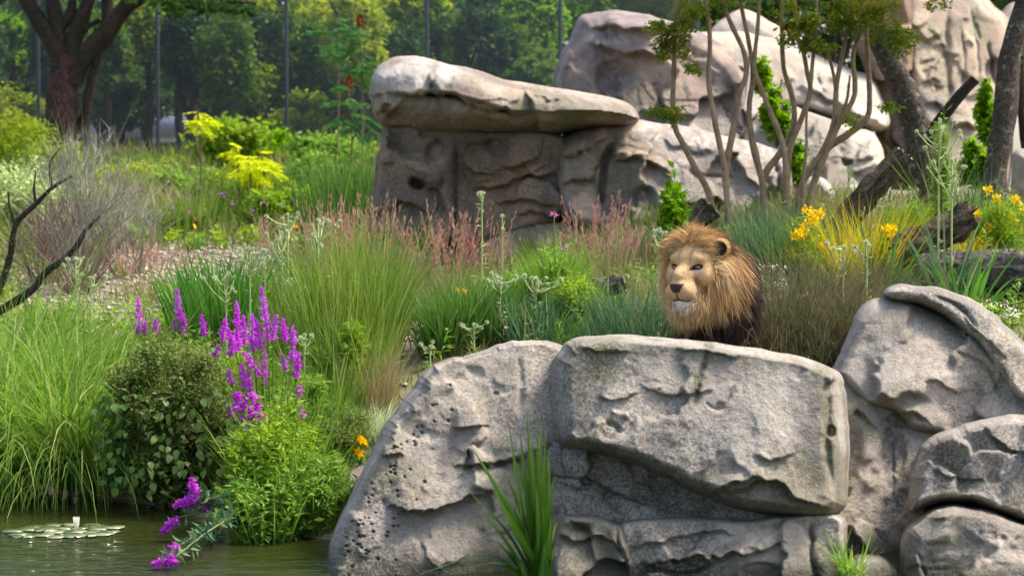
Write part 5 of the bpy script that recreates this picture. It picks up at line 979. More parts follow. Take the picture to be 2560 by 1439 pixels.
# ------------------------------------------------------------------ logs, trunks, trees, fence, background
def pathpx(pts, Y): return np.array([P(a[0], a[1], Y if len(a) < 3 else Y + a[2]) for a in pts])
def limb(mb, pts, r0, r1, n=24, k=10, wob=0.12, seed=0, rnd=0.0):
    p = smooth_path(pts, n); V, F, T = tube_arrays(p, np.linspace(r0, r1, n), k, wob=wob, seed=seed); mb.add(V, F, rnd, T); return p
def endcap(mb, p, r, k=14, rough=0.12, seed=0, sign=1):
    t = unit((p[-1] - p[-2])[None])[0] * sign; ref = np.array([0, 0, 1.0]) if abs(t[2]) < 0.85 else np.array([0, 1.0, 0]); a = np.cross(t, ref); a /= np.linalg.norm(a); b_ = np.cross(t, a)
    th = np.linspace(0, 6.2832, k, endpoint=False); rng = np.random.default_rng(seed); V = [p[-1] + t * r * 0.02]
    for rr in (0.5, 1.0): V += [p[-1] + (a * math.cos(x) + b_ * math.sin(x)) * r * rr * 0.97 + t * r * rng.normal(0, rough) for x in th]
    F3 = [[0, 1 + i, 1 + (i + 1) % k] for i in range(k)]; F4 = [[1 + i, 1 + k + i, 1 + k + (i + 1) % k, 1 + (i + 1) % k] for i in range(k)]
    n0 = mb.n; mb.add(V, F3, 0.5); mb.F.append(np.array(F4) + n0)
def log(pts, Y, r0, r1, label, mat='log', ridges=0.05, cut=True, both=False, name="log", seed=3, cap='wood', rough=0.12):
    p = pathpx(pts, Y); root = thing(name, p[0], label, "log"); mb = MB(); n = 40; q = smooth_path(p, n); k = 28
    V, F, T = tube_arrays(q, np.linspace(r0, r1, n), k, wob=0.10, seed=seed)
    # bark ridges along the grain
    Vr = V.reshape(n, k, 3); th = np.arange(k); rid = ridges * vnoise(np.stack([np.tile(th * 1.7, (n, 1)), np.tile((np.arange(n) * 0.16)[:, None], (1, k)), np.zeros((n, k))], -1), seed)
    Vr = Vr + (Vr - q[:, None]) * rid[..., None] * 6
    mb.add(Vr, F, 0, T); mb.build("bark", M[mat], root)
    if cut: mc = MB(); endcap(mc, q, r1 * 1.0, seed=seed, rough=rough); mc.build("cut_end", M[cap], root)
    if both: mc = MB(); endcap(mc, q[::-1], r0 * 1.0, seed=seed + 1, rough=rough); mc.build("cut_end", M[cap], root)
    return root
log([(2070, 610), (2150, 510), (2200, 455), (2262, 386)], 18.2, 0.115, 0.095, "mossy broken log propped upright behind the yellow flowers", 'log', seed=4)
log([(2235, 635), (2290, 612), (2360, 580), (2425, 540)], 15.7, 0.15, 0.125, "short splintered dark log with a hollow end", 'log', seed=5, cap='log', rough=0.5, both=True)
log([(2290, 688), (2400, 684), (2560, 678), (2760, 668)], 15.6, 0.165, 0.185, "thick trunk lying on the ground with furrowed bark", 'log_grey', seed=6, both=True)
log([(1275, 748), (1340, 732), (1420, 720), (1450, 716)], 15.9, 0.075, 0.085, "charred log lying under the sandy dome", 'log_grey', seed=7, both=True)
log([(1425, 742), (1470, 730), (1520, 716), (1560, 706)], 15.7, 0.09, 0.085, "cracked dark log next to the charred one", 'log_grey', seed=8, both=True)
log([(1690, 600), (1740, 550), (1775, 515)], 19.3, 0.10, 0.12, "dark stump behind the lion's mane", 'log', seed=9)
log([(360, 497), (480, 492), (640, 492), (780, 488)], 30.5, 0.09, 0.08, "grey log edging the back of the path", 'log_grey', seed=10, both=True)
# leaning dead trunk with a stub, and the upright trunk at the right
p = pathpx([(2320, 540), (2308, 470), (2303, 400), (2294, 330), (2270, 262), (2236, 185), (2200, 105), (2165, 20), (2120, -60)], 20.8)
root = thing("dead_tree", p[0], "leaning dead tree trunk with lichen in front of the peach wall", "tree"); mb = MB(); limb(mb, p, 0.15, 0.16, 40, 20, 0.22, 5); mb.build("trunk", M['bark_old'], root)
q = pathpx([(2303, 385, -0.05), (2345, 310, -0.15), (2385, 255, -0.2), (2438, 198, -0.25)], 20.8); mb = MB(); s_ = limb(mb, q, 0.07, 0.052, 16, 12, 0.2, 6); endcap(mb, s_, 0.052); mb.build("branch", M['bark_dark'], root)
q = pathpx([(2170, 40, 0), (2110, 30, -0.1), (2060, -10, -0.2)], 20.8); mb = MB(); limb(mb, q, 0.09, 0.05, 14, 10, 0.2, 7); mb.build("branch", M['bark_dark'], root)
p = pathpx([(2486, 500), (2492, 430), (2502, 350), (2514, 260), (2522, 160), (2545, 60), (2575, -40), (2600, -200)], 20.0)
root = thing("bare_tree", p[0], "grey-barked tree trunk at the end of the peach wall", "tree"); mb = MB(); limb(mb, p, 0.125, 0.10, 36, 18, 0.15, 8); mb.build("trunk", M['bark_old'], root)
q = pathpx([(2600, -200), (2540, -300), (2500, -420)], 20.0); mb = MB(); limb(mb, q, 0.09, 0.04); limb(mb, pathpx([(2600, -200), (2660, -320), (2720, -450)], 20), 0.08, 0.04); mb.build("branches", M['bark_old'], root)
mb = MB(); foliage_into(mb, np.random.default_rng(4), 4000, P(2600, -480, 20), (1.6, 1.4, 0.7), 0.12, 0.06, 30); mb.build("crown", M['t_mid'], root, kind="stuff")

# thin many-stemmed tree
base = onground(1930, 19.6); root = thing("multi_stem_tree", base, "slender many-stemmed tree with smooth tan bark and bronze leaves", "tree")
S = [[(1822, 560), (1816, 480), (1812, 425), (1801, 369), (1784, 285), (1772, 201), (1775, 100), (1765, 0), (1758, -120)], [(1816, 425), (1818, 400), (1834, 319), (1848, 235), (1865, 188), (1861, 134), (1831, 67), (1804, 0), (1780, -100)],
     [(1910, 570), (1908, 480), (1904, 445), (1881, 353), (1873, 269), (1883, 185), (1871, 101), (1851, 0), (1840, -120)], [(1908, 455), (1918, 425), (1959, 369), (1985, 302), (1979, 235), (1959, 168), (1955, 67), (1958, -90)], [(1966, 560), (1965, 480), (1965, 420), (1955, 353), (1932, 296), (1901, 215), (1885, 165), (1895, 60), (1900, -80)],
     [(1968, 560), (1967, 470), (1976, 369), (2002, 302), (2026, 228), (2019, 188), (2009, 134), (1992, 84), (1985, -60)], [(2026, 215), (2032, 150), (2040, 60), (2045, -90)], [(2006, 560), (2008, 453), (2016, 369), (2016, 300), (2022, 230)],
     [(1990, 565), (1999, 480), (2022, 430), (2056, 380), (2086, 302), (2090, 235), (2096, 185), (2116, 84), (2127, 0), (2135, -120)], [(2015, 565), (2028, 480), (2056, 403), (2093, 319), (2133, 249), (2137, 202), (2133, 134), (2160, 50), (2180, -90)], [(2060, 395), (2069, 370), (2120, 336), (2167, 296), (2174, 235), (2167, 101), (2165, -60)],
     [(1785, 560), (1771, 480), (1734, 413), (1710, 363), (1688, 320), (1682, 250), (1686, 150), (1690, 0), (1692, -110)], [(2092, 235), (2080, 170), (2062, 110)], [(2094, 310), (2115, 260), (2125, 190)], [(1777, 60), (1750, 0), (1735, -60)]]
rng = np.random.default_rng(44)
for k, s in enumerate(S):
    dz = rng.uniform(-0.25, 0.25); pts = pathpx(s, 19.6 + dz); n = 34; q = smooth_path(pts, n); kn = 1 + 0.25 * np.maximum(0, vnoise(np.c_[np.arange(n) * 0.45, np.full(n, k * 3.3), np.zeros(n)], 3)) ** 2
    r0 = 0.037 if len(s) > 6 else 0.022; V, F, T = tube_arrays(q, np.linspace(r0, 0.016 if len(s) > 6 else 0.011, n) * kn, 9, wob=0.12, seed=k); MB().add(V, F, 0, T).build("stem", M['bark_smooth'], root)
mb = MB()
for (cx, cy, rx, ry, n) in ((1690, 100, 55, 60, 900), (1660, 75, 50, 25, 350), (1735, 175, 22, 16, 160), (1665, 285, 45, 22, 420), (1730, 20, 60, 50, 500), (1990, 60, 60, 60, 900), (2030, 110, 30, 30, 280), (2110, 40, 70, 60, 700), (2190, 50, 80, 60, 1000), (2250, 110, 45, 40, 520), (2225, 270, 22, 12, 120), (2125, 300, 26, 28, 90), (1860, -20, 90, 50, 500), (2340, 10, 30, 30, 90), (2060, 125, 40, 20, 150)):
    foliage_into(mb, rng, int(n * 1.5), P(cx, cy, 19.4), (rx * 1.3 * PXM(19.5), 0.4, ry * 1.2 * PXM(19.5)), 0.046, 0.026, 26, 0.24, 0.1, 0.1, 0.7)
mb.build("foliage", M['t_bronze'], root, kind="stuff")
mb = MB(); foliage_into(mb, rng, 9000, P(1900, -330, 19.6), (1.8, 1.3, 0.9), 0.06, 0.035, 60, 0.3); mb.build("crown", M['t_bronze'], root, kind="stuff")

# big dark tree on the left
b0 = onground(165, 33.0); root = thing("big_tree", b0, "large dark forked tree with peeling red bark at its foot", "tree")
B = b0 + np.array([0, 0, -0.1]); mb = MB(); limb(mb, [B, P(158, 330, 33), P(155, 260, 33), P(160, 190, 33), P(175, 140, 33)], 0.30, 0.25, 26, 20, 0.25, 3); mb.build("trunk", M['bark_red'], root)
mb = MB()
for pts, r0, r1 in (([(160, 215), (150, 140), (100, 60), (60, -20), (30, -140)], .20, .12), ([(165, 180), (150, 100), (130, 0), (110, -120)], .15, .10), ([(175, 190), (180, 110), (200, 60), (225, -20), (235, -140)], .16, .11), ([(178, 210), (205, 150), (262, 88), (310, 25), (370, -30), (460, -120)], .20, .13), ([(205, 340), (222, 240), (240, 165), (260, 100)], .10, .08),
                    ([(262, 88), (270, 30), (262, -60)], .13, .09), ([(195, 90), (225, 65), (250, 50)], .05, .04), ([(400, -20), (445, 5), (490, 20), (590, 28), (640, 40)], .06, .03), ([(520, -20), (560, 0), (640, 10)], .05, .03), ([(150, 80), (180, 20), (175, -60)], .1, .07)):
    limb(mb, pathpx(pts, 33.0), r0, r1, 22, 12, 0.2, int(pts[0][0]))
mb.build("limbs", M['bark_dark'], root); rng = np.random.default_rng(91); mb = MB()
for cx, cy, rx, ry, n, dY in ((200, -330, 420, 190, 9000, 0), (420, 5, 50, 40, 350, -0.5), (560, -10, 120, 50, 800, -0.5), (330, -40, 60, 40, 300, -1)):
    foliage_into(mb, rng, n, P(cx, cy, 33 + dY), (rx * PXM(33), 1.2 if ry < 100 else 2.6, ry * PXM(33)), 0.13, 0.08, 26, 0.3)
mb.build("crown", M['t_dark'], root, kind="stuff")

# bent dark shrub with bare twigs at the left edge
b0 = onground(-40, 16.2); root = thing("bare_shrub", b0, "bent dark shrub with bare grey twigs leaning over the bank", "shrub"); rng = np.random.default_rng(17)
for pts, r0, r1 in (([(-60, 800), (10, 770), (85, 720), (110, 685), (180, 630), (215, 575), (250, 540)], .042, .016), ([(-60, 800), (-10, 740), (25, 640), (40, 560), (90, 510), (130, 470), (180, 440)], .04, .012), ([(40, 560), (25, 520), (20, 480)], .016, .007), ([(90, 510), (85, 470), (90, 430)], .014, .006), ([(130, 470), (125, 410), (150, 370)], .012, .005)):
    mb = MB(); limb(mb, pathpx(pts, 16.2), r0, r1, 22, 8, 0.2, int(pts[1][0]) % 7); mb.build("branch", M['bark_dark'], root)
mb = MB(); mh = MB()
def twigs(c0, n, ang0, angs, ln, mbx, w=0.004):
    st = np.repeat(c0[None], n, 0) + rng.normal(0, 0.06, (n, 3)); th = rng.normal(ang0, angs, n); V, F, R, T = blade_arrays(rng, st, np.where(np.sin(th) > 0, 0.0, np.pi) + rng.normal(0, .5, n), np.abs(th), rng.normal(0, 0.35, n), ln * rng.uniform(0.5, 1.2, n), np.full(n, w), 5, 0.9); mbx.add(V, F, R, T); return V.reshape(n, 6, 2, 3).mean(2)
for cpx, n, a0, as_, ln in (((210, 580), 60, 0.5, 0.45, 0.55), ((180, 470), 60, 0.2, 0.55, 0.5), ((240, 550), 70, 1.0, 0.3, 0.6), ((160, 640), 30, 0.3, 0.6, 0.35), ((130, 470), 40, -0.2, 0.6, 0.4)):
    C = twigs(P(cpx[0], cpx[1], 16.2), n, a0, as_, ln, mb)
    for c in C[::2]: twigs(c[3], 4, a0, 0.7, ln * 0.35, mb, 0.003)
mb.build("twigs", M['twig'], root, kind="stuff")
for px, py, rx, ry, n in ((60, 690, 110, 55, 1500), (200, 470, 60, 50, 500), (40, 600, 70, 60, 600)): foliage_into(mh, rng, n, P(px, py, 16.3), (rx * PXM(16), 0.2, ry * PXM(16)), 0.025, 0.008, 24, 0.35)
mh.build("foliage", M['shrub'], root, kind="stuff")
def twigbush(px, Y, top, rx, n, mat, label, name="twiggy_bush", fol=None, group=None, nf=1500, ln=0.3):
    rng = np.random.default_rng(abs(int(px * 2 + Y))); b0 = onground(px, Y); h = height_to(px, top, Y, b0); root = thing(name, b0, label, "shrub", group); mb = MB()
    grass_into(mb, rng, b0, rx * 0.35, n // 2, h, 0.2, 0.35, 0.4, 0.012, 5, outward=0.9); 
    pos, k = cloud(rng, n * 3, b0 + np.array([0, 0, h * 0.6]), (rx, rx * 0.7, h * 0.45), 30, 0.35, 0.3); m_ = len(pos); V, F, R, T = blade_arrays(rng, pos, rng.random(m_) * 6.28, np.abs(rng.normal(0.4, 0.4, m_)), rng.normal(0, 0.3, m_), np.full(m_, ln * 0.6), np.full(m_, 0.008), 3, 0.5); mb.add(V, F, R, T)
    mb.build("twigs", M[mat], root, kind="stuff")
    if fol: mb = MB(); foliage_into(mb, rng, nf, b0 + np.array([0, 0, h * 0.55]), (rx, rx * 0.8, h * 0.5), 0.05, 0.02, 30, 0.35, 0, 0.3); mb.build("foliage", M[fol], root, kind="stuff")
twigbush(200, 19.5, 500, 0.5, 220, 'heather', "purple-brown heather bush behind the bent dark shrub"); twigbush(110, 20.0, 520, 0.4, 160, 'heather', "rust-tinged heather bush at the left of the path")
twigbush(225, 21.5, 330, 0.5, 150, 'twig', "pale bare-twigged bush at the foot of the forked tree", fol=None, ln=0.35); twigbush(320, 20.5, 480, 0.4, 110, 'twig', "spreading bush of bare silver twigs above the path")
twigbush(180, 26, 420, 0.7, 60, 'twig', "olive-leaved bush in front of the forked tree", fol='t_yellow', nf=1600)
for px, Y, top, rx, mat, lab, n in ((40, 25, 400, 0.9, 'eryn_stem', "silvery green bush left of the heather", 3000), (20, 31, 270, 1.0, 't_yellow', "yellow-green bush beside the forked tree", 3000), (130, 30, 330, .6, 't_yellow', "small yellow-green bush under the forked tree", 1200), (330, 30, 400, 0.7, 't_yellow', "yellowish bush beneath the mesh fence", 1800), (420, 29, 420, 0.5, 'willow', "green bush at a fence post's foot", 1300), (540, 28, 420, 0.6, 'willow', "soft green bush in the meadow", 1600), (640, 28, 420, 0.7, 'lime', "lime bush below the golden fronds", 1800),
                              (670, 25, 475, 0.30, 'lime', "rounded lime-yellow bush by the pink grass", 1700), (742, 25.5, 455, 0.28, 'lime', "second lime-yellow bush by the pink grass", 1500), (560, 25.5, 520, 0.7, 'willow', "low green bush behind the path", 2200), (450, 25, 530, 0.5, 'shrub', "dark green low bush with purple flowers behind the path", 1600), (290, 23.5, 560, 0.45, 'willow', "blue-green low bush at the path's far side", 1500), (800, 28, 380, 0.6, 'willow', "tall green weeds left of the overhanging slab", 2600), (870, 26, 420, 0.4, 't_mid', "green weeds at the corner of the shaded wall", 1300), (230, 22.5, 610, 0.25, 'lime', "bright green tuft at the path edge", 700)):
    mound(px, Y, top, rx, mat, lab, n, 0.09, 0.035, "leafy_bush", "bush", 200, "bushes on the upper slope", bmat='willow', ry=rx * 0.7)
for px, Y, top, w, n in ((830, 24.5, 390, 0.4, 200), (780, 26, 420, 0.4, 180), (900, 25, 370, 0.35, 220), (600, 26, 420, 0.5, 300), (480, 25, 470, 0.5, 300)):
    clump("tall_meadow_grass", px, Y, top, w, n, 'rush' if px > 700 else 'grass', "tall green meadow grass left of the overhanging slab" if px > 700 else "tall meadow grass behind the path", group="tall meadow grass beside the slab" if px > 700 else "tall meadow grass behind the path", th0=0.08, th1=0.35, width=0.016, segs=4)
# speckles of flowers in the far meadow
mb = MB(); rng = np.random.default_rng(66); n = 36; px = rng.uniform(380, 760, n); Y = rng.uniform(23.5, 29, n); X = P(px, 600, Y)[:, 0]; Z = ground(X, Y) + rng.uniform(0.2, 0.55, n)
V, F, R, T = leaf_arrays(rng, np.c_[X, Y, Z].repeat(3, 0) + rng.normal(0, 0.02, (n * 3, 3)), unit(rng.normal(0, 1, (n * 3, 3))), 0.035, 0.025); mb.add(V, F, R, T); tag(mb.build("meadow_flowers", M['purple']), "tiny violet flowers dotted through the meadow behind the path", "flowers", kind="stuff")

# golden compound-leaf saplings and the sumac with red cones
def frond_proto(mat, pairs=9, w=0.22):
    mb = MB(); rng = np.random.default_rng(pairs); t = np.linspace(0.08, 1, pairs); c = np.c_[t, 0 * t, -0.25 * t * t]; V, F, T = tube_arrays(c, np.linspace(.012, .004, pairs), 4); mb.add(V, F, 0.2, T)
    for sgn in (-1, 1):
        ax = np.c_[0.55 + 0 * t, sgn + 0 * t, -0.25 + 0 * t] + rng.normal(0, 0.1, (pairs, 3)); ln = 0.30 * np.sin(np.pi * (0.15 + 0.8 * t)) + 0.06; V, F, R, T = leaf_arrays(rng, c, unit(ax), ln, 0.085, 0.2, up=np.array([[0, 0, 1.0]])); mb.add(V, F, R, T)
    return protoobj("frond", mb, M[mat])
FR_G, FR_S = frond_proto('goldfern', 10), frond_proto('sumac', 11)
def frondtree(px, Y, pytop, fr, n, size, label, spread=0.2, cone=False, name="frond_sapling"):
    rng = np.random.default_rng(abs(int(px + Y))); b0 = onground(px, Y); t0 = P(px, pytop, Y); root = thing(name, b0, label, "sapling"); mb = MB(); limb(mb, [b0, (b0 + t0) / 2 + np.array([0.05, 0, 0]), t0], 0.018, 0.010, 10, 6, 0.1); mb.build("stem", M['stem_brown'], root)
    for k in range(n):
        a = k * 2.4 + rng.normal(0, 0.2); z = (t0 - b0)[2] - rng.random() * spread; copyobj(fr, root, ((t0 - b0)[0], 0, z), (rng.normal(0, 0.2), rng.uniform(-0.35, 0.65), a), size * rng.uniform(0.7, 1.15))
    if cone:
        mc = MB(); rg = np.random.default_rng(1); u = rg.random(160); a = rg.random(160) * 6.28; r = 0.03 * np.sin(np.pi * np.clip(u * 0.85 + 0.15, 0, 1)); V, F, R, T = leaf_arrays(rg, np.c_[r * np.cos(a), r * np.sin(a), u * 0.2] + t0, unit(np.c_[np.cos(a), np.sin(a), 0.6 + 0 * a]), 0.04, 0.03); mc.add(V, F, R, T); mc.build("seed_cone", M['redcone'], root)
M['redcone'] = leafmat("red_cone", [(0.20, 0.035, 0.02), (0.28, 0.05, 0.03)], 0.0)
frondtree(495, 27, 275, FR_G, 16, 0.30, "golden frond sapling standing alone before the fence", 0.28); frondtree(590, 26, 360, FR_G, 20, 0.38, "golden frond sapling in the meadow", 0.35); frondtree(655, 26, 380, FR_G, 20, 0.38, "golden frond sapling beside the fence post", 0.3); frondtree(620, 25.4, 395, FR_G, 16, 0.42, "low golden frond sapling between the two others", 0.2)
frondtree(900, 31, 70, FR_S, 18, 0.5, "sumac with a red seed cone above the slab's end", 0.9, True, "sumac"); frondtree(872, 29, 225, FR_S, 14, 0.5, "lower sumac with red cone behind the slab's end", 0.6, True, "sumac"); frondtree(840, 33, 40, FR_S, 12, 0.5, "sumac crown behind the one with the red cone", 0.8, False, "sumac")

# ---- mesh fence
YF = 36.5; M['post'] = plainmat("dark_metal", (0.035, 0.045, 0.06), 0.5, 0.4); M['wire'] = plainmat("wire", (0.10, 0.115, 0.13), 0.5, 0.4)
f0 = onground(400, YF); root = thing("mesh_fence", f0, "tall wire mesh fence on dark metal posts behind the meadow", "fence")
ztop = 7.2
for px in (-220, 100, 397, 718, 1068, 1400, 1740):
    g = onground(px, YF); V, F, T = tube_arrays([[g[0], YF, g[2] - 0.3], [g[0], YF, 4.5], [g[0], YF, ztop]], [0.038] * 3, 10); MB().add(V, F, 0, T).build("post", M['post'], root)
x0, x1 = float(P(-230, 0, YF)[0]), float(P(1750, 0, YF)[0]); z0 = 2.6; mb = MB(); sp_ = 0.075; Hh = ztop - z0; wv = 0.005
for sgn in (1, -1):
    s = np.arange(x0 - Hh, x1 + Hh, sp_); A0 = np.c_[s, np.full(len(s), YF - 0.07 + 0.004 * sgn), np.full(len(s), z0)]; B0 = A0 + np.array([sgn * Hh, 0, Hh])
    # clip to the fence's length
    ta = np.clip(((x0 - s) / (sgn * Hh)), 0, 1) if sgn > 0 else np.clip((x1 - s) / (sgn * Hh), 0, 1); tb = np.clip((x1 - s) / (sgn * Hh), 0, 1) if sgn > 0 else np.clip((x0 - s) / (sgn * Hh), 0, 1)
    ok = tb > ta + 1e-3; A1 = A0 + (B0 - A0) * ta[:, None]; B1 = A0 + (B0 - A0) * tb[:, None]; A1, B1 = A1[ok], B1[ok]
    o_ = np.array([wv * 0.7, 0, -sgn * wv * 0.7]); V = np.stack([A1 - o_, A1 + o_, B1 + o_, B1 - o_], 1); i = np.arange(len(V))[:, None] * 4; mb.add(V.reshape(-1, 3), i + np.arange(4)[None])
mb.build("wire_mesh", M['wire'], root, kind="stuff")
for zz in (ztop - 0.05, z0 + 0.45): V, F, T = tube_arrays([[x0, YF - 0.075, zz], [(x0 + x1) / 2, YF - 0.075, zz], [x1, YF - 0.075, zz]], [0.012] * 3, 6); MB().add(V, F, 0, T).build("tension_wire", M['wire'], root)
# ---- undergrowth along and beyond the fence
UG = []
_r = np.random.default_rng(515)
for i, px in enumerate(np.arange(-120, 1000, 85)):
    bgm = ('t_yellow', 't_mid', 'lime', 't_bright', 't_yellow', 'willow')[i % 6]
    UG.append((px + _r.normal(0, 20), (35.0, 38.5, 33.5)[i % 3], (365 - 75 * _r.random()) if not 4 <= i <= 7 else 400 - 10 * _r.random(), 0.75, bgm, i))
ULAB = ["yellow-green undergrowth", "mid-green undergrowth", "lime undergrowth", "bright green undergrowth", "loose yellowish undergrowth", "soft green undergrowth"]
UWH = ["below the forked tree's left side", "at the forked tree's foot", "right of the forked tree", "against the second fence post", "before the low building", "before the golden sapling", "beside the golden saplings", "left of the third fence post", "at the third fence post", "right of the third fence post", "left of the sumac", "under the sumac", "behind the slab's end", "behind the tall meadow grass"]
for px, Y, top, rx, mt, i in UG: mound(px, Y, top, rx, mt, ULAB[i % 6] + " " + UWH[i], 2600, 0.11, 0.06, "undergrowth_bush", "bush", 60, "undergrowth along the fence", bmat='willow', ry=0.6)
# ---- low grey building beyond the fence
def boxv(a, b):
    V = np.array([[x, y, z] for x in (a[0], b[0]) for y in (a[1], b[1]) for z in (a[2], b[2])]); F = np.array([[0, 1, 3, 2], [4, 6, 7, 5], [0, 4, 5, 1], [2, 3, 7, 6], [0, 2, 6, 4], [1, 5, 7, 3]]); return V, F
M['render_wall'] = plainmat("grey_wall", (0.24, 0.25, 0.31), 0.8); M['dark_glass'] = plainmat("dark_opening", (0.03, 0.035, 0.045), 0.3); M['roof_edge'] = plainmat("pale_fascia", (0.27, 0.29, 0.37), 0.7)
YB = 52.0; a0 = P(215, 345, YB); a1 = P(760, 345, YB); gzb = float(ground(a0[0], YB)); root = thing("low_building", ((a0[0] + a1[0]) / 2, YB, gzb), "low grey-blue building half hidden behind the fence and trees", "building")
zf0, zf1 = P(0, 345, YB)[2], P(0, 292, YB)[2]
MB().add(*boxv((a0[0], YB, gzb - 0.3), (a1[0], YB + 5, zf0))).build("wall", M['render_wall'], root, smooth=False); MB().add(*boxv((a0[0] - 0.3, YB - 0.5, zf0 + 0.002), (a1[0] + 0.3, YB + 5.4, zf1))).build("fascia", M['roof_edge'], root, smooth=False)
w0 = a0[0] + 0.5
while w0 + 0.9 < a1[0]:
    MB().add(*boxv((w0, YB - 0.04, gzb + 0.4), (w0 + 0.9, YB + 0.02, zf0 - 0.12))).build("window", M['dark_glass'], root, smooth=False); w0 += 1.25
V, F, T = tube_arrays([P(245, 400, YB - 1), P(245, 300, YB - 1), P(245, 235, YB - 1)], [0.1] * 3, 8); o = MB().add(V, F, 0, T).build("white_pole", M['roof_edge'], origin=P(245, 400, YB - 1)); o.location.z = o.location.z; tag(o, "pale post standing before the low building", "post")
V, F, T = tube_arrays([P(738, 440, 44), P(738, 280, 44), P(738, 100, 44)], [0.05] * 3, 8); tag(MB().add(V, F, 0, T).build("lamp_pole", M['roof_edge'], origin=P(738, 440, 44)), "slim pale pole behind the right-hand fence post", "post")

# ---- trees beyond the fence
def bgtree(px, py, Y, rx, ry, mat, label, n=4000, leaf=0.16, lumps=40, group="trees beyond the fence", trunk=0.16, name="leafy_tree", depth=None):
    rng = np.random.default_rng(abs(int(px * 3 + py + Y))); c = P(px, py, Y); k = PXM(Y); g = np.array([c[0], Y, float(ground(c[0], Y)) - 0.1]); root = thing(name, g, label, "tree", group); mb = MB()
    top = c + np.array([0, 0, ry * k * 0.5]); limb(mb, [g, (g + c) / 2 + np.array([rng.normal(0, .2), 0, 0]), c, top], trunk, trunk * 0.3, 14, 8, 0.15)
    for j in range(7):
        s_ = g + (top - g) * rng.uniform(0.4, 0.9); e = c + np.array([rng.normal(0, rx * k * 0.5), rng.normal(0, rx * k * 0.4), rng.normal(0, ry * k * 0.5)]); limb(mb, [s_, (s_ + e) / 2 + np.array([0, 0, 0.1]), e], trunk * 0.4, trunk * 0.12, 8, 6, 0.1)
    mb.build("trunk", M['bark_dark'], root); mb = MB(); foliage_into(mb, rng, n, c, (rx * k, (depth or rx * k * 0.8), ry * k), leaf, leaf * 0.6, lumps, 0.26, 0.15, 0.45, 0.6); mb.build("crown", M[mat], root, kind="stuff")
for a in ((585, 150, 43, 150, 130, 't_yellow', "yellow-leaved maple hanging over the low building", 5200, 0.15, 50), (700, 60, 44, 120, 110, 't_yellow', "yellow-green tree behind the fence post", 3600, 0.15), (860, 120, 42, 130, 170, 't_yellow', "broad yellow-green tree left of the slab", 5500, 0.15, 55), (960, 40, 43, 110, 110, 't_yellow', "yellowish tree above the overhanging slab", 3500, 0.15), (850, 290, 41, 110, 90, 't_yellow', "low yellow-green tree behind the sumac", 2800, 0.14),
          (700, 310, 45, 90, 70, 't_yellow', "small yellowish tree at the building's end", 1800, 0.14), (380, 120, 46, 150, 150, 't_mid', "green tree right of the forked tree", 4200, 0.17), (480, 200, 48, 140, 120, 't_dark', "dark green tree over the low building", 3800, 0.18), (10, 110, 40, 70, 90, 't_bright', "bright green tree at the left edge", 1800, 0.14), (250, 230, 47, 130, 90, 't_mid', "shaded green tree behind the forked tree", 2600, 0.17), (60, 200, 46, 150, 120, 't_dark', "dark tree behind the left bushes", 3000, 0.18),
          (1080, 90, 46, 130, 140, 't_dark', "dark green conifer-like tree behind the fence", 4200, 0.16), (1180, 130, 45, 110, 110, 't_mid', "mid-green tree above the slab's tail", 3200, 0.15), (1330, 70, 40, 95, 120, 't_bright', "bright green leafy tree beside the tall boulder", 4200, 0.17, 46), (1230, 20, 47, 120, 90, 't_dark', "dark tree between the two bright ones", 3000, 0.17), (1120, 190, 41, 130, 60, 't_mid', "low olive tree right behind the slab", 2600, 0.13), (1330, 190, 38, 80, 50, 't_mid', "low bright shrubs in the corner by the tall boulder", 1600, 0.11),
          (480, 90, 41, 110, 110, 't_mid', "green tree just behind the fence near the yellow maple", 3600, 0.14), (640, 230, 40, 110, 90, 't_yellow', "low yellow-green branches over the golden saplings", 2600, 0.13), (780, 200, 40.5, 110, 130, 't_yellow', "yellow-green tree between the fence post and the sumac", 3600, 0.14), (990, 190, 40, 110, 110, 't_bright', "fresh green tree behind the slab's thick end", 3400, 0.14), (330, 250, 44, 110, 90, 't_dark', "dark leafy tree low behind the fence", 3000, 0.16), (120, 60, 42, 130, 120, 't_mid', "green foliage seen through the forked tree", 3600, 0.15), (1050, 30, 41, 100, 90, 't_yellow', "yellow-green treetop above the slab", 2600, 0.14), (1240, 150, 40, 90, 80, 't_yellow', "olive-yellow bush above the slab's tail", 2400, 0.13), (760, 300, 39, 90, 80, 't_yellow', "yellow-green bushy tree behind the third fence post", 2400, 0.12), (930, 250, 39, 100, 110, 't_yellow', "bright yellow-green bushy tree at the slab's end", 3000, 0.13), (30, 290, 38, 100, 80, 't_yellow', "yellow-green bushy tree left of the forked trunk", 2400, 0.12), (1600, -20, 45, 200, 90, 't_mid', "green tree over the tall boulder", 4200, 0.16), (1850, -10, 46, 200, 90, 't_dark', "dark green tree behind the pale hump", 4200, 0.16), (2480, -10, 44, 140, 80, 't_dark', "dark green tree above the peach wall", 3000, 0.16), (1450, 10, 44, 90, 80, 't_bright', "bright green tree behind the stepped boulder", 2600, 0.16), (2100, -40, 47, 200, 90, 't_mid', "green tree behind the dark rock face", 3200, 0.17)):
    bgtree(*a)
NEARLAB = ["beyond the left bushes", "behind the forked tree's trunk", "right of the forked tree", "above the low building", "at the second fence post", "behind the golden sapling", "between the middle fence posts", "behind the third fence post", "left of the sumac", "behind the sumac", "behind the slab's thick end", "above the slab's middle", "above the slab's tail", "left of the stepped boulder"]
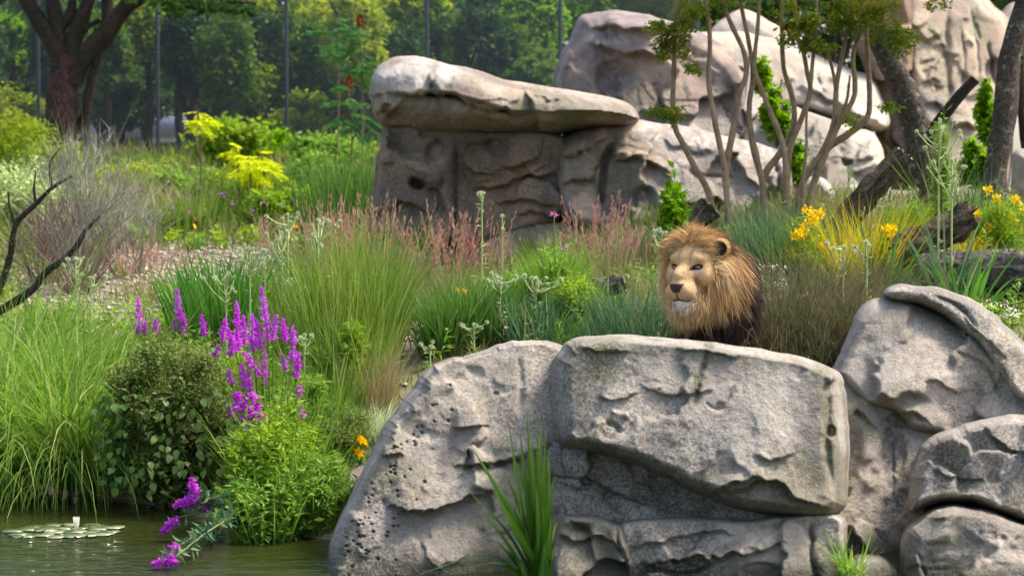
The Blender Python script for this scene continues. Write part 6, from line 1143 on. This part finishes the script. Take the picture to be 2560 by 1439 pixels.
for i, px in enumerate(np.arange(-60, 1340, 105)):
    lowb = 3 <= i <= 5
    bgtree(px, (90 if lowb else 150) + 40 * math.sin(i * 2.6), 39.5 + 1.2 * math.sin(i * 1.9), 95, 105 if lowb else 150, ('t_dark', 't_mid', 't_dark', 't_mid', 't_yellow')[i % 5], ("dense dark", "leafy green", "shady dark green", "fresh green", "yellowish green")[i % 5] + " tree close behind the fence " + NEARLAB[i], 3600, 0.13, 44, "trees close behind the fence", 0.12)
for i, px in enumerate(np.arange(-1320, 3600, 165)):
    bgtree(px, 60 + 50 * math.sin(i * 2.1), 66 + 5 * math.sin(i * 1.3), 170, 260, ('t_dark', 't_mid', 't_dark')[i % 3], "tall dark tree in the wood behind the enclosure", 5200, 0.26, 46, "trees of the far wood", 0.3)
for i, px in enumerate(np.arange(-1020, 1500, 120)):
    bgtree(px, 330 + 25 * math.sin(i * 1.7), 57 + 3 * math.sin(i * 2.3), 110, 95, ('t_mid', 't_dark', 't_bright', 't_dark')[i % 4], "shrubby tree at the edge of the far wood", 2200, 0.2, 26, "shrubs of the far wood", 0.1)
# ------------------------------------------------------------------ the lion
rng = np.random.default_rng(2024)
YL = 13.25; YAW = math.radians(30); PT = math.radians(7)
Fw = np.array([-math.sin(YAW) * math.cos(PT), -math.cos(YAW) * math.cos(PT), -math.sin(PT)])
Sd = np.array([math.cos(YAW), -math.sin(YAW), 0.0]); Up = np.cross(Sd, Fw); Up = -Up if Up[2] < 0 else Up
EYE = np.array([0, 0.135, 0.03])
eyew = P(1716, 666, YL)
HO = eyew - (Sd * EYE[0] + Fw * EYE[1] + Up * EYE[2])
def h2w(p): p = np.asarray(p, float); return HO + p[..., 0:1] * Sd + p[..., 1:2] * Fw + p[..., 2:3] * Up
def w2h(v): q = np.asarray(v) - HO; return np.stack([q @ Sd, q @ Fw, q @ Up], -1)
ELL = [((0, -0.02, 0.04), (0.165, 0.19, 0.150)), ((0, 0.145, -0.02), (0.070, 0.165, 0.072)), ((0, 0.23, -0.115), (0.094, 0.088, 0.074)), ((-0.050, 0.255, -0.138), (0.055, 0.056, 0.050)), ((0.050, 0.255, -0.138), (0.055, 0.056, 0.050)),
       ((0, 0.215, -0.208), (0.056, 0.062, 0.045)), ((0, 0.09, -0.16), (0.10, 0.13, 0.085)), ((-0.118, 0.05, -0.045), (0.065, 0.10, 0.09)), ((0.118, 0.05, -0.045), (0.065, 0.10, 0.09)), ((-0.07, 0.108, 0.082), (0.060, 0.045, 0.034)), ((0.07, 0.108, 0.082), (0.060, 0.045, 0.034)), ((0, 0.296, -0.088), (0.056, 0.028, 0.032))]
def head_sdf(p):
    d = None
    for c, r in ELL:
        q = p - np.array(c); r = np.array(r); k0 = np.linalg.norm(q / r, axis=-1); k1 = np.linalg.norm(q / (r * r), axis=-1) + 1e-9; e = k0 * (k0 - 1) / k1
        if d is None: d = e
        else: h = np.clip(0.5 + 0.5 * (d - e) / 0.035, 0, 1); d = d * (1 - h) + e * h - 0.035 * h * (1 - h)
    for sgn in (-1, 1):                       # eye sockets, nostrils
        q = np.linalg.norm((p - np.array([sgn * 0.088, 0.150, 0.028])) / np.array([1.25, 1, 0.8]), axis=-1) - 0.026; h = np.clip(0.5 - 0.5 * (d + q) / 0.018, 0, 1); d = d * (1 - h) + (-q) * h + 0.018 * h * (1 - h)
    return d
nu, nv = 180, 120; u = np.linspace(0, 2 * np.pi, nu, endpoint=False); v = np.linspace(0.0, np.pi, nv); UU, VV = np.meshgrid(u, v)
D = np.stack([np.sin(VV) * np.cos(UU), np.cos(VV), np.sin(VV) * np.sin(UU)], -1).reshape(-1, 3); CH = np.array([0, 0.06, -0.04])
tv = np.linspace(0.42, 0.02, 60); val = np.stack([head_sdf(CH + D * t) for t in tv], 1); hit = np.argmax(val < 0, 1); i0 = np.maximum(hit - 1, 0); a_, b_ = val[np.arange(len(D)), i0], val[np.arange(len(D)), hit]; tt = tv[i0] + (tv[hit] - tv[i0]) * np.clip(a_ / (a_ - b_ + 1e-9), 0, 1)
HV = CH + D * tt[:, None]
i = np.arange(nv - 1)[:, None] * nu; j = np.arange(nu)[None]; HF = np.stack([i + j, i + (j + 1) % nu, i + nu + (j + 1) % nu, i + nu + j], -1).reshape(-1, 4)
mb = MB(); mb.add(h2w(HV), HF)
def ell_mesh(c, r, n=20, rotz=0.0):
    u = np.linspace(0, 2 * np.pi, n, endpoint=False); v = np.linspace(0.001, np.pi - 0.001, n); U, V_ = np.meshgrid(u, v); X = np.stack([np.sin(V_) * np.cos(U), np.sin(V_) * np.sin(U), np.cos(V_)], -1) * np.array(r)
    c_, s_ = math.cos(rotz), math.sin(rotz); X = X @ np.array([[c_, s_, 0], [-s_, c_, 0], [0, 0, 1]]); i = np.arange(n - 1)[:, None] * n; j = np.arange(n)[None]
    return X.reshape(-1, 3) + np.asarray(c), np.stack([i + j, i + n + j, i + n + (j + 1) % n, i + (j + 1) % n], -1).reshape(-1, 4)
gL = lambda x, y: float(ground(x, y))
chest = P(1795, 800, 13.75); withers = P(1812, 690, 13.85); rump = P(1835, 700, 15.1); belly = P(1825, 800, 14.5)
for c, r in ((P(1778, 715, 13.55), (0.20, 0.25, 0.23)), (chest, (0.22, 0.26, 0.29)), (withers, (0.19, 0.32, 0.20)), (belly, (0.20, 0.55, 0.22)), (P(1828, 745, 14.5), (0.19, 0.6, 0.2)), (rump, (0.19, 0.30, 0.22))): mb.add(*ell_mesh(c, r))
def leg(top, foot_x, foot_y, r, back=False):
    g = gL(foot_x, foot_y); f = np.array([foot_x, foot_y, g + 0.05]); t0 = np.asarray(top)
    kn = np.array([foot_x, foot_y + (0.10 if back else 0.02), g + (t0[2] - g) * (0.36 if back else 0.45)]); k2 = np.array([foot_x, foot_y - 0.10, g + (t0[2] - g) * 0.62]) if back else (t0 + kn) / 2
    p = smooth_path([t0, k2, kn, f], 18); V, F, T = tube_arrays(p, np.interp(np.linspace(0, 1, 18), [0, .4, .7, 1], [r * 1.5, r, r * 0.62, r * 0.7]), 12); mb.add(V, F); mb.add(*ell_mesh(f + np.array([0, -0.05, 0.0]), (0.075, 0.11, 0.055), 14))
for sx in (-0.13, 0.13): leg(chest + np.array([sx, 0.02, -0.02]), chest[0] + sx, chest[1] + 0.02, 0.085); leg(rump + np.array([sx, 0, -0.03]), rump[0] + sx * 1.1, rump[1] + 0.05, 0.10, True)
tp = smooth_path([rump + np.array([0, 0.25, 0.08]), rump + np.array([0.02, 0.42, -0.05]), rump + np.array([0.08, 0.5, -0.28]), rump + np.array([0.15, 0.62, -0.42])], 16); V, F, T = tube_arrays(tp, np.linspace(0.035, 0.022, 16), 10); mb.add(V, F)
# ears
for sgn in (1, -1):
    mb.add(*ell_mesh(h2w(np.array([sgn * 0.195, -0.01, 0.135])), (0.074, 0.044, 0.076), 16))
lion_base = np.array([chest[0], 14.3, gL(chest[0], 14.3)])
lion = thing("lion", lion_base, "male lion with golden-brown mane looking out over the rock", "lion")
tmp = mb.build("tmp", [], None, origin=np.zeros(3)); rm = tmp.modifiers.new("r", 'REMESH'); rm.mode = 'VOXEL'; rm.voxel_size = 0.008; sm = tmp.modifiers.new("s", 'SMOOTH'); sm.factor = 0.5; sm.iterations = 3
dg = bpy.context.evaluated_depsgraph_get(); ev = tmp.evaluated_get(dg).to_mesh(); n = len(ev.vertices); V = np.empty(n * 3, np.float32); ev.vertices.foreach_get("co", V); V = V.reshape(-1, 3).astype(float)
Fq = [tuple(p.vertices) for p in ev.polygons]; tmp.evaluated_get(dg).to_mesh_clear(); bpy.data.objects.remove(tmp)
q4 = np.array([f for f in Fq if len(f) == 4]); q3 = np.array([f for f in Fq if len(f) == 3]).reshape(-1, 3)
# colouring of the coat in head coordinates
q = w2h(V); s, f, up = q[:, 0], q[:, 1], q[:, 2]; as_ = np.abs(s)
def G(c, r): return np.exp(-(((np.c_[as_, f, up] - np.array(c)) / np.array(r)) ** 2).sum(1))
# relief: mouth line, nose line, ear hollow
mouth_u = -0.178 - 0.30 * np.clip(as_ - 0.0, 0, 0.05) + 0.10 * np.clip(as_ - 0.05, 0, 1); inface = (f > 0.12) & (as_ < 0.11)
mline = np.exp(-((up - mouth_u) / 0.008) ** 2) * inface * sstep(f, 0.14, 0.2); nline = np.exp(-(s / 0.006) ** 2) * ((up < -0.105) & (up > -0.178) & (f > 0.24))
V = V - (0.010 * (mline + 0.8 * nline))[:, None] * Fw
earc = np.array([0.195, -0.015, 0.135]); er = np.sqrt(((as_ - 0.195) / 0.062) ** 2 + ((up - 0.135) / 0.064) ** 2); front_ear = (f > -0.012) & (er < 1.0) & (up > 0.08)
V = V - (0.05 * (1 - sstep(er, 0.55, 0.95)) * front_ear)[:, None] * Fw
col = np.tile(np.array([0.55, 0.345, 0.16]), (n, 1)); nz = fbm(V * 40, 3, 3)
def mixc_(k, c): 
    global col; k = np.clip(k, 0, 1)[:, None]; col = col * (1 - k) + np.array(c) * k
body = (f < -0.15) | (up < -0.30); mixc_(body * 1.0, (0.10, 0.055, 0.04)); mixc_((V[:, 1] > 14.2) * 1.0, (0.42, 0.27, 0.14))
mixc_(0.6 * G((0.0, 0.25, -0.02), (0.05, 0.1, 0.05)), (0.52, 0.33, 0.19)); mixc_(0.4 * G((0.0, 0.12, 0.10), (0.03, 0.2, 0.05)), (0.50, 0.30, 0.13))
mixc_(0.8 * G((0.045, 0.13, 0.115), (0.010, 0.12, 0.06)), (0.25, 0.13, 0.06)); mixc_(0.5 * G((0.042, 0.16, 0.0), (0.010, 0.06, 0.04)), (0.30, 0.17, 0.08))
mixc_(0.85 * G((0.088, 0.145, -0.002), (0.030, 0.06, 0.011)), (0.80, 0.69, 0.53)); mixc_(0.35 * G((0.105, 0.12, -0.035), (0.04, 0.08, 0.03)), (0.62, 0.47, 0.31)); mixc_(0.35 * G((0.13, 0.10, -0.06), (0.05, 0.08, 0.04)), (0.46, 0.32, 0.18)); mixc_(0.9 * G((0.06, 0.13, 0.055), (0.018, 0.05, 0.014)), (0.66, 0.52, 0.34))
mixc_(0.7 * G((0.065, 0.26, -0.14), (0.05, 0.08, 0.045)), (0.60, 0.36, 0.16)); mixc_(0.7 * G((0.085, 0.22, -0.165), (0.05, 0.08, 0.03)), (0.74, 0.56, 0.36))
for k in range(3): mixc_(0.6 * np.exp(-((up + 0.125 + 0.016 * k + 0.2 * np.clip(as_ - .03, 0, 1)) / 0.004) ** 2) * (as_ > 0.03) * (as_ < 0.10) * (f > 0.17), (0.22, 0.11, 0.06))
chin = sstep(-up, 0.178, 0.19) * (f > 0.12) * (as_ < 0.08); mixc_(0.95 * chin, (0.74, 0.70, 0.64))
mixc_(1.2 * mline, (0.045, 0.03, 0.028)); mixc_(1.0 * nline, (0.05, 0.035, 0.03))
nose = sstep(f, 0.278, 0.290) * sstep(up, -0.132, -0.118) * (1 - sstep(up, -0.07, -0.06)) * (1 - sstep(as_, 0.046 + 0.55 * (up + 0.075), 0.056 + 0.55 * (up + 0.075))); mixc_(1.3 * nose, (0.055, 0.032, 0.032))
eyer = np.sqrt(((as_ - 0.085) / 0.032) ** 2 + ((up - 0.028 - 0.15 * (as_ - 0.086)) / 0.017) ** 2); mixc_((1 - sstep(eyer, 0.95, 1.3)) * (f > 0.06), (0.025, 0.016, 0.012)); mixc_(0.95 * G((0.050, 0.17, 0.010), (0.011, 0.05, 0.016)), (0.04, 0.025, 0.018)); mixc_(0.5 * G((0.045, 0.20, -0.03), (0.010, 0.06, 0.035)), (0.30, 0.16, 0.07)); mixc_(0.45 * G((0.10, 0.10, 0.065), (0.05, 0.06, 0.012)), (0.30, 0.17, 0.07)); mixc_(0.4 * G((0.14, 0.08, -0.08), (0.03, 0.06, 0.05)), (0.36, 0.21, 0.10))
mixc_((1 - sstep(er, 0.65, 0.95)) * front_ear, (0.04, 0.022, 0.015)); mixc_(0.8 * (sstep(er, 0.8, 1.0)) * (er < 1.6) * (up > 0.07) * (f < 0.05), (0.42, 0.24, 0.09))
col *= (1 + 0.14 * nz)[:, None]
m_, nt, N, L, b = newmat("lion_coat"); ca = N.new("ShaderNodeAttribute"); ca.attribute_name = "col"; L.new(ca.outputs["Color"], b.inputs["Base Color"]); b.inputs["Roughness"].default_value = 0.75; b.inputs["Specular IOR Level"].default_value = 0.2
tc = N.new("ShaderNodeTexCoord"); nn = texnoise(N, L, tc.outputs["Object"], 120, 3, 0.7); bp = N.new("ShaderNodeBump"); bp.inputs["Distance"].default_value = 0.006; bp.inputs["Strength"].default_value = 0.6; L.new(nn.outputs[0], bp.inputs["Height"]); L.new(bp.outputs[0], b.inputs["Normal"])
mb = MB(); mb.add(V, q4); 
if len(q3): mb.F.append(q3)
bo = mb.build("body", m_, lion); cat_ = bo.data.color_attributes.new("col", 'FLOAT_COLOR', 'POINT'); cat_.data.foreach_set("color", np.c_[np.clip(col, 0, 1), np.ones(n)].astype(np.float32).ravel())
# short fur on the face
nrm_ = np.zeros((n, 3)); me_ = bo.data; vn = np.empty(n * 3, np.float32); me_.vertices.foreach_get("normal", vn); nrm_ = vn.reshape(-1, 3)
fc = np.where((f > -0.05) & (up > -0.26) & (mline < 0.3) & (nose < 0.1) & (eyer > 1.25) & ~(front_ear & (er < 0.8)))[0]; fc = rng.choice(fc, min(len(fc), 9000), replace=False)
fd = unit(nrm_[fc] * 0.35 - Fw * 0.8 + Up * 0.15 * np.sign(up[fc] + 0.02)[:, None] + np.sign(s[fc])[:, None] * Sd * 0.35 + rng.normal(0, 0.15, (len(fc), 3))); fl = rng.uniform(0.010, 0.022, len(fc)); r0_ = V[fc] - nrm_[fc] * 0.002
sd_ = unit(np.cross(fd, nrm_[fc])) * 0.0022; Vf_ = np.stack([r0_ - sd_, r0_ + sd_, r0_ + fd * fl[:, None]], 1); mbf = MB(); mbf.add(Vf_.reshape(-1, 3), np.arange(len(fc) * 3).reshape(-1, 3)); fo = mbf.build("face_fur", m_, lion, kind="stuff")
cf = np.repeat(np.clip(col[fc] * rng.uniform(0.65, 1.3, (len(fc), 1)), 0, 1), 3, 0); cat2 = fo.data.color_attributes.new("col", 'FLOAT_COLOR', 'POINT'); cat2.data.foreach_set("color", np.c_[cf, np.ones(len(cf))].astype(np.float32).ravel())
# eyes
m2, nt, N, L, b = newmat("lion_eye"); r_ = ramp(N, [(0.0, (0.01, 0.008, 0.006)), (0.30, (0.012, 0.01, 0.008)), (0.38, (0.30, 0.17, 0.04)), (0.62, (0.24, 0.13, 0.035)), (0.70, (0.03, 0.02, 0.015)), (1, (0.03, 0.02, 0.015))]); L.new(attr(N, "tt"), r_.inputs[0]); L.new(r_.outputs[0], b.inputs["Base Color"]); b.inputs["Roughness"].default_value = 0.12
for sgn in (-1, 1):
    c = np.array([sgn * 0.083, 0.132, 0.026]); nrm = unit(np.array([[sgn * 0.35, 1.0, 0.0]]))[0]
    Ve, Fe = ell_mesh((0, 0, 0), (0.023, 0.023, 0.023), 22); tte = np.linalg.norm(Ve - nrm * 0.023, axis=1) / 0.026; Ve[:, 2] *= 0.68
    mb = MB(); mb.add(h2w(Ve + c), Fe, 0, np.clip(tte, 0, 1)); mb.build("eye", m2, bo, origin=lion_base)
# mane: ribbons of hair, layered from the back to the face
def hair(roots, dirs, length, width, cols_, droop, mbh, segs=6, curl=0.03, m=14, spread=0.026):
    """hair in locks: every given root is a lock of m ribbons that draw together towards the tip"""
    d = np.broadcast_to(unit(np.asarray(dirs, float)), roots.shape); jit = rng.normal(0, curl, roots.shape); N0 = len(roots); C0 = np.zeros((N0, segs + 1, 3)); C0[:, 0] = roots
    for k in range(segs):
        d = unit(d + np.array([0, 0, -1.0]) * (droop / segs)[:, None] + jit / segs * 4 + rng.normal(0, 0.03, (N0, 3))); C0[:, k + 1] = C0[:, k] + d * (length / segs)[:, None]
    t = np.linspace(0, 1, segs + 1); N_ = N0 * m; off = rng.normal(0, spread, (N_, 3)); ls = rng.uniform(0.65, 1.1, N_)
    C = np.repeat(C0, m, 0); C = C[:, :1] + (C - C[:, :1]) * ls[:, None, None] + off[:, None] * (1 - 0.72 * t[None, :, None] ** 1.2) + rng.normal(0, 0.012, (N_, 1, 3)) * (t ** 2)[None, :, None]
    wd = np.repeat(width, m) * rng.uniform(0.4, 0.8, N_); w = wd[:, None] * (1 - 0.92 * t[None] ** 1.8) * 0.5
    tn = np.gradient(C, axis=1); vw = unit(rng.normal(0, 1, (N_, 1, 3)) + np.array([0, 1.2, 0])); sd = unit(np.cross(tn, vw)); V = np.stack([C - sd * w[..., None], C + sd * w[..., None]], 2)
    cc = np.clip(np.repeat(cols_, m) + rng.normal(0, 0.05, N_), 0, 1)
    i = np.arange(N_)[:, None] * (segs + 1) * 2 + np.arange(segs)[None] * 2; F = np.stack([i, i + 1, i + 3, i + 2], -1).reshape(-1, 4); mbh.add(V.reshape(-1, 3), F, np.repeat(cc, (segs + 1) * 2), np.tile(np.repeat(t, 2), N_))
m3, nt, N, L, b = newmat("mane_hair"); r_ = ramp(N, [(0.0, (0.028, 0.016, 0.014)), (0.25, (0.075, 0.04, 0.028)), (0.5, (0.30, 0.165, 0.07)), (0.75, (0.62, 0.38, 0.145)), (1.0, (0.82, 0.60, 0.34))]); L.new(attr(N, "rnd"), r_.inputs[0]); L.new(r_.outputs[0], b.inputs["Base Color"]); b.inputs["Roughness"].default_value = 0.5; b.inputs["Specular IOR Level"].default_value = 0.35
tr = N.new("ShaderNodeBsdfTranslucent"); L.new(r_.outputs[0], tr.inputs[0]); ms = N.new("ShaderNodeMixShader"); ms.inputs[0].default_value = 0.25; L.new(b.outputs[0], ms.inputs[1]); L.new(tr.outputs[0], ms.inputs[2]); L.new(ms.outputs[0], N["Material Output"].inputs[0])
mbh = MB()
def on_ell(c, r, n, keep=None):
    d = unit(rng.normal(0, 1, (n * 3, 3))); p = np.asarray(c) + d * np.array(r); nr = unit(d / np.array(r)); k = np.ones(len(p), bool) if keep is None else keep(p, nr); p, nr = p[k][:n], nr[k][:n]; return p, nr
def tone(p, base, spread): return np.clip(base + rng.normal(0, spread, len(p)), 0, 1)
back = np.array([0.25, 0.97, 0.0])
# chest and shoulders (dark)
p, nr = on_ell(chest, (0.225, 0.27, 0.30), 700, lambda p, n: n[:, 1] < 0.5); hair(p, nr * 0.45 + np.array([0, 0, -0.9]), rng.uniform(0.12, 0.24, len(p)), rng.uniform(0.006, 0.010, len(p)), tone(p, 0.10, 0.06), np.full(len(p), 0.6), mbh)
# neck and back of the mane (golden brown, dark at the outer edge)
nc = P(1784, 712, 13.55); p, nr = on_ell(nc, (0.215, 0.26, 0.25), 1300, lambda p, n: (n[:, 1] < 0.7) & ((n[:, 2] > -0.55) | (n[:, 1] > -0.2)))
lz = (p[:, 2] - nc[2]) / 0.25; rx_ = (p[:, 0] - nc[0]) / 0.215; tn_ = 0.72 - 0.56 * sstep(rx_ - 0.1 * lz, 0.30, 0.85) - 0.64 * sstep(-lz + 0.6 * rx_, 0.25, 0.6) - 0.30 * sstep(lz, 0.55, 0.95)
hair(p, nr * 0.6 + back * 0.25 + np.array([0.10, 0, -0.45]), rng.uniform(0.14, 0.26, len(p)), rng.uniform(0.005, 0.009, len(p)), tone(p, tn_, 0.06), np.full(len(p), 1.1), mbh, spread=0.03)
# crest over the head, parted to both sides
p, nr = on_ell(h2w(np.array([0, -0.05, 0.05])), (0.17, 0.19, 0.155), 620, lambda p, n: (w2h(p)[:, 1] < 0.06) & (w2h(p)[:, 2] > 0.07) & ~((np.abs(w2h(p)[:, 0] - 0.19) < 0.085) & (w2h(p)[:, 1] > -0.08)))
hq = w2h(p); tn_ = 0.30 + 0.46 * sstep(hq[:, 1], -0.13, 0.03); side_ = np.tanh((hq[:, 0:1] + 0.02) / 0.05) * Sd
hair(p, nr * 0.75 - Fw * 0.25 + side_ * 0.75 + Up * 0.25, rng.uniform(0.08, 0.15, len(p)), rng.uniform(0.005, 0.009, len(p)), tone(p, tn_, 0.06), np.full(len(p), 0.9), mbh, spread=0.02)
# fringe round the face: golden, swept back and down
nr_ = 950; ang = rng.uniform(-0.5 * np.pi, 1.5 * np.pi, nr_); rr = rng.uniform(0.0, 1.0, nr_)
ex, ez = 0.178 + 0.03 * rr, 0.20 + 0.03 * rr; top_ = np.sin(ang) > 0.5
ps = np.stack([ex * np.cos(ang), 0.045 - 0.15 * rr, -0.05 + ez * np.sin(ang)], -1); ps[:, 1] = np.where(top_, 0.065 - 0.15 * rr, ps[:, 1])
keepf = ~((np.abs(ps[:, 0] - 0.17) < 0.065) & (np.abs(ps[:, 2] - 0.11) < 0.065)); ps, ang, rr, top_ = ps[keepf], ang[keepf], rr[keepf], top_[keepf]
outd = np.stack([np.cos(ang) + np.where(top_, 0.5 * np.sign(ps[:, 0] + 0.02), 0), -0.55 + 0 * ang, np.sin(ang) * np.where(np.sin(ang) > 0, 0.6, 1.0)], -1); dirs = outd[:, 0:1] * Sd + outd[:, 1:2] * Fw + outd[:, 2:3] * Up
tn_ = np.where(top_, 0.80, 1.0) - 0.14 * rr - 0.12 * (np.sin(ang) < -0.7)
hair(h2w(ps), dirs, np.where(top_, rng.uniform(0.07, 0.13, len(ps)), np.where(np.sin(ang) < -0.35, rng.uniform(0.08, 0.15, len(ps)), rng.uniform(0.13, 0.23, len(ps)))), rng.uniform(0.004, 0.008, len(ps)), tone(ps, tn_, 0.05), np.where(top_, 0.7, 1.9), mbh, spread=0.022)
# beard and throat
p, nr = on_ell(h2w(np.array([0, 0.08, -0.21])), (0.13, 0.12, 0.09), 420, lambda p, n: (n[:, 2] < 0.25)); hair(p, nr * 0.45 + np.array([0, 0, -0.8]), rng.uniform(0.06, 0.13, len(p)), rng.uniform(0.004, 0.008, len(p)), tone(p, 0.86, 0.08), np.full(len(p), 0.8), mbh)
mbh.build("mane", m3, lion, kind="stuff")
mbw = MB(); p = h2w(np.stack([rng.normal(0, 0.035, 420), 0.215 + rng.normal(0, 0.03, 420), -0.225 + rng.normal(0, 0.012, 420)], -1)); hair(p, np.tile(Fw * 0.4 + np.array([0, 0, -0.7]), (420, 1)) + rng.normal(0, .3, (420, 3)), rng.uniform(0.025, 0.055, 420), np.full(420, 0.003), np.ones(420), np.full(420, 0.5), mbw, m=1)
for sgn in (-1, 1):
    n_ = 7; p = h2w(np.stack([sgn * rng.uniform(0.06, 0.085, n_), rng.uniform(0.23, 0.27, n_), rng.uniform(-0.16, -0.12, n_)], -1)); hair(p, sgn * Sd * 0.9 + Fw * 0.1 - Up * 0.2 + rng.normal(0, 0.15, (n_, 3)), rng.uniform(0.10, 0.16, n_), np.full(n_, 0.0016), np.ones(n_), np.full(n_, 0.5), mbw, m=1, spread=0.002)
mbw.build("whiskers_and_beard", M['white'], lion, kind="stuff")
mbt = MB(); p = tp[-1] + rng.normal(0, 0.02, (160, 3)); hair(p, np.tile([0.1, 0.3, -0.9], (160, 1)) + rng.normal(0, 0.25, (160, 3)), rng.uniform(0.08, 0.14, 160), np.full(160, 0.008), rng.uniform(0.05, 0.25, 160), np.full(160, 0.4), mbt, m=2); mbt.build("tail_tuft", m3, lion, kind="stuff")
